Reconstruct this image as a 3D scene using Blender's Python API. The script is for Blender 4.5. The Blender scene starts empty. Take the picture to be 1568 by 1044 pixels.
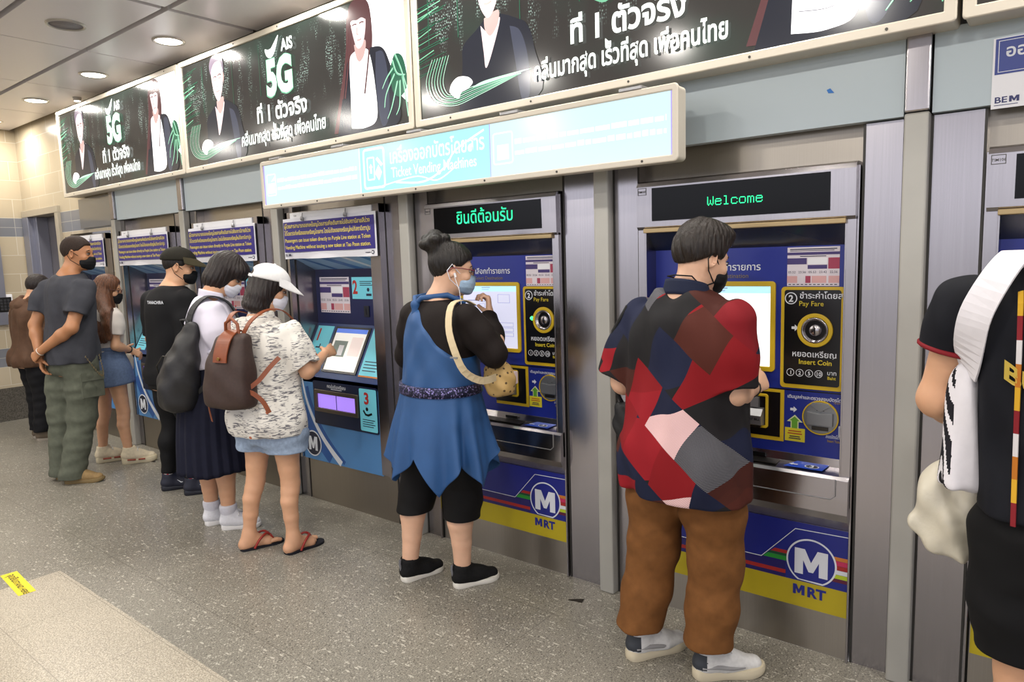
import bpy, math, random
import numpy as np
from mathutils import Matrix, Vector

SC = bpy.context.scene
COL = SC.collection
# ---------------------------------------------------------------- camera
FPX = 1072.74                      # focal length in pixels of the 1568 px wide frame
YAW, PITCH, ROLL = -0.6728585, -0.1184567, -0.0311001
CAM_H = 1.6


def cam_axes():
    cy, sy = math.cos(YAW), math.sin(YAW)
    f0 = Vector((sy, cy, 0)); r0 = Vector((cy, -sy, 0)); u0 = Vector((0, 0, 1))
    f = f0 * math.cos(PITCH) + u0 * math.sin(PITCH)
    u1 = u0 * math.cos(PITCH) - f0 * math.sin(PITCH)
    return r0 * math.cos(ROLL) + u1 * math.sin(ROLL), u1 * math.cos(ROLL) - r0 * math.sin(ROLL), f


CR, CU, CF = cam_axes()
cam = bpy.data.objects.new('camera', bpy.data.cameras.new('camera'))
COL.objects.link(cam)
cam.data.sensor_width = 36.0
cam.data.lens = FPX / 1568 * 36.0
cam.data.clip_start = 0.05
M3 = Matrix((CR, CU, -CF)).transposed()
cam.matrix_world = Matrix.Translation((0, 0, CAM_H)) @ M3.to_4x4()
SC.camera = cam

# ---------------------------------------------------------------- world, exposure, lamps
WORLD_STRENGTH = 0.66
LAMP_W = 17.0
w = bpy.data.worlds.new('station_hall')
SC.world = w
w.use_nodes = True
bg = w.node_tree.nodes['Background']
bg.inputs['Strength'].default_value = WORLD_STRENGTH
# the rest of the hall: floor below raised to light the ceiling, far-lights band added for steel highlights, ceiling above
_N, _L = w.node_tree.nodes.new, w.node_tree.links.new
_tc = _N('ShaderNodeTexCoord'); _sx = _N('ShaderNodeSeparateXYZ'); _L(_tc.outputs['Generated'], _sx.inputs['Vector'])
_rp = _N('ShaderNodeValToRGB'); _e = _rp.color_ramp.elements
_e[0].position = 0.0; _e[0].color = (0.62, 0.60, 0.58, 1)
_e[1].position = 1.0; _e[1].color = (0.75, 0.76, 0.85, 1)
for _p, _c in ((0.47, (0.55, 0.53, 0.52, 1)), (0.505, (0.8, 0.8, 0.85, 1)), (0.535, (4.6, 4.7, 5.3, 1)), (0.555, (4.6, 4.7, 5.3, 1)), (0.60, (0.8, 0.8, 0.9, 1)), (0.70, (0.95, 0.95, 1.08, 1))):
    _q = _e.new(_p); _q.color = _c
_mr = _N('ShaderNodeMapRange'); _mr.inputs['From Min'].default_value = -1.0; _mr.inputs['From Max'].default_value = 1.0
_L(_sx.outputs['Z'], _mr.inputs['Value']); _L(_mr.outputs['Result'], _rp.inputs['Fac']); _L(_rp.outputs['Color'], bg.inputs['Color'])
SC.view_settings.view_transform = 'Standard'
SC.view_settings.look = 'None'
SC.view_settings.gamma = 1.0
SC.view_settings.use_curve_mapping = False
SC.view_settings.exposure = 0.0
CEIL = 3.12


def hall_lamp(x, y, watts=LAMP_W, z=CEIL - 0.012):
    l = bpy.data.lights.new('downlight_lamp', 'AREA')
    l.shape = 'DISK'
    l.size = 0.165
    l.energy = watts
    l.color = (1.0, 0.95, 0.875)
    l.spread = math.pi
    o = bpy.data.objects.new('downlight_lamp', l)
    o.location = (x, y, z)
    COL.objects.link(o)
    return o


LAMP_X = [-8.54, -7.29, -6.05, -4.83, -3.59, -2.35, -1.11, 0.14, 1.38]
for lx in LAMP_X:
    hall_lamp(lx, 2.455)
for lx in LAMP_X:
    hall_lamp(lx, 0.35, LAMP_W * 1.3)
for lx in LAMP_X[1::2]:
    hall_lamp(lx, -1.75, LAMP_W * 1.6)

# ---------------------------------------------------------------- helpers
WALL = 2.79                        # y of the front of the ticket-machine wall


def at(px, py, y):
    """World point seen at photograph pixel (px, py) on the vertical plane Y = y (how positions were measured)."""
    d = CR * (px - 784) - CU * (py - 522) + CF * FPX
    return Vector((0, 0, CAM_H)) + d * (y / d.y)


def srgb(h):
    h = h.lstrip('#')
    c = [int(h[i:i + 2], 16) / 255 for i in (0, 2, 4)]
    return tuple(x / 12.92 if x <= 0.04045 else ((x + 0.055) / 1.055) ** 2.4 for x in c)


MATS = {}


def mat(name, color='#808080', rough=0.5, metal=0.0, emit=0.0, emit_color=None, noise=0.0, scale=40.0, bump=0.0,
        stretch=(1, 1, 1), coat=0.0, sss=0.0, spec=None, alpha=1.0):
    """A principled procedural material: base colour varied by noise, optional bump from the same noise."""
    if name in MATS:
        return MATS[name]
    m = bpy.data.materials.new(name)
    m.use_nodes = True
    nt = m.node_tree
    b = nt.nodes['Principled BSDF']
    c = srgb(color) if isinstance(color, str) else color
    b.inputs['Base Color'].default_value = (*c, 1)
    b.inputs['Roughness'].default_value = rough
    b.inputs['Metallic'].default_value = metal
    if spec is None and rough >= 0.7:
        spec = 0.22
    if spec is not None:
        b.inputs['Specular IOR Level'].default_value = spec
    if coat:
        b.inputs['Coat Weight'].default_value = coat
        b.inputs['Coat Roughness'].default_value = 0.08
    if sss:
        b.inputs['Subsurface Weight'].default_value = sss
        b.inputs['Subsurface Radius'].default_value = (0.012, 0.005, 0.003)
        b.inputs['Subsurface Scale'].default_value = 0.6
    if emit:
        e = srgb(emit_color) if isinstance(emit_color, str) else (emit_color or c)
        b.inputs['Emission Color'].default_value = (*e, 1)
        b.inputs['Emission Strength'].default_value = emit
    if alpha < 1:
        b.inputs['Alpha'].default_value = alpha
    if noise or bump:
        tc = nt.nodes.new('ShaderNodeTexCoord')
        mp = nt.nodes.new('ShaderNodeMapping')
        mp.inputs['Scale'].default_value = stretch
        nz = nt.nodes.new('ShaderNodeTexNoise')
        nz.inputs['Scale'].default_value = scale
        nz.inputs['Detail'].default_value = 4
        nt.links.new(tc.outputs['Object'], mp.inputs['Vector'])
        nt.links.new(mp.outputs['Vector'], nz.inputs['Vector'])
        if noise:
            r = nt.nodes.new('ShaderNodeValToRGB')
            r.color_ramp.elements[0].position = 0.3
            r.color_ramp.elements[1].position = 0.7
            r.color_ramp.elements[0].color = (*[max(0, x * (1 - noise)) for x in c], 1)
            r.color_ramp.elements[1].color = (*[min(1, x * (1 + noise)) for x in c], 1)
            nt.links.new(nz.outputs['Fac'], r.inputs['Fac'])
            nt.links.new(r.outputs['Color'], b.inputs['Base Color'])
        if bump:
            bp = nt.nodes.new('ShaderNodeBump')
            bp.inputs['Strength'].default_value = bump
            bp.inputs['Distance'].default_value = 0.01
            nt.links.new(nz.outputs['Fac'], bp.inputs['Height'])
            nt.links.new(bp.outputs['Normal'], b.inputs['Normal'])
    MATS[name] = m
    return m


def nodes_of(m):
    return m.node_tree, m.node_tree.nodes['Principled BSDF']


class MB:
    """Collects shapes and links them as ONE mesh object."""

    def __init__(s):
        s.v, s.f, s.m, s.sm = [], [], [], []

    def add(s, vs, fs, m=0, smooth=False):
        o = len(s.v)
        s.v += [tuple(v) for v in vs]
        for f in fs:
            s.f.append([i + o for i in f]); s.m.append(m); s.sm.append(smooth)
        return s

    def box(s, x0, x1, y0, y1, z0, z1, m=0):
        vs = [(x, y, z) for z in (z0, z1) for y in (y0, y1) for x in (x0, x1)]
        return s.add(vs, [(0, 2, 3, 1), (4, 5, 7, 6), (0, 1, 5, 4), (2, 6, 7, 3), (0, 4, 6, 2), (1, 3, 7, 5)], m)

    def prism(s, pts, y0, y1, m=0):
        """Polygon in x,z extruded along y."""
        n = len(pts)
        a = sum(pts[i][0] * pts[(i + 1) % n][1] - pts[(i + 1) % n][0] * pts[i][1] for i in range(n))
        if a < 0:
            pts = pts[::-1]
        vs = [(p[0], y0, p[1]) for p in pts] + [(p[0], y1, p[1]) for p in pts]
        fs = [list(range(n)), [n + i for i in range(n)][::-1]]
        fs += [(i, n + i, n + (i + 1) % n, (i + 1) % n) for i in range(n)]
        return s.add(vs, fs, m)

    def extr(s, prof, x0, x1, m=0, smooth=False):
        """Closed profile in y,z extruded along x."""
        n = len(prof)
        vs = [(x0, p[0], p[1]) for p in prof] + [(x1, p[0], p[1]) for p in prof]
        fs = [list(range(n))[::-1], [n + i for i in range(n)]]
        s.add(vs, fs, m)
        return s.add(vs, [(i, (i + 1) % n, n + (i + 1) % n, n + i) for i in range(n)], m, smooth)

    def disc(s, cx, cz, r, y0, y1, m=0, n=40, r2=None):
        r2 = r if r2 is None else r2
        return s.prism([(cx + r * math.cos(2 * math.pi * i / n), cz + r2 * math.sin(2 * math.pi * i / n)) for i in range(n)], y0, y1, m)

    def ring(s, cx, cz, r0, r1, y0, y1, m=0, n=48, a0=0, a1=360):
        full = a1 - a0 >= 360
        k = n if full else n + 1
        an = [math.radians(a0 + (a1 - a0) * i / n) for i in range(k)]
        vs = []
        for r, y in ((r0, y0), (r1, y0), (r1, y1), (r0, y1)):
            vs += [(cx + r * math.cos(a), y, cz + r * math.sin(a)) for a in an]
        fs = []
        for q in range(4):
            p = (q + 1) % 4
            for i in range(n):
                j = (i + 1) % k
                fs.append((q * k + i, p * k + i, p * k + j, q * k + j))
        return s.add(vs, fs, m)

    def frame(s, x0, x1, z0, z1, t, y0, y1, m=0, r=0.0):
        """Rectangular rim of width t (outer bounds x0..x1, z0..z1), corner radius r."""
        if r <= 0:
            o = [(x0, z0), (x1, z0), (x1, z1), (x0, z1)]; i = [(x0 + t, z0 + t), (x1 - t, z0 + t), (x1 - t, z1 - t), (x0 + t, z1 - t)]
        else:
            o = rrect(x0, x1, z0, z1, r); i = rrect(x0 + t, x1 - t, z0 + t, z1 - t, max(r - t, 0.002))
        n = len(o)
        vs = [(a, y0, b) for a, b in o] + [(a, y0, b) for a, b in i] + [(a, y1, b) for a, b in i] + [(a, y1, b) for a, b in o]
        fs = []
        for q in range(4):
            p = (q + 1) % 4
            for k in range(n):
                j = (k + 1) % n
                fs.append((q * n + k, q * n + j, p * n + j, p * n + k))
        return s.add(vs, fs, m)

    def rbox(s, x0, x1, z0, z1, r, y0, y1, m=0):
        return s.prism(rrect(x0, x1, z0, z1, r), y0, y1, m)

    def tube(s, pts, r, m=0, n=8, close=False, flat=None):
        """Round tube along points; r may be a list; flat=(vector, factor) squashes it."""
        P = [Vector(p) for p in pts]
        k = len(P)
        R = r if isinstance(r, (list, tuple)) else [r] * k
        vs = []
        up = None
        for i in range(k):
            t = (P[(i + 1) % k] - P[i - 1]) if close else (P[min(i + 1, k - 1)] - P[max(i - 1, 0)])
            t = t.normalized()
            if up is None:
                up = t.orthogonal().normalized()
            up = (up - t * up.dot(t))
            up = up.normalized() if up.length > 1e-6 else t.orthogonal().normalized()
            sd = t.cross(up)
            for j in range(n):
                a = 2 * math.pi * j / n
                o = (up * math.cos(a) + sd * math.sin(a)) * R[i]
                if flat:
                    o = o - flat[0] * o.dot(flat[0]) * (1 - flat[1])
                vs.append(P[i] + o)
        fs = []
        for i in range(k if close else k - 1):
            ii = (i + 1) % k
            for j in range(n):
                jj = (j + 1) % n
                fs.append((i * n + j, i * n + jj, ii * n + jj, ii * n + j))
        s.add(vs, fs, m, True)
        if not close:
            s.add(vs[:n], [list(range(n))[::-1]], m)
            s.add(vs[-n:], [list(range(n))], m)
        return s

    def ribbon(s, pts, nrm, w_, t=.004, m=0, n=24):
        """Strap: flat band of width w_ along pts, nrm = the directions its face looks (one per point)."""
        k = len(pts)
        R = smooth2([tuple(p) + tuple(q) for p, q in zip(pts, nrm)], n)
        vs = []
        for i, a in enumerate(R):
            p = Vector(a[:3]); nn = Vector(a[3:]).normalized()
            tg = (Vector(R[min(i + 1, n)][:3]) - Vector(R[max(i - 1, 0)][:3])).normalized()
            sd = tg.cross(nn).normalized()
            for e, h in ((-1, 0), (1, 0), (1, 1), (-1, 1)):
                vs.append(p + sd * e * w_ / 2 + nn * h * t)
        fs = []
        for i in range(n):
            for j in range(4):
                fs.append((i * 4 + j, i * 4 + (j + 1) % 4, (i + 1) * 4 + (j + 1) % 4, (i + 1) * 4 + j))
        fs += [(0, 3, 2, 1), (n * 4, n * 4 + 1, n * 4 + 2, n * 4 + 3)]
        return s.add(vs, fs, m)

    def lathe(s, prof, cx, cy, cz, axis='y', m=0, n=32, smooth=True):
        """Profile (radius, distance) turned about an axis through (cx,cy,cz)."""
        vs = []
        for r, d in prof:
            for j in range(n):
                a = 2 * math.pi * j / n
                c, q = r * math.cos(a), r * math.sin(a)
                vs.append((cx + c, cy + d, cz + q) if axis == 'y' else (cx + c, cy + q, cz + d))
        fs = []
        for i in range(len(prof) - 1):
            for j in range(n):
                jj = (j + 1) % n
                fs.append((i * n + j, i * n + jj, (i + 1) * n + jj, (i + 1) * n + j))
        return s.add(vs, fs, m, smooth)

    def strip(s, pts, w, y0, y1, m=0):
        """Flat ribbon of width w along 2-D points in the x,z plane."""
        L, Rr = [], []
        for i, p in enumerate(pts):
            a = pts[max(i - 1, 0)]; b = pts[min(i + 1, len(pts) - 1)]
            dx, dz = b[0] - a[0], b[1] - a[1]
            q = math.hypot(dx, dz) or 1
            ww = w[i] if isinstance(w, (list, tuple)) else w
            L.append((p[0] - dz / q * ww / 2, p[1] + dx / q * ww / 2)); Rr.append((p[0] + dz / q * ww / 2, p[1] - dx / q * ww / 2))
        for i in range(len(pts) - 1):
            s.prism([L[i], L[i + 1], Rr[i + 1], Rr[i]], y0, y1, m)
        return s

    def text(s, body, x, z, size, y, m=0, align='L', bold=0.0, sx=1.0):
        """Lettering lying on the plane y, reading left to right for someone looking along +y."""
        V, F, w_ = text_mesh(body, bold)
        ox = 0 if align == 'L' else (-w_ / 2 if align == 'C' else -w_)
        return s.add([(x + (a + ox) * size * sx, y, z + b * size) for a, b in V], F, m)

    def build(s, name, mats, parent=None, loc=None, bevel=0.0, seg=2, rot=None, angle=40):
        me = bpy.data.meshes.new(name)
        me.from_pydata(s.v, [], s.f)
        mats = mats if isinstance(mats, (list, tuple)) else [mats]
        for q in mats:
            me.materials.append(q)
        me.polygons.foreach_set('material_index', s.m)
        me.polygons.foreach_set('use_smooth', s.sm)
        me.update()
        o = bpy.data.objects.new(name, me)
        COL.objects.link(o)
        if parent is not None:
            o.parent = parent
        if loc is not None:
            o.location = loc
        if rot is not None:
            o.rotation_euler = rot
        if bevel:
            b = o.modifiers.new('bevel', 'BEVEL')
            b.width = bevel; b.segments = seg; b.limit_method = 'ANGLE'; b.angle_limit = math.radians(angle)
        return o


def rrect(x0, x1, z0, z1, r, n=6):
    r = min(r, (x1 - x0) / 2 - 1e-5, (z1 - z0) / 2 - 1e-5)
    p = []
    for cx, cz, a in ((x1 - r, z0 + r, -90), (x1 - r, z1 - r, 0), (x0 + r, z1 - r, 90), (x0 + r, z0 + r, 180)):
        for i in range(n + 1):
            t = math.radians(a + 90 * i / n)
            p.append((cx + r * math.cos(t), cz + r * math.sin(t)))
    return p


TCACHE = {}
UPPER = 'ิีึืัํ'
TONE = '่้๊๋็์'


def _raw_text(body, bold):
    c = bpy.data.curves.new('lettering', 'FONT')
    c.body = body
    c.size = 1.0
    c.resolution_u = 3
    c.offset = bold
    o = bpy.data.objects.new('lettering', c)
    me = bpy.data.meshes.new_from_object(o)
    V = [(v.co.x, v.co.y) for v in me.vertices]
    F = [list(p.vertices) for p in me.polygons]
    bpy.data.objects.remove(o); bpy.data.curves.remove(c); bpy.data.meshes.remove(me)
    return V, F


def text_mesh(body, bold=0.0):
    key = (body, bold)
    if key in TCACHE:
        return TCACHE[key]
    V, F = _raw_text(body, bold)
    V = list(V)
    for i in range(1, len(body)):
        if body[i] in TONE and body[i - 1] in UPPER:      # lift a tone mark that stands on an upper vowel
            a = len(_raw_text(body[:i], bold)[0]); b = len(_raw_text(body[:i + 1], bold)[0])
            for k in range(a, min(b, len(V))):
                V[k] = (V[k][0], V[k][1] + 0.2)
    wd = max([v[0] for v in V] or [0])
    TCACHE[key] = (V, F, wd)
    return TCACHE[key]


def empty(name, loc=(0, 0, 0), rz=0.0):
    o = bpy.data.objects.new(name, None)
    o.empty_display_size = 0.1
    COL.objects.link(o)
    o.location = loc
    o.rotation_euler = (0, 0, rz)
    return o


def tag(o, label, cat, group=None):
    o['label'] = label
    o['category'] = cat
    if group:
        o['group'] = group
    return o


def struct(o, label=None):
    o['kind'] = 'structure'
    if label:
        o['label'] = label
    return o


def copy_tree(o, parent=None):
    c = o.copy()
    COL.objects.link(c)
    c.parent = parent
    for ch in list(o.children):
        copy_tree(ch, c)
    return c


# ================================================================ setting
def steel_mat(name, color='#b3b0ae', rough=0.3):
    m = mat(name, color, rough, 1.0)
    nt, b = nodes_of(m)
    tc = nt.nodes.new('ShaderNodeTexCoord'); mp = nt.nodes.new('ShaderNodeMapping'); nz = nt.nodes.new('ShaderNodeTexNoise')
    mp.inputs['Scale'].default_value = (260, 260, 3)
    nz.inputs['Scale'].default_value = 1.0; nz.inputs['Detail'].default_value = 2
    nt.links.new(tc.outputs['Object'], mp.inputs['Vector']); nt.links.new(mp.outputs['Vector'], nz.inputs['Vector'])
    cr = nt.nodes.new('ShaderNodeValToRGB'); cc = srgb(color)
    cr.color_ramp.elements[0].position = 0.3; cr.color_ramp.elements[0].color = (*[x * 0.97 for x in cc], 1); cr.color_ramp.elements[1].position = 0.7; cr.color_ramp.elements[1].color = (*[min(1, x * 1.03) for x in cc], 1)
    nt.links.new(nz.outputs['Fac'], cr.inputs['Fac']); nt.links.new(cr.outputs['Color'], b.inputs['Base Color'])
    n2 = nt.nodes.new('ShaderNodeTexNoise'); n2.inputs['Scale'].default_value = 1.2
    nt.links.new(tc.outputs['Object'], n2.inputs['Vector'])
    mr = nt.nodes.new('ShaderNodeMapRange'); mr.inputs['To Min'].default_value = rough - 0.02; mr.inputs['To Max'].default_value = rough + 0.03
    nt.links.new(n2.outputs['Fac'], mr.inputs['Value']); nt.links.new(mr.outputs['Result'], b.inputs['Roughness'])
    b.inputs['Anisotropic'].default_value = 0.6
    b.inputs['Anisotropic Rotation'].default_value = 0.25
    tg = nt.nodes.new('ShaderNodeTangent'); tg.direction_type = 'RADIAL'; tg.axis = 'Z'
    nt.links.new(tg.outputs['Tangent'], b.inputs['Tangent'])
    return m


STEEL = steel_mat('brushed_steel', '#a5a1a4', 0.23)
STEEL2 = steel_mat('brushed_steel_warm', '#a19a90', 0.34)
POST = mat('post_paint', '#a9a7a0', 0.45, 0.35, noise=0.04, scale=6)
DARK = mat('dark_gap', '#15140f', 0.7)
FRAME_W = mat('cream_aluminium', '#cfc7b8', 0.38, 0.15)
GLASS_BLUE = mat('pale_glass_panel', '#b3c0c6', 0.32, 0.0)
BLACK_PL = mat('black_plastic', '#0b0b0d', 0.35)
WHITE_P = mat('white_print', '#e8e8ec', 0.5)


def terrazzo(name, base, chip, dark, chips=0.1, beige=False):
    m = mat(name, base, 0.33)
    nt, b = nodes_of(m)
    N, L = nt.nodes.new, nt.links.new
    tc = N('ShaderNodeTexCoord')
    cur = None
    base_n = N('ShaderNodeTexNoise'); base_n.inputs['Scale'].default_value = 170; base_n.inputs['Detail'].default_value = 6
    L(tc.outputs['Object'], base_n.inputs['Vector'])
    rp = N('ShaderNodeValToRGB')
    c = srgb(base)
    rp.color_ramp.elements[0].position = 0.36; rp.color_ramp.elements[1].position = 0.64
    rp.color_ramp.elements[0].color = (*[x * 0.62 for x in c], 1); rp.color_ramp.elements[1].color = (*[min(1, x * 1.4) for x in c], 1)
    L(base_n.outputs['Fac'], rp.inputs['Fac'])
    cur = rp.outputs['Color']
    # slow wear
    wn = N('ShaderNodeTexNoise'); wn.inputs['Scale'].default_value = 0.9; wn.inputs['Detail'].default_value = 3
    L(tc.outputs['Object'], wn.inputs['Vector'])
    wm = N('ShaderNodeMapRange'); wm.inputs['From Min'].default_value = 0.3; wm.inputs['From Max'].default_value = 0.7
    wm.inputs['To Min'].default_value = 0.88; wm.inputs['To Max'].default_value = 1.1
    L(wn.outputs['Fac'], wm.inputs['Value'])
    mx = N('ShaderNodeMix'); mx.data_type = 'RGBA'; mx.blend_type = 'MULTIPLY'; mx.inputs['Factor'].default_value = 1
    L(cur, mx.inputs['A']); L(wm.outputs['Result'], mx.inputs['B']); cur = mx.outputs['Result']
    layers = [((1, .8, 1), 0.3, 34, chip, 0.22, chips * 1.2), ((0.30, 1.2, 1), 0.1, 55, chip, 0.24, chips * 2.2), ((0.4, 1.2, 1), -0.4, 44, chip, 0.24, chips * 1.4),
              ((1, 1, 1), 1.0, 75, dark, 0.3, chips * 5), ((1, 0.6, 1), 2.0, 130, chip, 0.35, chips * 5), ((1, 0.8, 1), .7, 160, dark, 0.36, chips * 7)]
    if beige:
        layers = [((1, 1, 1), 1.0, 150, dark, 0.36, 0.3), ((1, 1, 1), 0.3, 120, chip, 0.38, 0.3)]
    for st, rot, sc, colr, rad, dens in layers:
        mp = N('ShaderNodeMapping'); mp.inputs['Scale'].default_value = st; mp.inputs['Rotation'].default_value = (0, 0, rot)
        vo = N('ShaderNodeTexVoronoi'); vo.inputs['Scale'].default_value = sc; vo.voronoi_dimensions = '2D'
        L(tc.outputs['Object'], mp.inputs['Vector']); L(mp.outputs['Vector'], vo.inputs['Vector'])
        lt = N('ShaderNodeMath'); lt.operation = 'LESS_THAN'; lt.inputs[1].default_value = rad
        L(vo.outputs['Distance'], lt.inputs[0])
        sp = N('ShaderNodeSeparateColor'); L(vo.outputs['Color'], sp.inputs['Color'])
        l2 = N('ShaderNodeMath'); l2.operation = 'LESS_THAN'; l2.inputs[1].default_value = dens
        L(sp.outputs['Red'], l2.inputs[0])
        mu = N('ShaderNodeMath'); mu.operation = 'MULTIPLY'; L(lt.outputs[0], mu.inputs[0]); L(l2.outputs[0], mu.inputs[1])
        m2 = N('ShaderNodeMath'); m2.operation = 'MULTIPLY'; m2.inputs[1].default_value = 0.55; L(mu.outputs[0], m2.inputs[0])
        mx = N('ShaderNodeMix'); mx.data_type = 'RGBA'; mx.inputs['B'].default_value = (*srgb(colr), 1)
        L(m2.outputs[0], mx.inputs['Factor']); L(cur, mx.inputs['A']); cur = mx.outputs['Result']
    # fine joints
    br = N('ShaderNodeTexBrick'); br.offset = 0.0; br.inputs['Scale'].default_value = 1.0
    br.inputs['Brick Width'].default_value = 1.2 if not beige else 0.62; br.inputs['Row Height'].default_value = 0.9 if not beige else 0.385
    br.inputs['Mortar Size'].default_value = 0.0022; br.inputs['Mortar Smooth'].default_value = 0.2
    mp = N('ShaderNodeMapping'); mp.inputs['Location'].default_value = (0.55, 0.27, 0)
    L(tc.outputs['Object'], mp.inputs['Vector']); L(mp.outputs['Vector'], br.inputs['Vector'])
    mx = N('ShaderNodeMix'); mx.data_type = 'RGBA'; mx.inputs['B'].default_value = (*[x * 0.45 for x in c], 1)
    m2 = N('ShaderNodeMath'); m2.operation = 'MULTIPLY'; m2.inputs[1].default_value = 0.6; L(br.outputs['Fac'], m2.inputs[0])
    L(m2.outputs[0], mx.inputs['Factor']); L(cur, mx.inputs['A']); cur = mx.outputs['Result']
    L(cur, b.inputs['Base Color'])
    rr = N('ShaderNodeMapRange'); rr.inputs['To Min'].default_value = 0.22; rr.inputs['To Max'].default_value = 0.42
    L(wn.outputs['Fac'], rr.inputs['Value']); L(rr.outputs['Result'], b.inputs['Roughness'])
    return m


def tiles(name, x_axis):
    """Cream wall tiles with grey-blue tile bands; rows follow real heights."""
    m = mat(name, '#b8ab93', 0.22)
    nt, b = nodes_of(m)
    N, L = nt.nodes.new, nt.links.new
    tc = N('ShaderNodeTexCoord'); sx = N('ShaderNodeSeparateXYZ'); L(tc.outputs['Object'], sx.inputs['Vector'])
    cb = N('ShaderNodeCombineXYZ'); L(sx.outputs['X' if x_axis else 'Y'], cb.inputs['X']); L(sx.outputs['Z'], cb.inputs['Y'])
    br = N('ShaderNodeTexBrick'); br.offset = 0.5; br.inputs['Scale'].default_value = 1.0
    br.inputs['Brick Width'].default_value = 0.40; br.inputs['Row Height'].default_value = 0.20
    br.inputs['Mortar Size'].default_value = 0.0035; br.inputs['Mortar Smooth'].default_value = 0.1
    br.inputs['Color1'].default_value = (*srgb('#bdb098'), 1); br.inputs['Color2'].default_value = (*srgb('#b3a68e'), 1); br.inputs['Mortar'].default_value = (*srgb('#c9c2b0'), 1)
    mp = N('ShaderNodeMapping'); mp.inputs['Location'].default_value = (0.1, 0.01, 0)
    L(cb.outputs['Vector'], mp.inputs['Vector']); L(mp.outputs['Vector'], br.inputs['Vector'])
    b2 = N('ShaderNodeTexBrick'); b2.offset = 0.0; b2.inputs['Scale'].default_value = 1.0
    b2.inputs['Brick Width'].default_value = 0.40; b2.inputs['Row Height'].default_value = 0.10
    b2.inputs['Mortar Size'].default_value = 0.003
    b2.inputs['Color1'].default_value = (*srgb('#7d7f85'), 1); b2.inputs['Color2'].default_value = (*srgb('#75777d'), 1); b2.inputs['Mortar'].default_value = (*srgb('#a5a39c'), 1)
    L(mp.outputs['Vector'], b2.inputs['Vector'])
    cur = br.outputs['Color']
    for z0, z1 in ((1.99, 2.19), (0.59, 0.79)):
        a = N('ShaderNodeMath'); a.operation = 'GREATER_THAN'; a.inputs[1].default_value = z0; L(sx.outputs['Z'], a.inputs[0])
        c = N('ShaderNodeMath'); c.operation = 'LESS_THAN'; c.inputs[1].default_value = z1; L(sx.outputs['Z'], c.inputs[0])
        d = N('ShaderNodeMath'); d.operation = 'MULTIPLY'; L(a.outputs[0], d.inputs[0]); L(c.outputs[0], d.inputs[1])
        mx = N('ShaderNodeMix'); mx.data_type = 'RGBA'; L(d.outputs[0], mx.inputs['Factor']); L(cur, mx.inputs['A']); L(b2.outputs['Color'], mx.inputs['B'])
        cur = mx.outputs['Result']
    L(cur, b.inputs['Base Color'])
    return m


TERR = terrazzo('grey_terrazzo', '#7f7b71', '#c9c5b8', '#35322d', 0.025)
BEIGE = terrazzo('beige_granite', '#a59c8c', '#c9c2b2', '#6a655b', beige=True)
TILE_X = tiles('cream_tiles_back', True)
TILE_Y = tiles('cream_tiles_side', False)
GRANITE = mat('granite_skirting', '#57534c', 0.25, noise=0.5, scale=90)

X_L, X_R, Y_F = -9.0, 4.2, -5.0     # left end wall, right and near limits of what is built
BX, BY = -4.19, 1.285               # corner of the beige floor area

m = MB()
m.box(X_L, X_R, BY, WALL, -0.1, 0, 0)
m.box(X_L, BX, Y_F, BY, -0.1, 0, 0)
m.box(BX, X_R, Y_F, BY, -0.1, 0, 1)
struct(m.build('floor', [TERR, BEIGE]), 'grey terrazzo station floor with a beige granite area')

# ceiling of metal tray panels with open joints
CEILM = mat('ceiling_metal', '#e4dfe2', 0.32, 0.05)
m = MB()
xs = [-9.0, -7.86, -6.655, -5.45, -4.255, -3.05, -1.845, -0.64, 0.565, 1.77, 2.975, 4.2]
ys = [2.75, 2.165, 1.56, 0.955, 0.35, -0.255, -0.86, -1.465, -2.07, -2.675, -3.28, -4.0, -5.0]
for i in range(len(xs) - 1):
    for j in range(len(ys) - 1):
        gx = 0.022 if i in (4, 8) else 0.005
        gx0 = gx; gx1 = 0.022 if i + 1 in (4, 8) else 0.005
        gy = 0.02 if j in (1, 2, 5, 8) else 0.006
        gy1 = 0.02 if j + 1 in (1, 2, 5, 8) else 0.006
        m.box(xs[i] + gx0, xs[i + 1] - gx1, ys[j + 1] + gy1, ys[j] - gy, CEIL, CEIL + 0.05, 0)
m.box(X_L, X_R, Y_F, WALL + 0.3, CEIL + 0.09, CEIL + 0.13, 1)
struct(m.build('ceiling', [CEILM, mat('ceiling_void', '#57524f', 0.8)]), 'metal panel ceiling with recessed joints')

# left end wall
m = MB()
m.box(X_L - 0.2, X_L, Y_F, WALL + 0.2, 0.36, CEIL + 0.1, 0)
struct(m.build('wall_left', TILE_Y), 'cream tiled end wall with grey tile bands')
m = MB()
m.box(X_L - 0.2, X_L + 0.015, Y_F, WALL, 0, 0.36, 0)
struct(m.build('baseboard_left', GRANITE))

# back wall: tiled part on the left, steel cladding and header round the ticket machines
MX = [-7.30, -6.09, -4.84, -3.59, -2.335, -1.042, 0.215]          # machine centres
PX = [-6.66, -5.435, -4.185, -2.935, -1.655, -0.426, 0.83]       # posts between the bays
m = MB()
m.box(X_L, -8.90, WALL, WALL + 0.2, 0, CEIL + 0.1, 0)
m.box(-8.90, -7.98, WALL, WALL + 0.2, 2.24, CEIL + 0.1, 0)
m.box(-7.98, MX[0] - 0.46, WALL, WALL + 0.2, 0, CEIL + 0.1, 0)
m.box(MX[0] - 0.46, MX[0] + 0.46, WALL, WALL + 0.2, 1.96, CEIL + 0.1, 0)
m.box(MX[0] + 0.46, PX[0] - 0.03, WALL, WALL + 0.2, 0, CEIL + 0.1, 0)
edges = [PX[0] - 0.03] + [q for c in MX[1:] for q in (c - 0.445, c + 0.445)] + [X_R]
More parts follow.
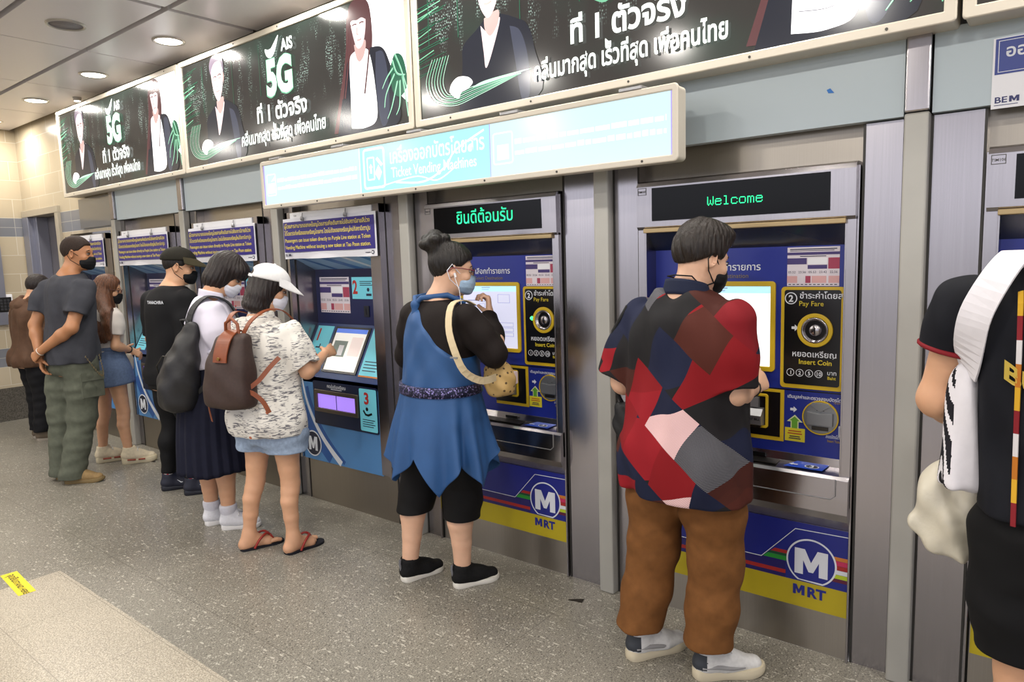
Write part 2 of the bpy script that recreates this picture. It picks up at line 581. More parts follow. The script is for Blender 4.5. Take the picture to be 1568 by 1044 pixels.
for i in range(0, len(edges), 2):
    a, b = edges[i], edges[i + 1]
    m.box(a, b, WALL, WALL + 0.06, 0, 2.03, 1)
    if 0 < i < len(edges) - 2:
        p = PX[i // 2]
        m.box(p - 0.045, p - 0.036, WALL - 0.003, WALL, 0, 2.03, 3)
        m.box(p + 0.036, p + 0.045, WALL - 0.003, WALL, 0, 2.03, 3)
    m.box(a, a + 0.008, WALL - 0.003, WALL, 0, 2.03, 3)
    m.box(b - 0.008, b, WALL - 0.003, WALL, 0, 2.03, 3)
m.box(PX[0] - 0.03, X_R, WALL + 0.06, WALL + 0.1, 1.86, 2.32, 2)
m.box(PX[0] - 0.03, X_R, WALL + 0.02, WALL + 0.2, 2.28, CEIL + 0.1, 4)
m.box(PX[0] - 0.03, X_R, WALL + 0.5, WALL + 0.56, 0, 2.4, 3)
struct(m.build('wall_back', [TILE_X, STEEL, STEEL2, mat('dark_joint', '#3a3835', 0.5, 0.4), mat('upper_wall', '#7e7b76', 0.5)]),
       'brushed steel ticket-machine wall with a tiled stretch at its far end')
# glazed fascia strips above the machines
n = 1
for i in range(len(PX)):
    a = PX[i] + 0.042; b = (PX[i + 1] - 0.042) if i + 1 < len(PX) else X_R
    m = MB(); m.box(a, b, WALL - 0.028, WALL + 0.02, 2.035, 2.30)
    struct(m.build('trim_%d' % n, GLASS_BLUE), 'pale grey glass fascia panel'); n += 1
m = MB(); m.box(-7.42, PX[0] - 0.042, WALL - 0.028, WALL, 2.0, 2.27)
struct(m.build('trim_%d' % n, mat('smoked_panel', '#77746f', 0.1, 0.0, coat=0.5)), 'grey glass fascia panel over tiles'); n += 1
for p in PX:
    m = MB(); m.box(p - 0.037, p + 0.037, WALL - 0.05, WALL + 0.05, 0, 2.04, 0); m.box(p - 0.037, p + 0.037, WALL - 0.05, WALL + 0.05, 2.043, 2.31, 1)
    struct(m.build('trim_%d' % n, [POST, STEEL], bevel=0.006), 'slim grey steel post between ticket machines'); n += 1
m = MB()
m.box(-7.98, MX[0] - 0.46, WALL - 0.012, WALL, 0, 0.36)
m.box(MX[0] + 0.46, PX[0] - 0.04, WALL - 0.012, WALL, 0, 0.05)
struct(m.build('baseboard_back', GRANITE))
# steel door at the far end
m = MB()
JAMB = mat('door_steel_blue', '#8d8f9d', 0.35, 0.6)
m.box(-8.97, -8.80, WALL - 0.03, WALL + 0.16, 0, 2.19, 0); m.box(-8.04, -7.96, WALL - 0.03, WALL + 0.16, 0, 2.19, 1)
m.box(-8.97, -7.96, WALL - 0.03, WALL + 0.16, 2.19, 2.26, 1)
m.box(-8.80, -8.04, WALL + 0.13, WALL + 0.17, 0, 2.19, 2)
m.box(-8.80, -8.70, WALL + 0.02, WALL + 0.13, 0, 2.19, 0)
d = struct(m.build('door_1', [JAMB, mat('door_frame_cream', '#b5ac9a', 0.4, 0.3), mat('door_leaf_grey', '#6d6a6e', 0.4, 0.4)], bevel=0.004), 'grey steel door at the far end of the machine wall')
m = MB(); m.tube([(-8.12, WALL + 0.13, 1.32), (-8.12, WALL + 0.08, 1.32), (-8.3, WALL + 0.08, 1.32)], 0.012, 0, 10); m.box(-8.15, -8.09, WALL + 0.12, WALL + 0.13, 1.26, 1.38)
m.build('door_handle', STEEL, d)
# second door on the end wall, only its jamb shows at the frame edge
m = MB(); m.box(X_L, X_L + 0.05, 2.40, 2.53, 1.05, 2.16, 0)
struct(m.build('trim_%d' % n, JAMB), 'steel edge strip on the end wall'); n += 1

# downlights and loudspeaker in the ceiling
GLOW = mat('lamp_glow', '#fff4e2', 0.4, emit=9.0, emit_color='#fff1de')
RIM = mat('lamp_rim', '#b9b4ae', 0.3, 0.5)
lab = {0: 'round recessed ceiling downlight at the far left edge, nearest the tiled end wall', 1: 'round recessed ceiling downlight second from the tiled end wall',
       2: 'round recessed ceiling downlight third from the tiled end wall', 3: 'round recessed ceiling downlight nearest the camera, above the second advert'}
m = MB(); m.lathe([(0.105, 0.0), (0.102, -0.008), (0.088, -0.01), (0.082, 0.0), (0.082, 0.02), (0.105, 0.02)], 0, 0, 0, 'z')
for i in range(4):
    r = empty('ceiling_downlight', (LAMP_X[i], 2.455, CEIL)); tag(r, lab[i], 'ceiling light', 'round downlights over the ticket machines')
    if i == 0:
        rim0 = m.build('trim_ring', RIM, r)
        k = MB(); k.lathe([(0.0001, -0.006), (0.083, -0.005), (0.083, 0.012), (0.0001, 0.012)], 0, 0, 0, 'z'); dif0 = k.build('diffuser', GLOW, r)
        proto_l = r
    else:
        for src in (rim0, dif0):
            c = src.copy(); COL.objects.link(c); c.parent = r
r = empty('ceiling_speaker', (-4.955, 1.878, CEIL)); tag(r, 'round grey loudspeaker grille set in the ceiling panel', 'speaker')
m = MB(); m.lathe([(0.112, 0.0), (0.108, -0.009), (0.096, -0.01), (0.092, 0.0), (0.112, 0.01)], 0, 0, 0, 'z'); m.build('trim_ring', RIM, r)
m = MB(); m.lathe([(0.0001, -0.004), (0.093, -0.002), (0.093, 0.008)], 0, 0, 0, 'z'); m.build('grille', mat('grille_grey', '#8a8588', 0.6, 0.3, noise=0.3, scale=400), r)
r = empty('spotlight', (-6.94, 2.66, CEIL)); tag(r, 'small spot lamp by the top edge of the far advert', 'spotlight')
m = MB(); m.lathe([(0.0001, -0.03), (0.03, -0.03), (0.036, 0.0), (0.03, 0.01)], 0, 0, 0, 'z'); m.build('lamp_body', RIM, r)
m = MB(); m.lathe([(0.0001, -0.033), (0.024, -0.033), (0.024, -0.03)], 0, 0, 0, 'z'); m.build('lens', GLOW, r)

# keypad on the end wall
r = empty('access_keypad', (X_L, 2.515, 1.265)); tag(r, 'black keypad in a white housing on the tiled end wall', 'keypad')
m = MB(); m.box(0, 0.045, -0.075, 0.075, -0.11, 0.11); m.build('housing', WHITE_P, r, bevel=0.006)
m = MB(); m.box(0.045, 0.052, -0.06, 0.06, -0.08, 0.08); m.build('keypad_panel', BLACK_PL, r, bevel=0.003)
m = MB()
for i in range(3):
    for j in range(4):
        m.box(0.052, 0.056, -0.045 + i * 0.033, -0.022 + i * 0.033, -0.06 + j * 0.032, -0.037 + j * 0.032)
m.build('key', mat('key_grey', '#2d2d31', 0.5), r)

# yellow floor sticker
r = empty('floor_sticker', (0, 0, 0)); tag(r, 'yellow stand-here sticker on the floor at the left edge', 'sticker')
c0, c1, c2, c3 = [Vector((p[0], p[1], 0)) for p in ((-4.386, 1.068), (-4.365, 1.14), (-4.02, 1.118), (-4.03, 1.045))]
u_ = (c3 - c0); l_ = u_.length; u_.normalize(); v_ = Vector((-u_.y, u_.x, 0)); h_ = 0.075
m = MB(); m.add([c0 + Vector((0, 0, z)) for z in (0.0, 0.0015)] + [c0 + u_ * l_ + Vector((0, 0, z)) for z in (0.0, 0.0015)] + [c0 + u_ * l_ + v_ * h_ + Vector((0, 0, z)) for z in (0.0, 0.0015)] + [c0 + v_ * h_ + Vector((0, 0, z)) for z in (0.0, 0.0015)],
               [(1, 3, 5, 7), (0, 6, 4, 2), (0, 2, 3, 1), (2, 4, 5, 3), (4, 6, 7, 5), (6, 0, 1, 7)])
m.build('sticker_film', mat('sticker_yellow', '#e8d21a', 0.5), r)
m = MB()
for body, off, sz in (('จุดยืน', 0.03, 0.05), ('STAND HERE', 0.15, 0.036)):
    V, F, wd = text_mesh(body, 0.02)
    m.add([c0 + u_ * (off + a * sz) + v_ * (0.022 + b * sz) + Vector((0, 0, 0.0025)) for a, b in V], F)
m.build('lettering', mat('sticker_print', '#5b5320', 0.6), r)
for (px_, py_), s_ in (((-1.735, 2.586), 1.0), ((-1.51, 2.66), 0.6), ((-5.92, 2.57), 0.5)):
    m = MB(); m.prism([(-0.03 * s_, 0), (0.035 * s_, -0.012 * s_), (0.04 * s_, 0.02 * s_), (0.0, 0.012 * s_)], 0, 0.004)
    o = m.build('litter_scrap', mat('litter', '#2a2520', 0.8), None, (px_, py_, 0.0045), rot=(-math.pi / 2, 0, 0.4))
    tag(o, {1.0: 'dark litter scrap on the floor right of the black slip-on shoes', 0.6: 'dark speck of litter by the brown trousers', 0.5: 'dark speck of litter beside the chunky cream sneakers'}[s_], 'litter')


# ================================================================ ticket machines
BLUE = mat('machine_blue', '#1b2a86', 0.4)
NAVY = mat('machine_navy', '#141c4a', 0.4)
YEL = mat('machine_yellow', '#c9a81c', 0.45)
YEL2 = mat('kick_yellow', '#b3a013', 0.5)
GOLD = mat('gold_strip', '#a5906a', 0.35, 0.6)
BLK = mat('panel_black', '#0a0a0b', 0.3)
LETW = mat('letter_white', '#d9dce2', 0.5)
LETY = mat('letter_yellow', '#c9b52a', 0.5)
LETD = mat('letter_dark', '#1a1c3c', 0.5)
RED = mat('stripe_red', '#a3231c', 0.5)
GREEN = mat('stripe_green', '#1f8a2c', 0.5)
DGREEN = mat('stripe_dark_green', '#0d4a2a', 0.5)
ORANGE = mat('stripe_orange', '#c4762c', 0.5)
PINK = mat('stripe_pink', '#c02a56', 0.5)
LIME = mat('stripe_lime', '#b3c426', 0.5)
DRED = mat('stripe_dark_red', '#5a1430', 0.5)
LED = mat('led_green', '#18e08a', 0.4, emit=1.3, emit_color='#22f09a')
LEDDOT = mat('led_dot', '#30ff70', 0.4, emit=4.0, emit_color='#30ff6a')
SCREEN_W = mat('screen_white', '#e8f2f4', 0.25, emit=0.95, emit_color='#eef6f4')
SCREEN_L = mat('screen_lavender', '#c9cbe2', 0.25, emit=0.62, emit_color='#d4d6ee')
SCREEN_B = mat('screen_header', '#a8dcee', 0.3, emit=0.75, emit_color='#b4e2f2')
SCREEN_G = mat('screen_line', '#8f93b8', 0.4, emit=0.3, emit_color='#8f93b8')
PAPER = mat('poster_paper', '#d7cfd6', 0.6)
PPURPLE = mat('poster_purple', '#43366f', 0.6)
PRED = mat('poster_red', '#a13a55', 0.6)
PPINK = mat('poster_pink', '#d3a3a2', 0.6)
HOODB = mat('hood_blue', '#17213f', 0.15, coat=0.3)
SILVER = mat('silver_plastic', '#9c9c9e', 0.35, 0.7)
DKSTEEL = mat('dark_steel', '#4a4742', 0.35, 0.9)

M_PTS = [(0, 0), (0, 1), (.31, 1), (.5, .5), (.69, 1), (1, 1), (1, 0), (.74, 0), (.74, .56), (.57, .13), (.43, .13), (.26, .56), (.26, 0)]


def m_glyph(mb, cx, cz, wd, ht, y0, y1, mi):
    mb.prism([(cx - wd / 2 + a * wd, cz - ht / 2 + b * ht) for a, b in M_PTS], y0, y1, mi)


def poster(parent, x0, x1, z0, z1, y, name='timetable_poster'):
    """Small first-and-last-train timetable: purple and red blocks with times."""
    mb = MB()
    W, H = x1 - x0, z1 - z0
    mb.box(x0, x1, y - 0.002, y, z0, z1, 0)

    def R(a, b, c, d, mi, k=0.0026):
        mb.box(x0 + a * W, x0 + b * W, y - k, y - 0.0021, z1 - d * H, z1 - c * H, mi)
    R(0.0, 1, 0.13, 0.2, 1); R(0.0, .38, .28, .44, 1); R(.40, .77, .28, .44, 4, .0025); R(.79, 1, .28, .44, 2); R(.79, 1, .44, .56, 2)
    R(.40, .77, .46, .56, 1); R(0, .2, .74, .92, 3); R(.36, .46, .74, .92, 2); R(.48, .76, .74, .92, 3); R(.8, 1, .74, .92, 3)
    for i, t in enumerate(('05.52', '23.56', '05.53', '23.42', '22.56')):
        mb.text(t, x0 + (0.02 + .2 * i) * W, z1 - .67 * H, 0.085 * H, y - 0.0028, 5)
    R(.05, .95, .04, .065, 5); R(.05, .9, .085, .1, 5); R(.25, .75, .225, .245, 5)
    for i in range(12):
        R(.03 + .08 * i, .08 + .08 * i, .95, .97, 5)
    return mb.build(name, [PAPER, PPURPLE, PRED, PPINK, WHITE_P, LETD], parent)


GLY = {'W': ['1000001', '1000001', '1000001', '1001001', '1001001', '1001001', '1010101', '0100010'],
       'e': ['0000000', '0000000', '0111110', '1000001', '1111111', '1000000', '1000001', '0111110'],
       'l': ['0111000', '0001000', '0001000', '0001000', '0001000', '0001000', '0001000', '0111110'],
       'c': ['0000000', '0000000', '0111110', '1000001', '1000000', '1000000', '1000001', '0111110'],
       'o': ['0000000', '0000000', '0111110', '1000001', '1000001', '1000001', '1000001', '0111110'],
       'm': ['0000000', '0000000', '1110110', '1001001', '1001001', '1001001', '1001001', '1001001']}


def led_text(mb, body, x, z, wd, ht, y, mi):
    cw = wd / len(body); px = cw / 8.6; pz = ht / 8
    for i, ch in enumerate(body):
        for r, row in enumerate(GLY[ch]):
            for c, b in enumerate(row):
                if b == '1':
                    a = x + i * cw + c * px; q = z + ht - (r + 1) * pz
                    mb.box(a, a + px * 0.95, y - 0.0008, y, q, q + pz * 0.8, mi)
                    if c + 1 < 7 and False:
                        pass


def ticket_machine(xc, label, led, code, screen):
    root = empty('ticket_machine', (xc, WALL, 0)); tag(root, label, 'ticket machine', 'steel ticket machines with yellow kick panels')
    # steel housing: rounded top bar, side flanges, tray and basin
    mb = MB()
    mb.extr([(0.10, 1.70), (-0.035, 1.70), (-0.045, 1.712), (-0.047, 1.88), (-0.038, 1.898), (-0.018, 1.905), (0.10, 1.905)], -.435, .435, 0)
    for s in (-1, 1):
        a, b = sorted((s * .435, s * .404))
        mb.extr([(0.10, 0.60), (-0.028, 0.62), (-0.030, 1.71), (0.10, 1.71)], a, b, 0)
        a, b = sorted((s * .4345, s * .442))
        mb.box(a, b, -0.02, 0.06, 0.0, 1.89, 0)
        a, b = sorted((s * .404, s * .398))
        mb.box(a, b, -0.03, 0.11, 0.70, 1.70, 0)
    mb.extr([(0.10, 0.50), (0.10, 0.785), (0.06, 0.782), (0.045, 0.752), (-0.035, 0.742), (-0.05, 0.732), (-0.052, 0.655), (-0.052, 0.60), (-0.04, 0.57), (0.0, 0.522)], -.435, .435, 0)
    mb.box(-.43, .43, 0.11, 0.49, 0.02, 1.89, 1)
    mb.box(-.435, .435, 0.0, 0.09, 0.0, 0.523, 2)
    mb.box(-.436, -.428, -0.002, 0.0, 0.0, 0.52, 1)
    mb.build('housing', [STEEL, DARK, STEEL2], root, bevel=0.004)
    mb = MB()   # engraved outline of the tray mouth
    mb.tube([(-.39, -.0525, .735), (-.39, -.0525, .67), (-.375, -.0525, .655), (.375, -.0525, .655), (.392, -.0525, .67), (.392, -.0525, .735)], 0.0022, 0, 6)
    mb.build('tray_outline', SILVER, root)
    mb = MB(); mb.box(-.36, .16, -0.02, 0.05, 0.7485, 0.7525, 0); mb.box(.02, .10, 0.040, 0.046, 0.757, 0.772, 1)
    mb.build('coin_tray', [DKSTEEL, BLK], root, bevel=0.002)
    # display
    mb = MB(); mb.box(-.362, .350, -0.0485, -0.03, 1.735, 1.873)
    disp = mb.build('display', mat('display_black', '#050506', 0.16, spec=0.12), root)
    if led == 'W':
        mb = MB(); led_text(mb, 'Welcome', -.115, 1.783, .228, .036, -0.049, 0); mb.build('lettering', LED, disp)
    elif led == 'T':
        mb = MB(); mb.text('ยินดีต้อนรับ', -.01, 1.783, .088, -0.0492, 0, 'C', 0.004, 0.92); mb.build('lettering', LED, disp)
    mb = MB(); mb.frame(-.428, -.388, 1.846, 1.876, 0.0022, -0.0485, -0.0468, 0); mb.text(code, -.408, 1.8555, .0125, -0.0485, 0, 'C', 0.01)
    mb.build('number_plate', mat('plate_grey', '#4d4a48', 0.5), root)
    # sloping hood and gold strip
    mb = MB(); mb.extr([(-0.032, 1.699), (0.06, 1.699), (0.06, 1.61)], -.398, .398, 0)
    mb.build('hood', HOODB, root)
    mb = MB(); mb.box(-.404, .404, -0.0475, -0.030, 1.686, 1.7045); mb.build('hood_strip', GOLD, root, bevel=0.003)
    # blue control panel
    P = 0.06
    mb = MB(); mb.box(-.398, .398, P, 0.07, 0.775, 1.615, 0); mb.box(-.398, .398, P - 0.001, P, 1.038, 1.0425, 1)
    cp = mb.build('control_panel', [BLUE, BLK], root)
    mb = MB()
    mb.ring(-.218, 1.521, 0.024, 0.028, P - 0.002, P - 0.0005, 0); mb.text('1', -.218, 1.505, .042, P - 0.002, 0, 'C', 0.03)
    mb.text('เลือกทำรายการ', -.175, 1.519, .04, P - 0.002, 0, 'L', 0.01); mb.text('Select Destination', -.175, 1.488, .026, P - 0.002, 1, 'L', 0.004)
    mb.build('lettering', [LETW, mat('letter_brown', '#7c6f52', 0.5)], cp)
    # touchscreen
    mb = MB(); mb.frame(-.285, .128, 1.108, 1.474, 0.020, P - 0.010, P, 0, 0.016)
    ts = mb.build('screen_bezel', YEL, root, bevel=0.002)
    mb = MB()
    sm = 0
    mb.box(-.268, .111, P - 0.004, P, 1.125, 1.457, 0); mb.box(-.268, .111, P - 0.0045, P - 0.004, 1.425, 1.457, 1)
    if screen == 'menu':
        for q in ((-.02, .06, 1.365, 1.41), (-.15, -.11, 1.37, 1.39), (-.15, -.11, 1.34, 1.36), (-.03, .08, 1.24, 1.262), (-.03, .08, 1.215, 1.235), (-.03, .08, 1.19, 1.21)):
            mb.frame(q[0], q[1], q[2], q[3], 0.0015, P - 0.0047, P - 0.004, 2)
        for zz in (1.375, 1.345, 1.30, 1.285, 1.14):
            mb.box(-.23, -.17, P - 0.0047, P - 0.004, zz, zz + 0.004, 2)
        mb.box(-.10, -.06, P - 0.0047, P - 0.004, 1.225, 1.255, 4); mb.disc(-.245, 1.441, 0.011, P - 0.0048, P - 0.0044, 3, 20)
    else:
        for k in range(10):
            mb.box(-.12 + .01 * k, -.112 + .01 * k + .02, P - 0.0047, P - 0.004, 1.395 - .013 * k, 1.398 - .013 * k, 2)
        mb.strip([(-.13, 1.41), (-.10, 1.39), (-.09, 1.34), (-.06, 1.29), (-.055, 1.24)], 0.003, P - 0.0047, P - 0.004, 2)
    mb.box(-.13, -.07, P - 0.0048, P - 0.0044, 1.444, 1.448, 2); mb.box(-.13, -.08, P - 0.0048, P - 0.0044, 1.434, 1.437, 2)
    mb.build('screen', [SCREEN_L if screen == 'menu' else SCREEN_W, SCREEN_B, SCREEN_G, PRED, BLK], ts)
    poster(root, .170, .362, 1.455, 1.605, P)
    # coin panel
    mb = MB(); mb.rbox(.150, .385, 1.050, 1.452, .014, P - 0.006, P, 1); mb.rbox(.163, .372, 1.066, 1.440, .010, P - 0.0075, P - 0.006, 0)
    pan = mb.build('coin_panel', [BLK, YEL], root)
    q = P - 0.0085
    mb = MB()
    mb.ring(.188, 1.407, .020, .0235, q, q + .001, 0); mb.text('2', .188, 1.394, .036, q, 0, 'C', 0.03)
    mb.text('ชำระค่าโดยสาร', .220, 1.407, .0325, q, 0, 'L', 0.01); mb.text('Pay Fare', .218, 1.378, .027, q, 1, 'L', 0.004)
    mb.text('หยอดเหรียญ', .277, 1.178, .032, q, 0, 'C', 0.01); mb.text('Insert Coin', .282, 1.149, .027, q, 1, 'C', 0.018)
    for i, t in enumerate(('1', '2', '5', '10')):
        cx = .190 + .0355 * i
        mb.ring(cx, 1.113, .0128, .0148, q, q + .001, 0, 28); mb.text(t, cx, 1.1055, .021, q, 0, 'C', 0.02)
    mb.text('บาท', .344, 1.112, .022, q, 0, 'C', 0.01); mb.text('Baht', .344, 1.094, .017, q, 1, 'C', 0.02)
    mb.prism([(.192, 1.296), (.204, 1.296), (.204, 1.304), (.218, 1.291), (.204, 1.278), (.204, 1.286), (.192, 1.286)], q, q + .001, 0)
    mb.build('lettering', [LETW, LETY], pan)
    if led == 'T':
        mb = MB(); mb.disc(.206, 1.291, .010, q - .002, q, 0, 16); mb.build('indicator_light', LEDDOT, pan)
    mb = MB(); mb.ring(.281, 1.284, .050, .066, P - 0.018, P - 0.0075, 0); rg = mb.build('coin_ring', YEL, root, bevel=0.003)
    mb = MB(); mb.lathe([(.051, -.008), (.048, -.016), (.043, -.014), (.036, .004), (.026, .008), (.024, -.004), (.019, -.010), (.0001, -.012)], .281, P - 0.006, 1.284, 'y', 0, 36)
    mb.box(.279, .284, P - 0.0195, P - 0.015, 1.272, 1.296, 1)
    mb.build('coin_slot', [STEEL, BLK], rg)
    # banknote unit
    mb = MB(); mb.box(-.05, .166, P - 0.006, P, .826, 1.037, 1); mb.box(-.05, .152, P - 0.0075, P - 0.006, .842, 1.026, 0)
    bn = mb.build('banknote_panel', [BLK, YEL], root)
    mb = MB(); mb.frame(-.022, .106, .874, 1.016, .011, P - 0.016, P - 0.0075, 0, .012); mb.build('banknote_rim', YEL, bn, bevel=0.002)
    mb = MB(); mb.extr([(P - .008, .885), (P - .05, .892), (P - .055, .93), (P - .03, .955), (P - .012, .958)], -.006, .09, 0); mb.extr([(P - .008, .955), (P - .030, .96), (P - .022, 1.0), (P - .008, 1.002)], .012, .07, 0)
    mb.box(-.004, .088, P - .052, P - .04, .884, .889, 1)
    mb.text('INSERT BILL', .052, .912, .013, P - 0.0562, 1, 'C', 0.02)
    mb.build('banknote_slot', [SILVER, BLK], bn, bevel=0.003)
    mb = MB(); mb.disc(.008, .917, .006, P - 0.058, P - 0.05, 0, 14); mb.build('indicator_light', LEDDOT, bn)
    # ticket reader
    mb = MB()
    mb.text('เติมมูลค่าและตรวจสอบบัตรโดยสาร', .178, 1.008, .0185, P - 0.0015, 0, 'L', 0.012, 0.93); mb.text('Top up & Check', .352, 1.000, .0125, P - 0.0015, 1, 'L', 0.012, .5)
    mb.text('สอดบัตรโดยสาร', .326, .862, .018, P - 0.0015, 0, 'L', 0.012, .62); mb.text('Insert Ticket', .332, .846, .014, P - 0.0015, 1, 'L', 0.02, .72)
    mb.prism([(.190, .967), (.203, .967), (.203, .974), (.216, .962), (.203, .950), (.203, .957), (.190, .957)], P - 0.0015, P - 0.0005, 0)
    mb.rbox(.372, .394, .868, .915, .004, P - 0.0015, P - 0.0005, 0); mb.box(.377, .389, P - 0.002, P - 0.0015, .878, .905, 2)
    mb.build('lettering', [LETW, mat('letter_gold', '#a58a2c', 0.5), BLK], cp)
    mb = MB(); mb.ring(.306, .940, .063, .0675, P - 0.010, P - 0.0005, 0); rd = mb.build('ticket_reader', YEL, root)
    mb = MB(); mb.disc(.306, .940, .063, P - 0.008, P - 0.0005, 0)
    mb.prism([(.268, .988), (.306, .962), (.344, .988), (.335, 1.0), (.277, 1.0)], P - 0.011, P - 0.007, 0)
    mb.prism([(.258, .912), (.354, .912), (.354, .962), (.345, .962), (.306, .958), (.267, .962), (.258, .962)], P - 0.022, P - 0.007, 0)
    mb.prism([(.290, .967), (.304, .967), (.304, .99)], P - 0.0085, P - 0.006, 1); mb.prism([(.308, .967), (.322, .967), (.308, .99)], P - 0.0085, P - 0.006, 1)
    mb.box(.275, .337, P - 0.012, P - 0.007, .890, .905, 1)
    mb.build('reader_face', [mat('reader_grey', '#8d8f92', 0.3, 0.6), DKSTEEL], rd, bevel=0.002)
    mb = MB(); mb.box(.171, .248, P - 0.003, P - 0.0005, .832, .886, 0)
    mb.prism([(.193, .886), (.223, .886), (.223, .912), (.238, .912), (.208, .940), (.178, .912), (.193, .912)], P - 0.003, P - 0.0005, 1)
    mb.prism([(.197, .886), (.219, .886), (.219, .916), (.228, .916), (.208, .934), (.188, .916), (.197, .916)], P - 0.0034, P - 0.003, 2)
    for k, (zz, ww, mi) in enumerate(((.872, .05, 3), (.862, .056, 3), (.850, .04, 4), (.842, .046, 4))):
        mb.box(.2095 - ww / 2, .2095 + ww / 2, P - 0.0034, P - 0.003, zz, zz + .004, mi)
    mb.build('arrow_sticker', [mat('sticker_yellow2', '#d0c22a', 0.5), mat('arrow_pale', '#cfd7a0', 0.5), mat('arrow_green', '#5f9a2a', 0.5), RED, LETD], root)
    # tray label: blue with a white arrow and a 3
    mb = MB(); mb.add([(.19, -.02, .7495), (.335, -.02, .7495), (.345, .048, .7565), (.225, .048, .7565)], [(0, 1, 2, 3)], 0)
    mb.add([(x, y, .7520 + (y + .02) * .1) for x, y in [(.292 + .027 * math.cos(a * .2618), .002 + .016 * math.sin(a * .2618)) for a in range(24)]], [list(range(24))], 1)
    mb.add([(x, y, .7526 + (y + .02) * .1) for x, y in [(.292 + .023 * math.cos(a * .2618), .002 + .0135 * math.sin(a * .2618)) for a in range(24)]], [list(range(24))], 2)
    V, F, wd = text_mesh('3', 0.03); mb.add([(.292 + (a - wd / 2) * .034, -.009 + b * .030, .7545 + b * .003) for a, b in V], F, 1)
    mb.add([(x, y, .7545) for x, y in ((.205, .004), (.22, .016), (.22, .009), (.238, .009), (.238, -.001), (.22, -.001), (.22, -.008))], [list(range(7))], 1)
    mb.build('tray_label', [mat('label_blue', '#2146b0', 0.4), LETW, BLK], root)
    # kick panel graphic
    mb = MB(); K = -0.001
    mb.box(-.425, .4335, K - 0.001, K + 0.001, .172, .521, 0)
    mb.box(-.425, .4335, K - 0.0016, K - 0.001, .172, .279, 1)
    mb.box(-.425, .2, K - 0.0016, K - 0.001, .296, .312, 2)
    mb.box(-.425, .2, K - 0.0014, K - 0.001, .279, .349, 9)
    mb.prism([(.108, .350), (.128, .368), (.22, .368), (.22, .350)], K - 0.0018, K - 0.001, 3)
    mb.prism([(.128, .369), (.140, .379), (.22, .379), (.22, .369)], K - 0.0018, K - 0.001, 4)
    mb.prism([(.140, .380), (.156, .394), (.22, .394), (.22, .380)], K - 0.0018, K - 0.001, 2)
    mb.strip([(-.425, .347), (.102, .347), (.236, .493), (.4335, .498)], .003, K - 0.002, K - 0.001, 5)
    for z0, z1, mi in ((.397, .412, 6), (.378, .396, 7), (.360, .377, 2), (.342, .359, 5), (.325, .341, 8), (.310, .324, 10)):
        mb.box(.3, .4335, K - 0.0018, K - 0.001, z0, z1, mi)
    mb.build('kick_sign', [mat('kick_blue', '#16207c', 0.4), YEL2, RED, GREEN, DGREEN, LETW, ORANGE, PINK, LIME, mat('kick_violet', '#1f1660', 0.4), DRED], root)
    mb = MB()
    cx, cz, r = .298, .366, .095
    arc = [(cx + r * math.cos(math.radians(a)), cz + r * math.sin(math.radians(a))) for a in range(-62, 243, 6)]
    arc2 = [(cx + r * .93 * math.cos(math.radians(a)), cz + r * .93 * math.sin(math.radians(a))) for a in range(-60, 241, 6)]
    mb.prism(arc, K - 0.0028, K - 0.002, 0); mb.prism(arc2, K - 0.0034, K - 0.0028, 1)
    m_glyph(mb, cx, cz - .002, .125, .105, K - 0.0042, K - 0.0034, 0)
    m_glyph(mb, cx - .045, .243, .045, .041, K - 0.0032, K - 0.0024, 1); mb.text('RT', cx + .022, .2225, .0565, K - 0.003, 1, 'C', 0.04, 1.04)
    mb.build('logo', [LETW, mat('logo_blue', '#1a237e', 0.4)], root)
    return root


ticket_machine(MX[5], 'steel ticket machine whose green display reads Welcome, facing the man in the geometric shirt', 'W', 'TIM105', 'map')
ticket_machine(MX[4], 'steel ticket machine with Thai display greeting, in front of the woman in blue tunic', 'T', 'TIM104', 'menu')
ticket_machine(MX[6], 'steel ticket machine with a blank black display at the right edge of the photo', '', 'TIM106', 'map')

# ---------------------------------------------------------------- blue token machines
LBLUE = mat('token_light_blue', '#4f86bd', 0.4)
MBLUE = mat('token_mid_blue', '#27579c', 0.4)
PALEB = mat('token_pale_blue', '#8fb3d4', 0.4)
CYAN = mat('card_cyan', '#6cc3d4', 0.4, emit=0.10, emit_color='#7fd6e4')
UVGLOW = mat('slot_violet_glow', '#8c6ad0', 0.4, emit=0.9, emit_color='#a886f0')
TWHITE = mat('token_white', '#dfe4ea', 0.45)
DIGIT = mat('digit_red', '#b0261f', 0.5)


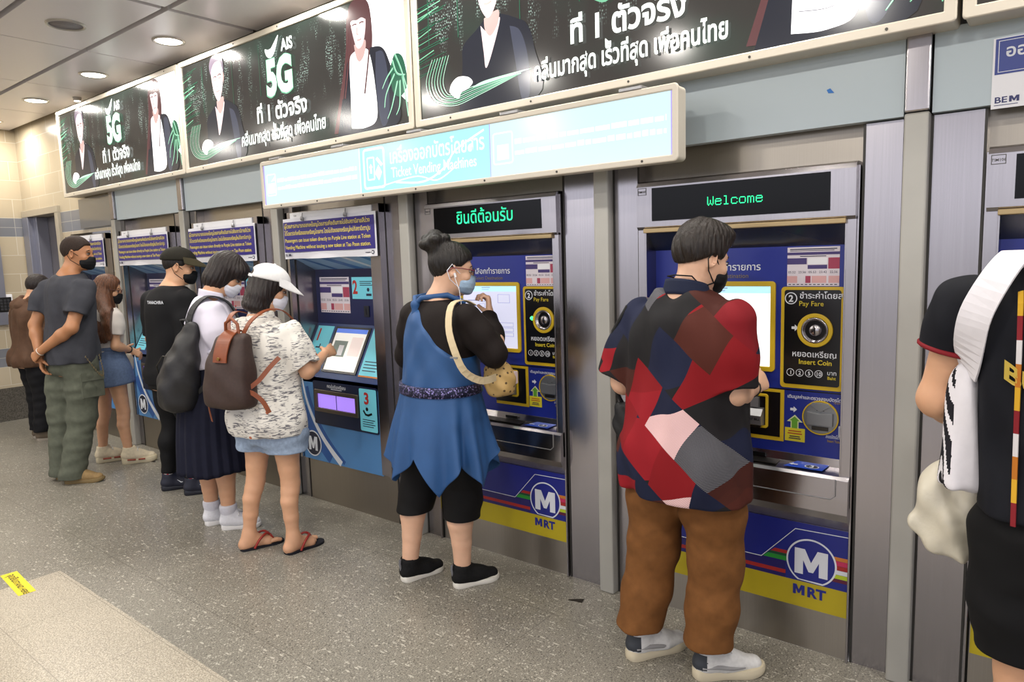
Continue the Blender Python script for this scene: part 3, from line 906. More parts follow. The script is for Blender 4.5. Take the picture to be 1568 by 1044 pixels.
def token_machine(xc, label, detail=True):
    root = empty('token_machine', (xc, WALL, 0)); tag(root, label, 'token machine', 'blue token machines')
    L_, R_ = -.455, .345
    mb = MB()
    mb.box(R_, .435, -.035, .20, .30, 1.93, 0); mb.box(.435, .45, -.05, .20, .295, 1.935, 0)
    mb.box(-.478, L_, -.045, .20, .295, 1.935, 0); mb.box(-.478, .45, -.045, .2, 1.885, 1.935, 0)
    mb.box(-.44, .44, 0.0, .1, 0.0, .30, 1); mb.box(-.44, .43, .21, .49, .02, 1.9, 2)
    mb.box(-.41, .39, -.052, -.045, 1.893, 1.93, 3)
    mb.text('TOM', -.37, 1.905, .014, -0.0525, 2)
    mb.build('housing', [STEEL, STEEL2, DARK, WHITE_P], root, bevel=0.004)
    # hood with blue and white swooshes
    mb = MB(); mb.extr([(-.02, 1.70), (-.02, 1.64), (.15, 1.56), (.17, 1.70)], L_, R_, 0)
    hd = mb.build('hood', PALEB, root)
    mb = MB()
    for x0, x1, w_, mi in ((-.40, -.25, .05, 0), (-.20, -.02, .09, 0), (.02, .16, .05, 1), (.2, .30, .06, 0)):
        mb.add([(x0, -.0215, 1.64), (x0 + w_, -.0215, 1.64), (x1 + w_, .148, 1.5598), (x1, .148, 1.5598)], [(0, 1, 2, 3)], mi)
    mb.build('swoosh', [mat('swoosh_blue', '#3f74b0', 0.4), TWHITE], hd)
    # upper panel
    y = .15
    mb = MB(); mb.box(L_, R_, y, .2, 1.19, 1.57, 0)
    up = mb.build('upper_panel', NAVY, root)
    poster(root, -.41, -.10, 1.27, 1.508, y)
    mb = MB(); mb.box(-.07, .19, y - .003, y, 1.365, 1.506, 0); mb.text('2', -.062, 1.40, .12, y - .004, 1, 'L', 0.03, .8)
    for i in range(3):
        mb.box(.01, .15 - .03 * (i % 2), y - .0035, y - .003, 1.475 - .012 * i, 1.48 - .012 * i, 2)
    mb.box(.07, .12, y - .004, y - .003, 1.385, 1.40, 2); mb.disc(.09, 1.425, .012, y - .004, y - .003, 2, 16)
    mb.build('instruction_card', [CYAN, DIGIT, LETD], root)
    mb = MB(); mb.box(.04, .09, y - .006, y, 1.25, 1.32, 0); mb.box(.06, .066, y - .008, y - .006, 1.265, 1.305, 1)
    mb.build('coin_slot', [mat('slot_plate', '#30333c', 0.35, 0.5), BLK], root)
    # sloping console
    mb = MB(); mb.extr([(.15, 1.195), (-.03, .86), (-.03, .82), (.19, .82), (.19, 1.195)], L_, R_, 0)
    co = mb.build('console', mat('console_blue', '#1d3668', 0.4), root)
    a = Vector((0, -.18, -.335)).normalized(); nrm = Vector((0, -a.z, a.y)) * -1
    top = Vector((0, .15, 1.195)); LEN = math.hypot(.18, .335)
    nrm = Vector((0, -.335, .18)).normalized()

    def S(x, t, h):
        v = top + a * t + nrm * h
        return (x, v.y, v.z)

    def slab(mb, x0, x1, t0, t1, h0, h1, mi):
        vs = [S(x, t, h) for h in (h0, h1) for t in (t0, t1) for x in (x0, x1)]
        mb.add(vs, [(0, 1, 3, 2), (4, 6, 7, 5), (0, 4, 5, 1), (2, 3, 7, 6), (0, 2, 6, 4), (1, 5, 7, 3)], mi)
    mb = MB(); slab(mb, -.235, .115, .02, .34, 0, .006, 0); sc = mb.build('screen_bezel', BLK, root)
    mb = MB(); slab(mb, -.215, .095, .035, .325, .006, .008, 0); slab(mb, -.215, .095, .035, .065, .008, .0085, 1); slab(mb, -.195, -.06, .12, .23, .008, .0085, 2); slab(mb, -.135, -.085, .15, .22, .0085, .009, 3)
    slab(mb, -.03, .08, .09, .22, .008, .0085, 4)
    mb.build('screen', [mat('screen_cream', '#d6d3cc', 0.3, emit=0.55, emit_color='#d8d6d0'), mat('screen_blue', '#4a6fc4', 0.3, emit=0.5, emit_color='#4a6fd4'), mat('screen_photo', '#6d7a72', 0.4, emit=0.2, emit_color='#6d7a72'), WHITE_P,
                        mat('screen_note', '#d9c9c4', 0.4, emit=0.4, emit_color='#d9c9c4')], sc)
    for x0, x1, dg in ((-.435, -.262, '1'), (.14, .325, '')):
        mb = MB(); slab(mb, x0, x1, .02, .345, 0, .003, 0)
        if not dg:
            slab(mb, x0, x1, .335, .345, .003, .0035, 3)
        if dg:
            V, F, wd = text_mesh('1', 0.03); mb.add([S(x0 + .015 + p * .1, .125 - q * .12, .004) for p, q in V], F, 1)
            slab(mb, x0 + .05, x0 + .10, .17, .18, .003, .004, 2); slab(mb, x0 + .085, x0 + .095, .15, .17, .003, .004, 2)
        for i in range(4):
            slab(mb, x0 + .02, x1 - .02 - .02 * (i % 2), .24 + .02 * i, .246 + .02 * i, .003, .0035, 2)
        mb.build('instruction_card', [CYAN, DIGIT, LETD, ORANGE], root)
    # lower front
    F0 = -.03
    mb = MB(); mb.box(L_, R_, F0, .19, .288, .862, 0)
    lf = mb.build('front_panel', LBLUE, root, bevel=0.004)
    mb = MB()
    cv = [(-.43, .86), (-.40, .72), (-.345, .60), (-.26, .48), (-.15, .375), (-.04, .29)]
    cv = smooth2(cv, 24)
    mb.strip([(p[0] - .055, p[1] - .02) for p in cv if p[0] - .055 > L_ + .02 and p[1] - .02 > .3], .075, F0 - .0007, F0, 1)
    mb.strip([(p[0] + .035, p[1] + .01) for p in cv if p[1] < .8 and p[1] + .01 > .305], .03, F0 - .0007, F0, 1)
    mb.strip([p for p in cv if p[1] < .855 and p[1] > .297], [.012 + .034 * i / 24 for i in range(30)], F0 - .0012, F0, 0)
    mb.build('swoosh', [TWHITE, MBLUE], lf)
    mb = MB(); mb.rbox(-.30, .335, .548, .836, .012, F0 - .008, F0, 0)
    dk = mb.build('dispenser_panel', mat('dispenser_navy', '#101c3a', 0.35), root)
    mb = MB(); mb.frame(-.275, .165, .636, .782, .026, F0 - .022, F0 - .008, 0, .006); fr = mb.build('slot_rim', mat('slot_bronze', '#6e655b', 0.35, 0.8), dk, bevel=0.003)
    mb = MB(); mb.box(-.25, .14, F0 - .0095, F0 - .0075, .66, .757, 0); mb.box(-.06, -.055, F0 - .012, F0 - .009, .66, .757, 1); mb.build('slot_window', [UVGLOW, mat('slot_divider', '#5b4a8a', 0.4)], fr)
    mb = MB(); mb.rbox(.172, .330, .560, .826, .01, F0 - .010, F0 - .008, 0); mb.text('3', .215, .733, .10, F0 - .011, 1, 'L', 0.035)
    mb.disc(.24, .70, .012, F0 - .0105, F0 - .01, 2, 16); mb.strip([(.205, .69), (.225, .665), (.25, .662), (.285, .675)], .014, F0 - .0105, F0 - .01, 2)
    for i in range(4):
        mb.box(.195, .31 - .015 * (i % 2), F0 - .0105, F0 - .01, .63 - .014 * i, .635 - .014 * i, 3)
    mb.build('instruction_card', [CYAN, DIGIT, BLK, LETD], dk)
    mb = MB(); mb.text('กดปุ่มรับเหรียญ', -.055, .80, .03, F0 - .0087, 0, 'C', 0.01); mb.box(-.11, .0, F0 - .0087, F0 - .008, .79, .794, 0)
    mb.build('lettering', [LETW], dk)
    mb = MB(); cx, cz, r = -.345, .402, .088
    mb.disc(cx, cz, r, F0 - .0026, F0 - .001, 0); mb.disc(cx, cz, r * .9, F0 - .0034, F0 - .0026, 1); m_glyph(mb, cx, cz, .095, .095, F0 - .0042, F0 - .0034, 0)
    mb.build('logo', [TWHITE, mat('logo_dark', '#121a34', 0.4)], root)
    return root


def smooth2(pts, n):
    """Catmull-Rom resample of 2-D points."""
    P = [pts[0]] + list(pts) + [pts[-1]]
    out = []
    k = len(pts) - 1
    for i in range(n + 1):
        u = i / n * k; j = min(int(u), k - 1); t = u - j
        a, b, c, d = P[j], P[j + 1], P[j + 2], P[j + 3]
        out.append(tuple(0.5 * (2 * b[q] + (c[q] - a[q]) * t + (2 * a[q] - 5 * b[q] + 4 * c[q] - d[q]) * t * t + (3 * b[q] - a[q] - 3 * c[q] + d[q]) * t ** 3) for q in range(len(b))))
    return out


TL = ['blue token machine at the far tiled wall, behind the man in the grey t-shirt', 'blue token machine between the long-haired woman and the man in the black cap',
      'blue token machine hidden behind the student in the white blouse', 'blue token machine with lit violet slot, used by the woman in the white cap']
BN = ['purple notice banner half hidden by the head of the man in the grey t-shirt', 'purple notice banner above the long-haired woman, left of the black cap',
      'purple notice banner just above the dark-haired student in the white blouse', 'purple notice banner with yellow text, above and right of the white cap']
for i in range(4):
    token_machine(MX[i], TL[i])
    r = empty('notice_banner', (MX[i] - .02, WALL - .057, 0)); tag(r, BN[i], 'banner', 'purple notice banners hung on the token machines')
    mb = MB(); mb.add([(-.46 + .92 * u / 12, .004 * math.sin(u * .9) - .003 * k, (1.635, 1.893)[j] + .002 * math.sin(u)) for k in (0, 1) for j in (0, 1) for u in range(13)],
                      [(a, a + 1, a + 14, a + 13) for a in range(12)] + [(26 + a, 26 + a + 13, 26 + a + 14, 26 + a + 1) for a in range(12)], 0)
    mb.build('banner_sheet', mat('banner_white', '#dcdce2', 0.45), r)
    mb = MB(); mb.box(-.448, .448, -.0095, -.0085, 1.678, 1.872, 0); mb.build('print_field', mat('banner_purple', '#281c72', 0.4), r)
    mb = MB()
    for k, (t, z, s) in enumerate((('ผู้โดยสารสามารถออกเหรียญโดยสารเพื่อเดินทางไปยังสถานีสายสีม่วง', 1.833, 0.036), ('ได้โดยตรงที่เครื่องออกเหรียญโดยสาร โดยไม่ต้องออกเหรียญใหม่ที่สถานีเตาปูน', 1.787, 0.036),
                                   ('Passengers can issue token directly to Purple Line station at Token', 1.742, .034), ('Vending Machine without issuing a new token at Tao Poon station.', 1.698, .034))):
        V, F, wd = text_mesh(t, 0.006)
        mb.text(t, -.438, z, s, -.0105, 0, 'L', 0.006, min(1.0, .85 / (wd * s)))
    mb.text('BE', -.442, 1.652, .024, -.0105, 1, 'L', 0.02); m_glyph(mb, -.396, 1.6605, .021, .017, -.0108, -.0095, 1); mb.disc(.425, 1.657, .012, -.0108, -.0095, 1, 20); m_glyph(mb, .425, 1.657, .014, .012, -.0115, -.0108, 2); mb.box(.36, .405, -.0105, -.0095, 1.655, 1.659, 1)
    mb.build('lettering', [mat('banner_gold', '#e3d04e', 0.5), LETD, LETW], r)
    for hx in (-.24, .19):
        mb = MB(); mb.lathe([(.0001, -.016), (.014, -.014), (.014, -.006), (.0001, -.004)], hx, 0, 1.888, 'y', 0, 16); mb.tube([(hx, -.008, 1.895), (hx, -.004, 1.925)], .004)
        mb.build('suction_hook', SILVER, r)


# ================================================================ advertising light boxes and the long sign
def emis(name, color, e):
    m = mat(name, tuple(x * 0.25 for x in srgb(color)), 0.16, emit=e, emit_color=color)
    return m


def city_mat():
    """Printed night skyline: dark field with scattered green-white window lights and streaks."""
    m = mat('advert_city', '#0c0f0e', 0.14)
    nt, b = nodes_of(m)
    N, L = nt.nodes.new, nt.links.new
    tc = N('ShaderNodeTexCoord'); sx = N('ShaderNodeSeparateXYZ'); L(tc.outputs['Object'], sx.inputs['Vector'])
    cb = N('ShaderNodeCombineXYZ'); L(sx.outputs['X'], cb.inputs['X']); L(sx.outputs['Z'], cb.inputs['Y'])
    mp = N('ShaderNodeMapping'); mp.inputs['Scale'].default_value = (95, 70, 1); L(cb.outputs['Vector'], mp.inputs['Vector'])
    vo = N('ShaderNodeTexVoronoi'); vo.voronoi_dimensions = '2D'; vo.inputs['Scale'].default_value = 1; vo.inputs['Randomness'].default_value = .6
    L(mp.outputs['Vector'], vo.inputs['Vector'])
    d = N('ShaderNodeMath'); d.operation = 'LESS_THAN'; d.inputs[1].default_value = .28; L(vo.outputs['Distance'], d.inputs[0])
    # blocks of buildings switch the windows on
    mp2 = N('ShaderNodeMapping'); mp2.inputs['Scale'].default_value = (11, 2.6, 1); L(cb.outputs['Vector'], mp2.inputs['Vector'])
    n2 = N('ShaderNodeTexNoise'); n2.noise_dimensions = '2D'; n2.inputs['Scale'].default_value = 1.3; n2.inputs['Detail'].default_value = 1; L(mp2.outputs['Vector'], n2.inputs['Vector'])
    r2 = N('ShaderNodeMapRange'); r2.inputs['From Min'].default_value = .54; r2.inputs['From Max'].default_value = .72; L(n2.outputs['Fac'], r2.inputs['Value'])
    zz = N('ShaderNodeMapRange'); zz.inputs['From Min'].default_value = .22; zz.inputs['From Max'].default_value = .42; L(sx.outputs['Z'], zz.inputs['Value'])
    z2 = N('ShaderNodeMapRange'); z2.inputs['From Min'].default_value = .70; z2.inputs['From Max'].default_value = .60; L(sx.outputs['Z'], z2.inputs['Value'])
    cur = d.outputs[0]
    for q in (r2.outputs['Result'], zz.outputs['Result'], z2.outputs['Result']):
        mu = N('ShaderNodeMath'); mu.operation = 'MULTIPLY'; L(cur, mu.inputs[0]); L(q, mu.inputs[1]); cur = mu.outputs[0]
    sc = N('ShaderNodeSeparateColor'); L(vo.outputs['Color'], sc.inputs['Color'])
    mu = N('ShaderNodeMath'); mu.operation = 'MULTIPLY'; L(cur, mu.inputs[0]); L(sc.outputs['Red'], mu.inputs[1])
    rp = N('ShaderNodeValToRGB'); rp.color_ramp.elements[0].color = (*srgb('#443f3c'), 1); rp.color_ramp.elements[1].color = (*srgb('#d4efe2'), 1); rp.color_ramp.elements[1].position = .7  # dark field lifted: reflection haze put into the emission colour
    L(mu.outputs[0], rp.inputs['Fac'])
    # soft green glow low down and on the left
    n3 = N('ShaderNodeTexNoise'); n3.noise_dimensions = '2D'; n3.inputs['Scale'].default_value = 2.2; L(cb.outputs['Vector'], n3.inputs['Vector'])
    r3 = N('ShaderNodeMapRange'); r3.inputs['From Min'].default_value = .5; r3.inputs['From Max'].default_value = .8; r3.inputs['To Max'].default_value = .35; L(n3.outputs['Fac'], r3.inputs['Value'])
    mx = N('ShaderNodeMix'); mx.data_type = 'RGBA'; L(r3.outputs['Result'], mx.inputs['Factor']); L(rp.outputs['Color'], mx.inputs['A']); mx.inputs['B'].default_value = (*srgb('#3d6f5c'), 1)
    L(mx.outputs['Result'], b.inputs['Emission Color']); b.inputs['Emission Strength'].default_value = 0.95
    return m


A_BLK = emis('advert_black', '#3a3634', 0.8)  # black lifted by haze put into its emission
A_SUIT = emis('advert_suit', '#2c2e38', 0.9)
A_SUIT2 = emis('advert_suit_light', '#4b4f60', 0.9)
A_SKIN = emis('advert_skin', '#f4dfe0', 1.15)
A_SKIN2 = emis('advert_skin_shade', '#d6b3ae', 1.0)
A_HAIR = emis('advert_hair', '#6b4648', 0.8)
A_HAIR2 = emis('advert_hair_man', '#8a7c8e', 0.85)
A_WHITE = emis('advert_white', '#ffffff', 1.7)
A_TXT = emis('advert_text', '#f6fff8', 1.35)
A_GREEN = emis('advert_green', '#7fc9a2', 0.95)
A_GREEN2 = emis('advert_green_dark', '#2f6a50', 0.9)
A_GLOW = emis('advert_glow', '#c9f5dc', 1.1)
A_CITY = city_mat()
A_LINE = emis('advert_fold', '#8d8a94', 0.9)
ART = [A_CITY, A_BLK, A_SUIT, A_SUIT2, A_SKIN, A_SKIN2, A_HAIR, A_HAIR2, A_WHITE, A_TXT, A_GREEN, A_GREEN2, A_GLOW, A_LINE]
AW, AH = 2.395, 0.775              # outer size of one light box
IW, IH = AW - 0.07, AH - 0.075


def sm(pts, n=None):
    q = smooth2(list(pts) + [pts[0]], n or len(pts) * 6)
    return q[:-1]


def advert_art():
    """Printed film of the advert, origin at its lower left corner, flat on y = 0."""
    mb = MB()
    lay = [0]

    def poly(pts, mi, smooth=True):
        lay[0] += 1
        y = -0.0006 * lay[0] / 6 - 0.0004
        p = sm(pts) if smooth else pts
        mb.prism(p, y - 0.0001, y, mi)

    def line(pts, w_, mi, n=30):
        lay[0] += 1
        y = -0.0006 * lay[0] / 6 - 0.0004
        mb.strip(smooth2(pts, n), w_, y - 0.0001, y, mi)
    mb.box(0, IW, 0, 0.003, 0, IH, 0)
    rnd = random.Random(5)
    # light streaks on the left
    for k in range(26):
        z = .2 + rnd.random() * .45
        line([(.0, z), (.08 + rnd.random() * .14, z + .03)], .0022 + rnd.random() * .003, rnd.choice((10, 11, 11)), 2)
    for x in (.08, .28, .66, .98):
        line([(x, .35), (x + .002, .66)], .004, 11, 2)
    # man in a dark suit on the left
    poly([(.27, .0), (.30, .20), (.31, .30), (.40, .36), (.47, .405), (.545, .40), (.64, .36), (.70, .32), (.735, .22), (.75, .0)], 2)
    poly([(.60, .335), (.66, .30), (.70, .18), (.705, .02), (.66, .0), (.63, .16)], 3)
    poly([(.425, .372), (.475, .335), (.545, .385), (.50, .26), (.452, .175), (.44, .25)], 4)
    poly([(.448, .40), (.535, .42), (.53, .36), (.485, .315), (.452, .35)], 5)
    poly([(.405, .55), (.41, .64), (.48, .675), (.55, .63), (.548, .54), (.53, .47), (.50, .415), (.465, .40), (.425, .46)], 4)
    poly([(.55, .50), (.562, .54), (.56, .57), (.547, .57)], 5)
    poly([(.395, .575), (.385, .64), (.415, .69), (.47, .70), (.53, .695), (.56, .65), (.563, .58), (.548, .60), (.53, .645), (.47, .655), (.42, .625)], 7)
    for a, b, c in ((.427, .468, .556), (.487, .53, .562)):
        line([(a, c), ((a + b) / 2, c + .008), (b, c)], .007, 6, 6)
        line([(a + .004, c - .018), (b - .004, c - .017)], .008, 5, 4)
    line([(.472, .545), (.466, .50), (.476, .492)], .006, 5, 6); line([(.452, .465), (.475, .461), (.498, .467)], .008, 5, 6)
    # glowing car trail
    for k in range(7):
        rr = 1 - .10 * k
        line([(.10 + .19 * (1 - rr) + .0, .28), (.05 + .2 * (1 - rr), .17), (.10 + .15 * (1 - rr), .075 + .05 * (1 - rr)), (.24, .035 + .09 * (1 - rr)), (.40, .06 + .08 * (1 - rr)), (.66, .115)], .0045 if k % 2 else .0028, 10 if k % 2 else 12)
    poly([(.21, .105), (.225, .14), (.27, .165), (.335, .155), (.365, .125), (.33, .10), (.29, .09), (.27, .065), (.235, .08)], 8)
    poly([(.36, .10), (.45, .12), (.72, .125), (.45, .105)], 12)
    # woman with long hair on the right
    poly([(IW - .34, IH), (IW, IH), (IW, .10), (IW - .12, .20), (IW - .26, .42), (IW - .30, .55)], 8, False)
    poly([(1.70, .02), (1.78, .25), (1.84, .44), (1.86, .60), (1.90, .69), (1.98, .70), (2.05, .66), (2.07, .52), (2.06, .40), (2.04, .2), (1.98, .02)], 6)
    poly([(1.73, .0), (1.79, .20), (1.84, .37), (1.90, .42), (2.0, .43), (2.13, .42), (2.19, .34), (2.235, .18), (2.22, .0)], 2)
    poly([(2.09, .40), (2.15, .385), (2.18, .24), (2.17, .05), (2.11, .02), (2.08, .22)], 3)
    poly([(1.86, .03), (1.865, .22), (1.87, .38), (1.90, .43), (2.0, .435), (2.04, .40), (2.07, .25), (2.075, .06), (1.98, .02)], 8)
    line([(1.90, .17), (1.93, .145), (2.04, .165)], .003, 13, 8); line([(1.885, .10), (1.98, .09), (2.06, .11)], .003, 13, 8)
    poly([(1.915, .47), (1.93, .40), (1.96, .375), (2.0, .41), (2.01, .48)], 5)
    poly([(1.895, .58), (1.90, .65), (1.955, .675), (2.01, .65), (2.022, .57), (2.0, .48), (1.965, .445), (1.93, .465)], 4)
    poly([(1.88, .585), (1.885, .66), (1.95, .695), (2.02, .665), (2.035, .585), (1.99, .60), (1.95, .595), (1.91, .60)], 6)
    for x in (1.845, 1.865, 2.035):
        line([(x + .03, .58), (x, .40), (x - .05, .2)], .012, 6, 10)
    for a in (1.91, 1.97):
        line([(a, .573), (a + .018, .577), (a + .036, .573)], .006, 6, 4)
    line([(1.95, .555), (1.945, .525), (1.957, .518)], .005, 5, 5); line([(1.945, .49), (1.962, .488), (1.98, .491)], .007, 5, 4)
    # green robot hand
    poly([(2.20, .30), (2.24, .36), (2.30, .33), (2.325, .20), (2.27, .14), (2.21, .18)], 11)
    for p in ([(2.23, .26), (2.16, .17), (2.14, .10)], [(2.25, .22), (2.20, .10), (2.16, .04)], [(2.27, .22), (2.26, .10), (2.23, .05)], [(2.29, .24), (2.31, .12), (2.32, .03)], [(2.22, .29), (2.17, .25), (2.13, .20)], [(2.22, .33), (2.25, .26), (2.31, .24)], [(2.24, .36), (2.28, .28), (2.32, .17)]):
        line(p, [.013 - .0003 * i for i in range(31)], 10)
        line([(q[0] + .003, q[1] + .004) for q in p], .0025, 12)
    # lettering
    y = -0.014
    mb.text('AIS', 1.245, .572, .095, y, 9, 'L', 0.03, .9)
    line([(1.065, .615), (1.10, .585), (1.145, .592), (1.215, .672)], [.004 + .05 * math.sin(math.pi * i / 24) for i in range(25)], 9, 24)
    mb.text('5G', 1.205, .335, .29, y, 10, 'C', 0.062, .78); mb.text('5G', 1.205, .338, .285, y - .001, 9, 'C', 0.045, .78)
    mb.text('ที่ 1 ตัวจริง', 1.20, .185, .135, y, 9, 'C', 0.03, .92)
    t = 'คลื่นมากสุด เร็วที่สุด เพื่อคนไทย'
    wd = text_mesh(t, 0.026)[2]
    mb.text(t, .735, .065, .105, y, 9, 'L', 0.026, .90 / (wd * .105))
    return mb


AX = [-7.405, -5.105, -2.70, -0.297]
AL = ['farthest lit advert box, its left edge against the cream tiled wall', 'lit advert box showing a whole 5G poster, above the token machines',
      'large lit advert box above the long pale blue sign', 'corner of a lit advert box cut off at the top right of the photo']
art0 = None
for i in range(4):
    r = empty('advert_light_box', (AX[i], WALL - .15, 2.283)); tag(r, AL[i], 'advert', 'lit adverts along the wall top')
    wd = (AX[i + 1] - AX[i] - .014) if i < 3 else AW
    k = wd / AW
    if art0 is None:
        mb = MB(); mb.frame(0, AW, 0, AH, .036, 0, .016, 0, .012); fr0 = mb.build('frame', FRAME_W, r, bevel=0.005)
        mb = MB(); mb.rbox(.004, AW - .004, .004, AH - .004, .012, .016, .132, 0); bx0 = mb.build('box', FRAME_W, r, bevel=0.005)
        art0 = advert_art().build('poster_film', ART, r, (.035, .011, .037))
        mb = MB()
        for x in (.25, .75, 1.25, 1.75, 2.2):
            mb.disc(x, .017, .005, -.002, .001, 0, 10); mb.disc(x, AH - .017, .005, -.002, .001, 0, 10)
        sc0 = mb.build('screw', DKSTEEL, r)
        parts = [fr0, bx0, art0, sc0]
        for p in parts:
            p.scale = (k, 1, 1); p.location.x *= k
    else:
        for p in parts:
            c = p.copy(); COL.objects.link(c); c.parent = r; c.scale = (k, 1, 1); c.location.x = (.035 * k if p is art0 else 0)

# long pale-blue lit sign
r = empty('lit_sign', (-3.915, WALL - .30, 1.94)); tag(r, 'long pale blue lit sign over the ticket machines', 'sign')
SW, SH = 2.75, .285
S_A = emis('sign_pale', '#d2eef6', 0.95); S_B = emis('sign_cyan', '#aeeaf4', 0.97); S_V = emis('sign_violet', '#b7a8f2', 0.9); S_W = emis('sign_white', '#ffffff', 1.0)
mb = MB(); mb.frame(0, SW, 0, SH, .026, 0, .014, 0, .018); mb.build('frame', FRAME_W, r, bevel=0.005)
mb = MB(); mb.rbox(.006, SW - .006, .004, SH - .004, .018, .014, .085, 0); mb.build('box', FRAME_W, r, bevel=0.006)
mb = MB(); mb.box(.026, .925, .007, .012, .026, SH - .026, 0); mb.box(.925, 1.835, .007, .012, .026, SH - .026, 1); mb.box(1.835, SW - .026, .007, .012, .026, SH - .026, 0)
mb.box(.026, .036, .0065, .007, .026, SH - .026, 2); mb.box(SW - .032, SW - .026, .0065, .007, .026, SH - .026, 2); mb.box(.925, .931, .006, .007, .026, SH - .026, 3); mb.box(1.832, 1.835, .006, .007, .026, SH - .026, 2)
mb.build('sign_face', [S_A, S_B, S_V, S_W], r)
mb = MB(); y = .006
mb.frame(.055, .150, .075, .205, .006, y, y + .001, 0, .012); mb.box(.07, .135, y, y + .001, .09, .15, 0); mb.prism([(.10, .16), (.142, .165), (.142, .19)], y, y + .001, 0)
mb.frame(.955, 1.125, .040, .250, .012, y, y + .001, 0, .022); mb.frame(.985, 1.045, .085, .205, .008, y, y + .001, 0, .01)
mb.frame(1.85, 1.965, .075, .215, .006, y, y + .001, 0, .014); mb.box(1.875, 1.94, y, y + .001, .095, .16, 0)
mb.prism([(1.045, .12), (1.075, .08), (1.10, .12), (1.075, .16)], y, y + .001, 0); mb.prism([(1.055, .19), (1.095, .15), (1.11, .16), (1.07, .2)], y, y + .001, 0)
mb.prism([(1.008, .12), (1.022, .12), (1.022, .15), (1.03, .15), (1.015, .17), (1.0, .15), (1.008, .15)], y, y + .001, 0)
t = 'เครื่องออกบัตรโดยสาร'; wd = text_mesh(t, 0.012)[2]; mb.text(t, 1.16, .155, .098, y, 0, 'L', 0.012, .64 / (wd * .098))
t = 'Ticket Vending Machines'; wd = text_mesh(t, 0.01)[2]; mb.text(t, 1.17, .085, .072, y, 0, 'L', 0.01, .58 / (wd * .072))
rnd = random.Random(2)
for x0, x1, zz in ((.165, .90, .15), (.165, .90, .105), (1.975, 2.70, .155), (1.975, 2.70, .108)):
    x = x0
    while x < x1:
        l_ = .02 + rnd.random() * .05
        mb.box(x, min(x + l_, x1), y, y + .001, zz, zz + .016 + .006 * rnd.random(), 0); x += l_ + .008
mb.build('lettering', [S_W], r)
mb = MB(); mb.strip(smooth2([(1.2, .06), (1.4, .045), (1.55, .10), (1.62, .17), (1.80, .24)], 20), .010, .0064, .007, 0); mb.strip(smooth2([(1.1, .05), (1.35, .075), (1.5, .045), (1.66, .12)], 20), .007, .0064, .007, 0)
mb.build('wave_pattern', [mat('sign_wave', '#bff0f8', 0.2, emit=1.05, emit_color='#c8f4fa')], r)
mb = MB()
for x in (.2, .55, .95, 1.35, 1.8, 2.2, 2.6):
    mb.disc(x, .013, .005, -.002, .001, 0, 10)
mb.build('screw', DKSTEEL, r)
for x in (.15, .75, 1.35, 1.95, 2.55):
    mb = MB(); mb.box(x - .015, x + .015, .085, .29, SH - .05, SH - .03, 0); mb.box(x - .05, x + .05, .0, .10, SH, SH + .014, 0)
    mb.build('bracket', SILVER, r, bevel=0.003)

# operator panel sign at the right edge and a scrap of blue tape
r = empty('wall_sign', (-.222, WALL - .0285, 2.02)); tag(r, 'white and blue notice sign on the glass fascia at the right edge', 'sign')
mb = MB(); mb.box(0, .62, -.004, 0, 0, .215); mb.build('sign_sheet', WHITE_P, r)
mb = MB(); mb.box(.006, .61, -.0052, -.004, .104, .212, 0); mb.frame(.014, .60, .110, .206, .002, -.0056, -.005, 1); mb.text('ออก', .032, .155, .05, -.0058, 1, 'L', 0.02)
mb.build('print_field', [mat('sign_blue', '#2b3c8a', 0.4), LETW], r)
mb = MB()
mb.text('BE', .008, .017, .026, -.0047, 0, 'L', 0.02, 1.25); m_glyph(mb, .060, .026, .026, .018, -.0052, -.0042, 0); mb.box(.008, .07, -.0047, -.004, .009, .011, 0)
mb.build('lettering', [mat('logo_indigo', '#2a2f66', 0.5)], r)
r = empty('tape_scrap', (-.705, WALL - .0287, 2.155)); tag(r, 'tiny scrap of blue tape on the glass fascia', 'tape')
mb = MB(); mb.prism([(-.012, .008), (.0, .012), (.014, -.006), (-.006, -.004)], -.0012, 0); mb.build('tape', mat('tape_blue', '#1f6fc0', 0.5), r)


# ================================================================ smooth solid modelling (distance fields -> one continuous mesh)
def V3(p):
    return np.array([p[0], p[1], p[2]], dtype=np.float32)


def unit(v):
    v = np.asarray(v, dtype=np.float32)
    return v / (np.linalg.norm(v) + 1e-9)


def smin(a, b, k):
    h = np.maximum(k - np.abs(a - b), 0) / k
    return np.minimum(a, b) - h * h * k * 0.25


def smax(a, b, k):
    h = np.maximum(k - np.abs(a - b), 0) / k
    return np.maximum(a, b) + h * h * k * 0.25


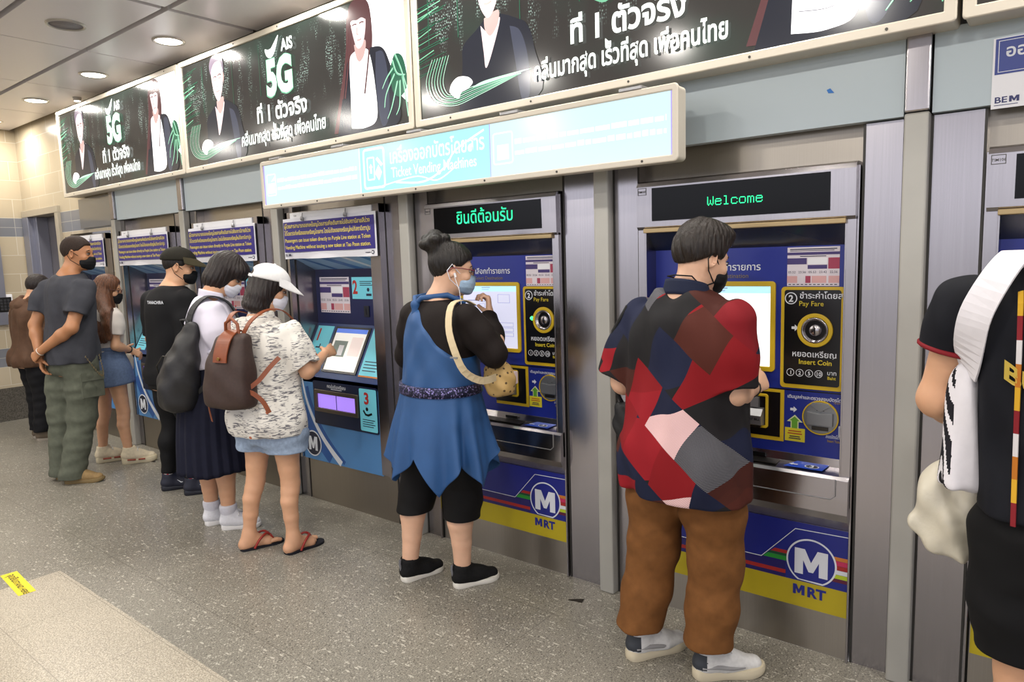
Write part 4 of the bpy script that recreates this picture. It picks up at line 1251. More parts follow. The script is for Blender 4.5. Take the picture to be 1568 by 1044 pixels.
class Field:
    def __init__(s):
        s.p = []          # (function, lo, hi, k, op)
        s.cuts = []       # functions applied to the whole grid at the end

    def _add(s, fn, lo, hi, k, op='u'):
        s.p.append((fn, np.array(lo), np.array(hi), k, op)); return s

    def cap(s, a, b, ra, rb, k=0.02, flat=None, op='u'):
        """Tapered capsule; flat=(axis, factor) squashes it along an axis."""
        a, b = V3(a), V3(b); ra, rb = float(ra), float(rb)
        if flat is not None:
            n = unit(flat[0]); q = flat[1]

        def fn(P):
            d = P - a
            ba = b - a
            if flat is not None:
                d = d + n * ((d @ n) * (1 / q - 1))[..., None]
                ba2 = ba + n * (float(ba @ n) * (1 / q - 1))
            else:
                ba2 = ba
            L = float(ba2 @ ba2)
            t = np.clip((d @ ba2) / max(L, 1e-9), 0, 1)
            r = ra + (rb - ra) * t
            dist = np.sqrt(((d - t[..., None] * ba2) ** 2).sum(-1)) - r
            return dist * (0.5 + 0.5 * q if flat is not None else 1.0)
        m = max(ra, rb) + k
        return s._add(fn, np.minimum(a, b) - m, np.maximum(a, b) + m, k, op)

    def chain(s, pts, rs, k=0.02, flat=None, op='u'):
        for i in range(len(pts) - 1):
            s.cap(pts[i], pts[i + 1], rs[i], rs[i + 1], k, flat, op)
        return s

    def tubecut(s, pts, rs, k=0.03, recess=.009, n=None, depth=.03, kin=.04, off=0.0):
        """Sleeve or trouser leg: tapered tube cut square at its last point, with the open end hollowed."""
        pts = [V3(p) for p in pts]
        end = pts[-1]; d0 = unit(pts[-1] - pts[-2]) if n is None else unit(n)
        q = pts[:-1] + [pts[-1] + unit(pts[-1] - pts[-2]) * .03]
        r_ = list(rs)

        def fn(P):
            D = None
            for i in range(len(q) - 1):
                ba = q[i + 1] - q[i]; d = P - q[i]
                t = np.clip((d @ ba) / float(ba @ ba), 0, 1)
                v = np.sqrt(((d - t[..., None] * ba) ** 2).sum(-1)) - (r_[i] + (r_[i + 1] - r_[i]) * t)
                D = v if D is None else smin(D, v, kin)
            D = smax(D, (P - end) @ d0, .006)
            if recess:
                rr = r_[-1] - recess
                D = smax(D, minus_cap(end + d0 * (rr - .022), end + d0 * (rr + .05), rr)(P), .005)
            return D
        m = max(rs) + k + .03
        A = np.stack(q)
        return s._add(fn, A.min(0) - m, A.max(0) + m, k)

    def ell(s, c, r, ax=None, k=0.02, op='u'):
        """Ellipsoid with radii r along the axes ax (three unit vectors)."""
        c = V3(c); r = np.array(r, dtype=np.float32)
        A = np.eye(3, dtype=np.float32) if ax is None else np.stack([unit(x) for x in ax])

        def fn(P):
            q = (P - c) @ A.T
            k0 = np.sqrt(((q / r) ** 2).sum(-1)); k1 = np.sqrt(((q / (r * r)) ** 2).sum(-1))
            return np.where(k0 < 1e-4, -float(r.min()), k0 * (k0 - 1) / np.maximum(k1, 1e-6))
        m = (np.abs(A) * r[:, None]).max(0) * 1.0
        m = np.sqrt(((A * r[:, None]) ** 2).sum(0)) + k
        return s._add(fn, c - m, c + m, k, op)

    def loft(s, st, right, k=0.02, e=2.2, op='u', rnd=0.03, wave=None):
        """Upright body of stations (centre, half width, half depth) from bottom to top; right = sideways vector."""
        st = sorted(st, key=lambda q: q[0][2])
        R = smooth2([tuple(q[0]) + (q[1], q[2]) for q in st], len(st) * 6)
        R = sorted(R, key=lambda q: q[2])
        Z = np.array([q[2] for q in R]); X = np.array([q[0] for q in R]); Y = np.array([q[1] for q in R]); W = np.array([q[3] for q in R]); D = np.array([q[4] for q in R])
        r = unit((right[0], right[1], 0)); f = np.array([-r[1], r[0], 0], dtype=np.float32)

        def fn(P):
            z = P[..., 2]
            dx = P[..., 0] - np.interp(z, Z, X); dy = P[..., 1] - np.interp(z, Z, Y)
            u = dx * r[0] + dy * r[1]; v = dx * f[0] + dy * f[1]
            w_ = np.interp(z, Z, W); d_ = np.interp(z, Z, D)
            if wave is not None:
                a = np.arctan2(v / d_, u / w_)
                m = wave(a, z); w_ = w_ * m; d_ = d_ * m
            k0 = (np.abs(u / w_) ** e + np.abs(v / d_) ** e) ** (1 / e)
            k1 = np.sqrt((u / w_ ** 2) ** 2 + (v / d_ ** 2) ** 2)
            d = np.where(k0 < 0.05, -np.minimum(w_, d_), k0 * (k0 - 1) / np.maximum(k1, 1e-5))
            return smax(d, np.maximum(Z[0] - z, z - Z[-1]), rnd)
        m = max(W.max(), D.max()) * 1.25 + k
        return s._add(fn, (X.min() - m, Y.min() - m, Z[0] - k), (X.max() + m, Y.max() + m, Z[-1] + k), k, op)

    def sub(s, other_fn, lo, hi, k=0.01):
        return s._add(other_fn, lo, hi, k, 's')

    def plane(s, p, n, k=0.006):
        """Remove what lies beyond the plane on the side n points to."""
        p, n = V3(p), unit(n)
        s.cuts.append((lambda P: (P - p) @ n, k)); return s

    def sweep(s, fn):
        """Displacement added to the distance."""
        s.cuts.append((fn, None)); return s

    def mesh(s, h, smooth=1):
        lo = np.min([p[1] for p in s.p if p[4] != 's'], axis=0) - 2 * h; hi = np.max([p[2] for p in s.p if p[4] != 's'], axis=0) + 2 * h
        n = np.ceil((hi - lo) / h).astype(int) + 1
        g = [(lo[i] + h * np.arange(n[i])).astype(np.float32) for i in range(3)]
        D = np.full(n, 0.2, dtype=np.float32)
        for fn, a, b, k, op in s.p:
            i0 = np.clip(np.floor((a - lo) / h).astype(int) - 2, 0, n - 1); i1 = np.clip(np.ceil((b - lo) / h).astype(int) + 3, 1, n)
            if np.any(i1 <= i0):
                continue
            sl = tuple(slice(i0[i], i1[i]) for i in range(3))
            P = np.stack(np.meshgrid(g[0][sl[0]], g[1][sl[1]], g[2][sl[2]], indexing='ij'), -1)
            d = fn(P).astype(np.float32)
            D[sl] = smin(D[sl], d, k) if op == 'u' else smax(D[sl], -d, k)
        if s.cuts:
            P = np.stack(np.meshgrid(g[0], g[1], g[2], indexing='ij'), -1)
            for fn, k in s.cuts:
                if k is None:
                    near = np.abs(D) < 0.05
                    D[near] += fn(P[near]).astype(np.float32)
                else:
                    D = smax(D, fn(P).astype(np.float32), k)
        D[0], D[-1] = np.maximum(D[0], 1e-4), np.maximum(D[-1], 1e-4)
        D[:, 0], D[:, -1] = np.maximum(D[:, 0], 1e-4), np.maximum(D[:, -1], 1e-4)
        D[:, :, 0], D[:, :, -1] = np.maximum(D[:, :, 0], 1e-4), np.maximum(D[:, :, -1], 1e-4)
        return surface_nets(D, lo, h, smooth)


def surface_nets(D, lo, h, smooth=1):
    S = D < 0
    c = np.zeros(np.array(S.shape) - 1, dtype=np.uint8)
    corners = [(i, j, k) for i in (0, 1) for j in (0, 1) for k in (0, 1)]
    nx, ny, nz = c.shape
    for (i, j, k) in corners:
        c += S[i:i + nx, j:j + ny, k:k + nz]
    act = (c > 0) & (c < 8)
    idx = np.full(c.shape, -1, dtype=np.int32)
    cells = np.argwhere(act)
    idx[act] = np.arange(len(cells))
    acc = np.zeros((len(cells), 3)); cnt = np.zeros(len(cells))
    val = {q: D[cells[:, 0] + q[0], cells[:, 1] + q[1], cells[:, 2] + q[2]] for q in corners}
    for a in corners:
        for ax in range(3):
            if a[ax] == 1:
                continue
            b = list(a); b[ax] = 1; b = tuple(b)
            va, vb = val[a], val[b]
            m = (va < 0) != (vb < 0)
            t = np.where(m, va / np.where(m, va - vb, 1), 0)
            p = np.array(a, dtype=float)[None, :].repeat(len(cells), 0)
            p[:, ax] += t
            acc[m] += p[m]; cnt[m] += 1
    verts = (cells + acc / cnt[:, None]) * h + lo
    quads = []
    for ax in range(3):
        u, v = [(1, 2), (2, 0), (0, 1)][ax]
        A = S.copy(); sl0 = [slice(None)] * 3; sl1 = [slice(None)] * 3
        sl0[ax] = slice(0, -1); sl1[ax] = slice(1, None)
        a, b = S[tuple(sl0)], S[tuple(sl1)]
        for flip, m in ((False, a & ~b), (True, ~a & b)):
            e = np.argwhere(m)
            ok = (e[:, u] > 0) & (e[:, v] > 0) & (e[:, u] < S.shape[u] - 1) & (e[:, v] < S.shape[v] - 1)
            e = e[ok]
            q = []
            for du, dv in ((0, 0), (-1, 0), (-1, -1), (0, -1)):
                f = e.copy(); f[:, u] += du; f[:, v] += dv
                q.append(idx[f[:, 0], f[:, 1], f[:, 2]])
            q = np.stack(q, 1)
            quads.append(q[:, ::-1] if flip else q)
    F = np.concatenate(quads)
    F = F[(F >= 0).all(1)]
    nv = len(verts)
    for _ in range(smooth):
        src = np.concatenate([F[:, i] for i in range(4) for j in (1, 3)]); dst = np.concatenate([F[:, (i + j) % 4] for i in range(4) for j in (1, 3)])
        n_ = np.maximum(np.bincount(src, minlength=nv), 1)
        s_ = np.stack([np.bincount(src, weights=verts[dst, q], minlength=nv) for q in range(3)], 1)
        verts = verts * 0.5 + 0.5 * s_ / n_[:, None]
    return verts, F


def mesh_obj(name, verts, F, mats, parent=None, mi=None):
    me = bpy.data.meshes.new(name)
    verts = np.asarray(verts, dtype=np.float32)
    if parent is not None:
        verts = verts - np.array(parent.location, dtype=np.float32)
    me.vertices.add(len(verts)); me.vertices.foreach_set('co', np.asarray(verts, dtype=np.float32).ravel())
    me.loops.add(F.size); me.loops.foreach_set('vertex_index', F.astype(np.int32).ravel())
    me.polygons.add(len(F)); me.polygons.foreach_set('loop_start', np.arange(0, F.size, 4, dtype=np.int32))
    try:
        me.polygons.foreach_set('loop_total', np.full(len(F), 4, dtype=np.int32))
    except Exception:
        pass
    me.update(calc_edges=True)
    me.validate()
    me.polygons.foreach_set('use_smooth', np.ones(len(me.polygons), dtype=bool))
    for q in (mats if isinstance(mats, (list, tuple)) else [mats]):
        me.materials.append(q)
    if mi is not None:
        me.polygons.foreach_set('material_index', np.asarray(mi, dtype=np.int32))
    o = bpy.data.objects.new(name, me)
    COL.objects.link(o)
    if parent is not None:
        o.parent = parent
    return o


def face_centres(verts, F):
    return verts[F].mean(1)


def folds(seed, amp, comps):
    """Sum of warped sine folds; comps: list of (wave vector, weight)."""
    rg = np.random.RandomState(seed)
    W = [(np.array(kv, dtype=np.float32), w_, rg.rand() * 6.28, rg.randn(3).astype(np.float32) * 6, rg.rand() * 6.28) for kv, w_ in comps]

    def fn(P):
        out = np.zeros(P.shape[:-1], dtype=np.float32)
        for kv, w_, ph, wv, ph2 in W:
            out += w_ * np.sin(P @ kv + ph + 1.3 * np.sin(P @ wv + ph2))
        return out * amp
    return fn


def cloth_folds(seed, amp=0.004, fine=1.0):
    rg = np.random.RandomState(seed)
    cs = []
    for i in range(7):
        a = rg.rand() * 3.14
        q = 22 + 45 * rg.rand()
        tilt = rg.randn() * 0.5
        cs.append(((q * math.cos(a) * fine, q * math.sin(a) * fine, q * tilt * 0.7), 0.35 + 0.4 * rg.rand()))
    return folds(seed + 1, amp, cs)


# ================================================================ people: shared builders
SKIN = mat('skin', '#c79877', 0.5, noise=0.05, scale=18, sss=0.12)
SKIN_TAN = mat('skin_tan', '#a8744f', 0.5, noise=0.05, scale=18, sss=0.12)
SKIN_LIGHT = mat('skin_light', '#d3a88c', 0.5, noise=0.05, scale=18, sss=0.12)


def hair_mat(name, color, rough=0.42):
    return mat(name, color, rough, noise=0.55, scale=160, bump=0.55, stretch=(1, 1, 0.10), spec=0.35)


HAIR_BLK = hair_mat('hair_black', '#17120f')
HAIR_DK = hair_mat('hair_dark_brown', '#1d1412')
HAIR_BR = hair_mat('hair_brown', '#5a3824')
MASK_BLK = mat('mask_black', '#141416', 0.7)
MASK_WHT = mat('mask_white', '#dcdce6', 0.75, bump=0.2, scale=120)
MASK_BLU = mat('mask_blue', '#9db6cf', 0.75, bump=0.2, scale=120)
EYEW = mat('eye_white', '#b9b0a6', 0.4)


def hv(az):
    a = math.radians(az)
    return np.array([math.sin(a), math.cos(a), 0.0]), np.array([math.cos(a), -math.sin(a), 0.0])   # forward, right


UPV = np.array([0, 0, 1.0])


class Fig:
    """A posed person: joints in world space, body distance field, clothing builders."""

    def __init__(s, label, group, base, az, h=0.005, skin=SKIN):
        s.root = empty('person', (base[0], base[1], 0)); tag(s.root, label, 'person', group)
        s.az = az; s.f, s.r = hv(az); s.h = h; s.skin = skin
        s.B = Field(); s.extra = []; s.J = {}

    # ---- joints
    def joints(s, **k):
        for n, v in k.items():
            s.J[n] = np.array([v[0], v[1], v[2]], dtype=float)

    def spine(s, prof, lift=0.0):
        """prof: (t, half width, half depth, forward offset) with t from hip centre (0) to neck base (1)."""
        s.P0 = (s.J['hipL'] + s.J['hipR']) / 2; s.P1 = s.J['neck']
        s.prof = prof
        return s

    def sp(s, t, fo=0.0):
        return s.P0 + (s.P1 - s.P0) * t + s.f * fo

    def stations(s, t0, t1, add=0.0, prof=None, addd=None, n=9):
        p = prof or s.prof
        T = [q[0] for q in p]
        out = []
        for t in np.linspace(t0, t1, n):
            w_ = np.interp(t, T, [q[1] for q in p]); d_ = np.interp(t, T, [q[2] for q in p]); fo = np.interp(t, T, [q[3] for q in p])
            c = s.sp(t, fo)
            out.append(((c[0], c[1], c[2]), max(w_ + add, .02), max(d_ + (add if addd is None else addd), .02)))
        return out

    # ---- body
    def torso(s, shrink=0.012, t0=-0.18, t1=1.03):
        s.B.loft(s.stations(t0, t1, -shrink), s.r, 0.03)
        return s

    def limb(s, side, ra=(.050, .041, .027), k=.025):
        a, b, c = s.J['sh' + side], s.J['el' + side], s.J['wr' + side]
        s.B.chain([a, b], [ra[0], ra[1]], k)
        m = b + (c - b) * .3
        s.B.chain([b, m, c], [ra[1], ra[1] * 1.0, ra[2]], k)
        return s

    def leg(s, side, ra=(.088, .058, .036), k=.03, calf=1.0):
        a, b, c = s.J['hip' + side], s.J['kn' + side], s.J['an' + side]
        s.B.chain([a, a + (b - a) * .35, a + (b - a) * .75, b], [ra[0], ra[0] * .93, ra[1] * 1.1, ra[1]], .010)
        d = unit(c - b); bk = -s.f
        m = b + (c - b) * .32 + bk * .018 * calf
        s.B.chain([b, b + (c - b) * .14 + bk * .006, m, b + (c - b) * .62 + bk * .008, c], [ra[1], ra[1] * .96, ra[1] * 1.0 * calf, ra[1] * .78, ra[2]], .010)
        return s

    def head(s, haz, pitch=0, roll=0, sc=1.0, ears=True):
        c = s.J['head']
        f0, r = hv(haz); p = math.radians(pitch)
        f = f0 * math.cos(p) - UPV * math.sin(p); u = UPV * math.cos(p) + f0 * math.sin(p)
        q = math.radians(roll); r, u = r * math.cos(q) + u * math.sin(q), u * math.cos(q) - r * math.sin(q)
        s.hr, s.hu, s.hf, s.hc, s.hs = r, u, f, c, sc
        ax = (r, u, f); B = s.B
        H = s.H
        B.ell(H(0, .025, -.012), (.074 * sc, .090 * sc, .094 * sc), ax, .02)
        B.ell(H(0, -.03, .022), (.062 * sc, .078 * sc, .070 * sc), ax, .03)
        B.ell(H(0, -.075, .032), (.045 * sc, .038 * sc, .050 * sc), ax, .03)
        B.cap(H(0, -.098, .058), H(0, -.096, .060), .017 * sc, .017 * sc, .03)          # chin
        B.cap(H(-.025, .018, .074), H(.025, .018, .074), .012 * sc, .012 * sc, .02)      # brow
        B.cap(H(0, .004, .086), H(0, -.034, .103), .0075 * sc, .012 * sc, .012)          # nose
        B.cap(H(-.011, -.037, .094), H(.011, -.037, .094), .008 * sc, .008 * sc, .01)
        B.cap(H(-.018, -.064, .086), H(.018, -.064, .086), .007 * sc, .007 * sc, .008)   # lips
        B.cap(H(-.015, -.073, .084), H(.015, -.073, .084), .0075 * sc, .0075 * sc, .008)
        for e in (-1, 1):
            B.ell(H(e * .032, .0, .080), (.016 * sc, .010 * sc, .010 * sc), ax, .008, 's')
            B.ell(H(e * .040, -.03, .062), (.022 * sc, .02 * sc, .02 * sc), ax, .02)
            if ears:
                ea = (unit(r * .85 * e - f * .5), unit(u + f * -.12), unit(f + r * .5 * e))
                B.ell(H(e * .077, -.008, -.012), (.009 * sc, .032 * sc, .019 * sc), ea, .008)
                B.ell(H(e * .082, -.006, -.008), (.007 * sc, .019 * sc, .010 * sc), ea, .005, 's')
        n0 = s.J['neck']
        B.cap(n0 - UPV * .02, H(0, -.06, -.022), .060 * sc, .054 * sc, .035)
        return s

    def H(s, a, b, c):
        return s.hc + (s.hr * a + s.hu * b + s.hf * c) * s.hs

    def face(s, brow=True, hair=None):
        """Eyes and eyebrows as small parts."""
        m = MB()
        for e in (-1, 1):
            c = s.H(e * .032, .0, .079)
            vs = []; fs = []
            nn = 8
            for i in range(nn + 1):
                for j in range(nn * 2):
                    th = math.pi * i / nn; ph = math.pi * j / nn
                    q = s.hr * math.cos(ph) * math.sin(th) * .012 + s.hu * math.sin(ph) * math.sin(th) * .0042 + s.hf * math.cos(th) * .009
                    vs.append(c + q * s.hs)
            for i in range(nn):
                for j in range(nn * 2):
                    jj = (j + 1) % (nn * 2)
                    fs.append((i * nn * 2 + j, i * nn * 2 + jj, (i + 1) * nn * 2 + jj, (i + 1) * nn * 2 + j))
            m.add(vs, fs, 0, True)
            c2 = s.H(e * .032, -.001, .0855)
            m.tube([c2, c2 + s.hf * .005], .0052 * s.hs, 1, 12)
            m.tube([s.H(e * .018, .004, .087), s.H(e * .032, .008, .090), s.H(e * .048, .003, .082)], .0018, 1, 6)
        s.part('eyes', m, [EYEW, HAIR_BLK])
        m = MB()
        for e in (-1, 1):
            m.tube([s.H(e * .014, .021, .087), s.H(e * .032, .026, .086), s.H(e * .052, .019, .074)], [.002, .003, .0015], 0, 6)
        s.part('eyebrows', m, hair or HAIR_BLK)
        return s

    def hand(s, side, d, n, sgn, curl=25, sc=1.0, spread=1.0, thumb=0.6):
        """Five-fingered hand at the wrist: d towards the fingers, n out of the palm, thumb on the sgn side of d x n."""
        d = unit(d); n = np.asarray(n, dtype=float); n = unit(n - d * float(n @ d)); t = unit(np.cross(d, n)) * sgn
        wr = s.J['wr' + side]
        F = Field()
        F.cap(wr - d * .03, wr + d * .02, .025 * sc, .026 * sc, .015, (n, .78))
        F.cap(wr + d * .02 + t * .004, wr + d * .078 * sc + t * .012, .022 * sc, .026 * sc, .015, (n, .52))
        F.cap(wr + d * .02 - t * .006, wr + d * .072 * sc - t * .018, .022 * sc, .024 * sc, .015, (n, .52))
        for i, (off, L, r0) in enumerate(((.031, .072, .0092), (.0105, .080, .0094), (-.0105, .074, .0090), (-.030, .058, .0080))):
            p = wr + (d * (.083 - .006 * (i == 3) - .003 * (i == 0)) + t * off * spread) * sc
            ang = 0; q = p; r_ = r0 * sc
            for ph, fr in ((0, .45), (1, .31), (2, .24)):
                ang += math.radians(curl * (0.75 + .12 * i) * (1.0 if ph else .8))
                dd = unit(d * math.cos(ang) + n * math.sin(ang) + t * (.06 * (1.5 - i) * (ph == 0)))
                q2 = q + dd * L * fr * sc
                F.cap(q, q2, r_, r_ * .92, .004); q = q2; r_ *= .92
        b = wr + (d * .022 + t * .022 + n * .006) * sc
        d1 = unit(d * .62 + t * .62 + n * thumb); d2 = unit(d * .85 + t * .25 + n * (thumb + .15))
        F.cap(wr + d * .012 + t * .008, b, .016 * sc, .0145 * sc, .012); F.cap(b, b + d1 * .042 * sc, .0135 * sc, .0105 * sc, .008); F.cap(b + d1 * .042 * sc, b + (d1 * .042 + d2 * .032) * sc, .0105 * sc, .0085 * sc, .005)
        s.extra.append((F, 0.0030))
        return s

    def barefoot(s, an, az, L=.235):
        f, r = hv(az); a = np.array([an[0], an[1], 0.0])
        F = s.B
        F.cap(np.array(an), a + UPV * .035 - f * .025, .036, .030, .03)
        F.cap(a - f * .03 + UPV * .030, a + f * .10 + UPV * .024, .030, .026, .025)
        F.cap(a + UPV * .06 + f * .01, a + f * .10 + UPV * .028, .032, .024, .03)
        F.cap(a + f * .10 + UPV * .024 - r * .018, a + f * .10 + UPV * .024 + r * .018, .021, .021, .02)
        return s

    def toes(s, an, az, inner, sole=.012):
        f, r = hv(az); a = np.array([an[0], an[1], 0.0]); F = Field()
        F.cap(a + f * .09 + UPV * (.022 + sole * .5), a + f * .115 + UPV * (.02 + sole * .4), .030, .028, .012, (UPV, .6))
        for i in range(5):
            o = inner * (.030 - .0155 * i); Lr = .052 - .008 * i - .004 * (i == 0); rr = .0125 if i == 0 else .0088 - .0006 * i
            p = a + f * (.115 - .007 * i * (i > 1)) + r * o + UPV * (.014 + sole)
            F.cap(p, p + f * Lr * .6 + UPV * .002, rr, rr, .006); F.cap(p + f * Lr * .6 + UPV * .002, p + f * Lr - UPV * .003, rr, rr * .9, .004)
        s.extra.append((F, .003))
        return s

    def body(s):
        v, F = s.B.mesh(s.h)
        for fl, h in s.extra:
            v2, F2 = fl.mesh(h)
            F = np.concatenate([F, F2 + len(v)]); v = np.concatenate([v, v2])
        o = mesh_obj('body', v, F, s.skin, s.root)
        return o

    # ---- parts in world coordinates
    def part(s, name, mb, mats, parent=None, bevel=0.0):
        p = parent or s.root
        o = s.root.location
        mb.v = [(a[0] - o.x, a[1] - o.y, a[2] - o.z) for a in mb.v]
        return mb.build(name, mats, p, None, bevel)

    def solid(s, name, F, mats, h=None, smooth=1, mi=None, parent=None):
        v, q = F.mesh(h or s.h, smooth)
        idx = None
        if mi is not None:
            idx = mi(face_centres(v, q))
        if parent is not None:
            o = mesh_obj(name, v - np.array(s.root.location), q, mats, None, idx); o.parent = parent
            return o
        return mesh_obj(name, v, q, mats, s.root, idx)

    # ---- clothes
    def shirt(s, t_hem, add=.012, sleeves=(), neck_t=.93, seed=1, amp=.004, rS=(.062, .060), k=.035, prof=None, hem_cut=True, top=.99, e=2.3):
        """sleeves: {side: (points, radii)}; returns the field."""
        F = Field()
        F.loft(s.stations(t_hem, top, add, prof), s.r, k, e)
        for sd, (pts, rs) in dict(sleeves).items():
            F.tubecut(pts, rs, k)
        F.sweep(cloth_folds(seed, amp))
        if hem_cut:
            c = s.sp(t_hem); 
            F.plane((c[0], c[1], c[2] + .012), (0, 0, -1), .004)
        return F

    def collar(s, name, rad, height, m, tilt=.25, parent=None, open_front=False, seed=0):
        """Band round the neck."""
        n = s.J['neck'] - UPV * .012; mb = MB(); N = 36; H_ = 5
        vs = []
        for j in range(H_ + 1):
            fr = j / H_
            for i in range(N):
                a = 2 * math.pi * i / N
                w_ = rad * (1.12 - .16 * fr)
                p = n + s.r * math.cos(a) * w_ + s.f * math.sin(a) * w_ * .95 + UPV * (height * (fr - .35) - tilt * rad * math.sin(a)) + s.f * .01
                vs.append(p)
        fs = [(j * N + i, j * N + (i + 1) % N, (j + 1) * N + (i + 1) % N, (j + 1) * N + i) for j in range(H_) for i in range(N)]
        mb.add(vs, fs, 0, True)
        o = s.part(name, mb, m, parent)
        so = o.modifiers.new('thickness', 'SOLIDIFY'); so.thickness = .006
        return o


def local_plane(p, n, R):
    p = V3(p); n = unit(n)

    def fn(P):
        d = P - p
        a = d @ n
        rad = np.sqrt(np.maximum((d ** 2).sum(-1) - a * a, 0))
        return np.where((rad < R) & (a < R * 1.2), a, -1.0)
    return fn


def minus_cap(a, b, r):
    a, b = V3(a), V3(b)

    def fn(P):
        d = P - a; ba = b - a
        t = np.clip((d @ ba) / float(ba @ ba), 0, 1)
        return r - np.sqrt(((d - t[..., None] * ba) ** 2).sum(-1))
    return fn


FOOT = [(0, -.055), (.028, -.045), (.036, -.01), (.036, .05), (.044, .11), (.046, .145), (.036, .185), (.012, .207), (-.016, .205), (-.036, .175), (-.040, .13), (-.036, .06), (-.036, -.01), (-.028, -.045)]


def shoe(fig, an, az, inner, upper, sole, L=.27, hgt=.085, sole_h=.026, lace=None, accent=None, chunky=0.0, slip=False, name='shoe', collar=.047, h=.0042):
    """One shoe; inner = +1 if the big toe is to the right of the foot's axis."""
    f, r = hv(az); a = np.array([an[0], an[1], 0.0]); k = L / .27; z0 = sole_h * .8
    F = Field(); up = UPV
    F.cap(a - f * .022 + up * (z0 + .030), a + f * .08 * k + up * (z0 + .026), .036 + chunky * .5, .036 + chunky * .5, .03)
    F.cap(a + f * .06 * k + up * (z0 + .022), a + f * .165 * k + up * (z0 + .014), .038, .030, .03, (up, .85))
    F.cap(a + f * .10 * k + r * inner * .010 + up * (z0 + .015), a + f * .168 * k + r * inner * .004 + up * (z0 + .012), .036, .027, .02, (up, .8))
    F.cap(a + up * (z0 + .04), a - f * .004 + up * (z0 + hgt), .042, collar - .004, .025)
    F.cap(a + f * .015 + up * (z0 + hgt - .02), a + f * .11 * k + up * (z0 + .030), .034, .026, .03)
    if not slip:
        F.cap(a + f * .042 + up * (z0 + hgt + .006), a + f * .055 + up * (z0 + hgt * .55), .020, .024, .012, (f, .6))
    F.cuts.append((minus_cap(a + up * (z0 + hgt - .012), a - f * .004 + up * (z0 + hgt + .06), collar - .012), .006))
    F.plane(a + up * z0, (0, 0, -1), .004)
    mats = [upper] + ([accent] if accent else [])
    rootl = np.array(fig.root.location)

    def mi(C):
        q = (C - a) @ f
        return ((q < -.018) & (C[:, 2] > z0 + .018) & (C[:, 2] < z0 + hgt * .8)).astype(int) if accent else np.zeros(len(C))
    sh = fig.solid(name, F, mats, h, 1, mi)
    mb = MB()
    pts = sm([(x * (1 + chunky * 4) * inner * -1, y * k) for x, y in FOOT], 42)
    n = len(pts)
    vs = []
    for zz, gr in ((0.0, -.002), (.004, .001 + chunky * .3), (sole_h * .7, .001 + chunky * .4), (sole_h, -.001)):
        for x, y in pts:
            q = math.hypot(x, y - .07) or 1
            heel = 1.0 + (.25 + chunky * 8) * max(0, (.06 - y) / .12)
            toe = max(0, (y - .15) / .06) ** 2 * .010
            vs.append(a + r * (x + gr * x / q) + f * (y + gr * (y - .07) / q) + up * (zz * heel + (toe if zz < .01 else toe * .6)))
    fs = [(j * n + i, j * n + (i + 1) % n, (j + 1) * n + (i + 1) % n, (j + 1) * n + i) for j in range(3) for i in range(n)]
    mb.add(vs, fs, 0, True); mb.add(vs[:n], [list(range(n))[::-1]], 0); mb.add(vs[-n:], [list(range(n))], 0)
    fig.part('sole', mb, sole, sh)
    if lace:
        mb = MB()
        for i in range(4):
            c = a + f * (.062 + .020 * i) * k + up * (z0 + hgt * .78 - .012 * i - .0015 * i * i)
            mb.tube([c - r * .026 - up * .012, c - r * .012 + up * .004, c + r * .012 + up * .004, c + r * .026 - up * .012], .0032, 0, 6)
        c = a + f * .058 * k + up * (z0 + hgt * .86)
        for e in (-1, 1):
            mb.tube([c, c + r * e * .02 + up * .014 + f * .01, c + r * e * .042 - up * .004 + f * .015, c + r * e * .02 + up * .0 + f * .005], .0028, 0, 6)
        fig.part('laces', mb, lace, sh)
    return sh


def hair_field(fig, cutoff, grow=.012, ridge=.002, seed=3, extra=None, flat=False):
    """Hair shell over the skull: cutoff = (list of f, list of u) lowest hair height by front-back position."""
    F = Field(); s = fig; ax = (s.hr, s.hu, s.hf); sc = s.hs
    F.ell(s.H(0, .03, -.014), ((.074 + grow) * sc, (.090 + grow) * sc, (.096 + grow) * sc), ax, .02)
    if extra:
        extra(F)
    hr, hu, hf, hc = s.hr.astype(np.float32), s.hu.astype(np.float32), s.hf.astype(np.float32), V3(s.hc)
    cf, cu = cutoff
    if flat:
        hu = np.array([0, 0, 1], dtype=np.float32); hf = V3(unit((s.hf[0], s.hf[1], 0)))

    def cut(P):
        d = P - hc
        u = (d @ hu) / sc; f = (d @ hf) / sc
        return (np.interp(f, cf, cu) - u) * .75 * sc
    rg = np.random.RandomState(seed)
    ph = rg.rand(6) * 6.28

    def ridges(P):
        d = P - hc
        a = np.arctan2(d @ hr, -(d @ hf)); u = d @ hu; r_ = np.sqrt((d @ hr) ** 2 + (d @ hf) ** 2)
        o = np.sin(a * 23 + 9 * np.sin(u * 11 + ph[0]) + ph[1]) * .5 + np.sin(a * 41 + u * 30 + ph[2] + 3 * np.sin(u * 25)) * .35 + np.sin(u * 70 + a * 8 + ph[3]) * .3
        return o * ridge * np.clip(r_ / .05, 0, 1)
    F.sweep(ridges)
    F.cuts.append((cut, .012))
    return F


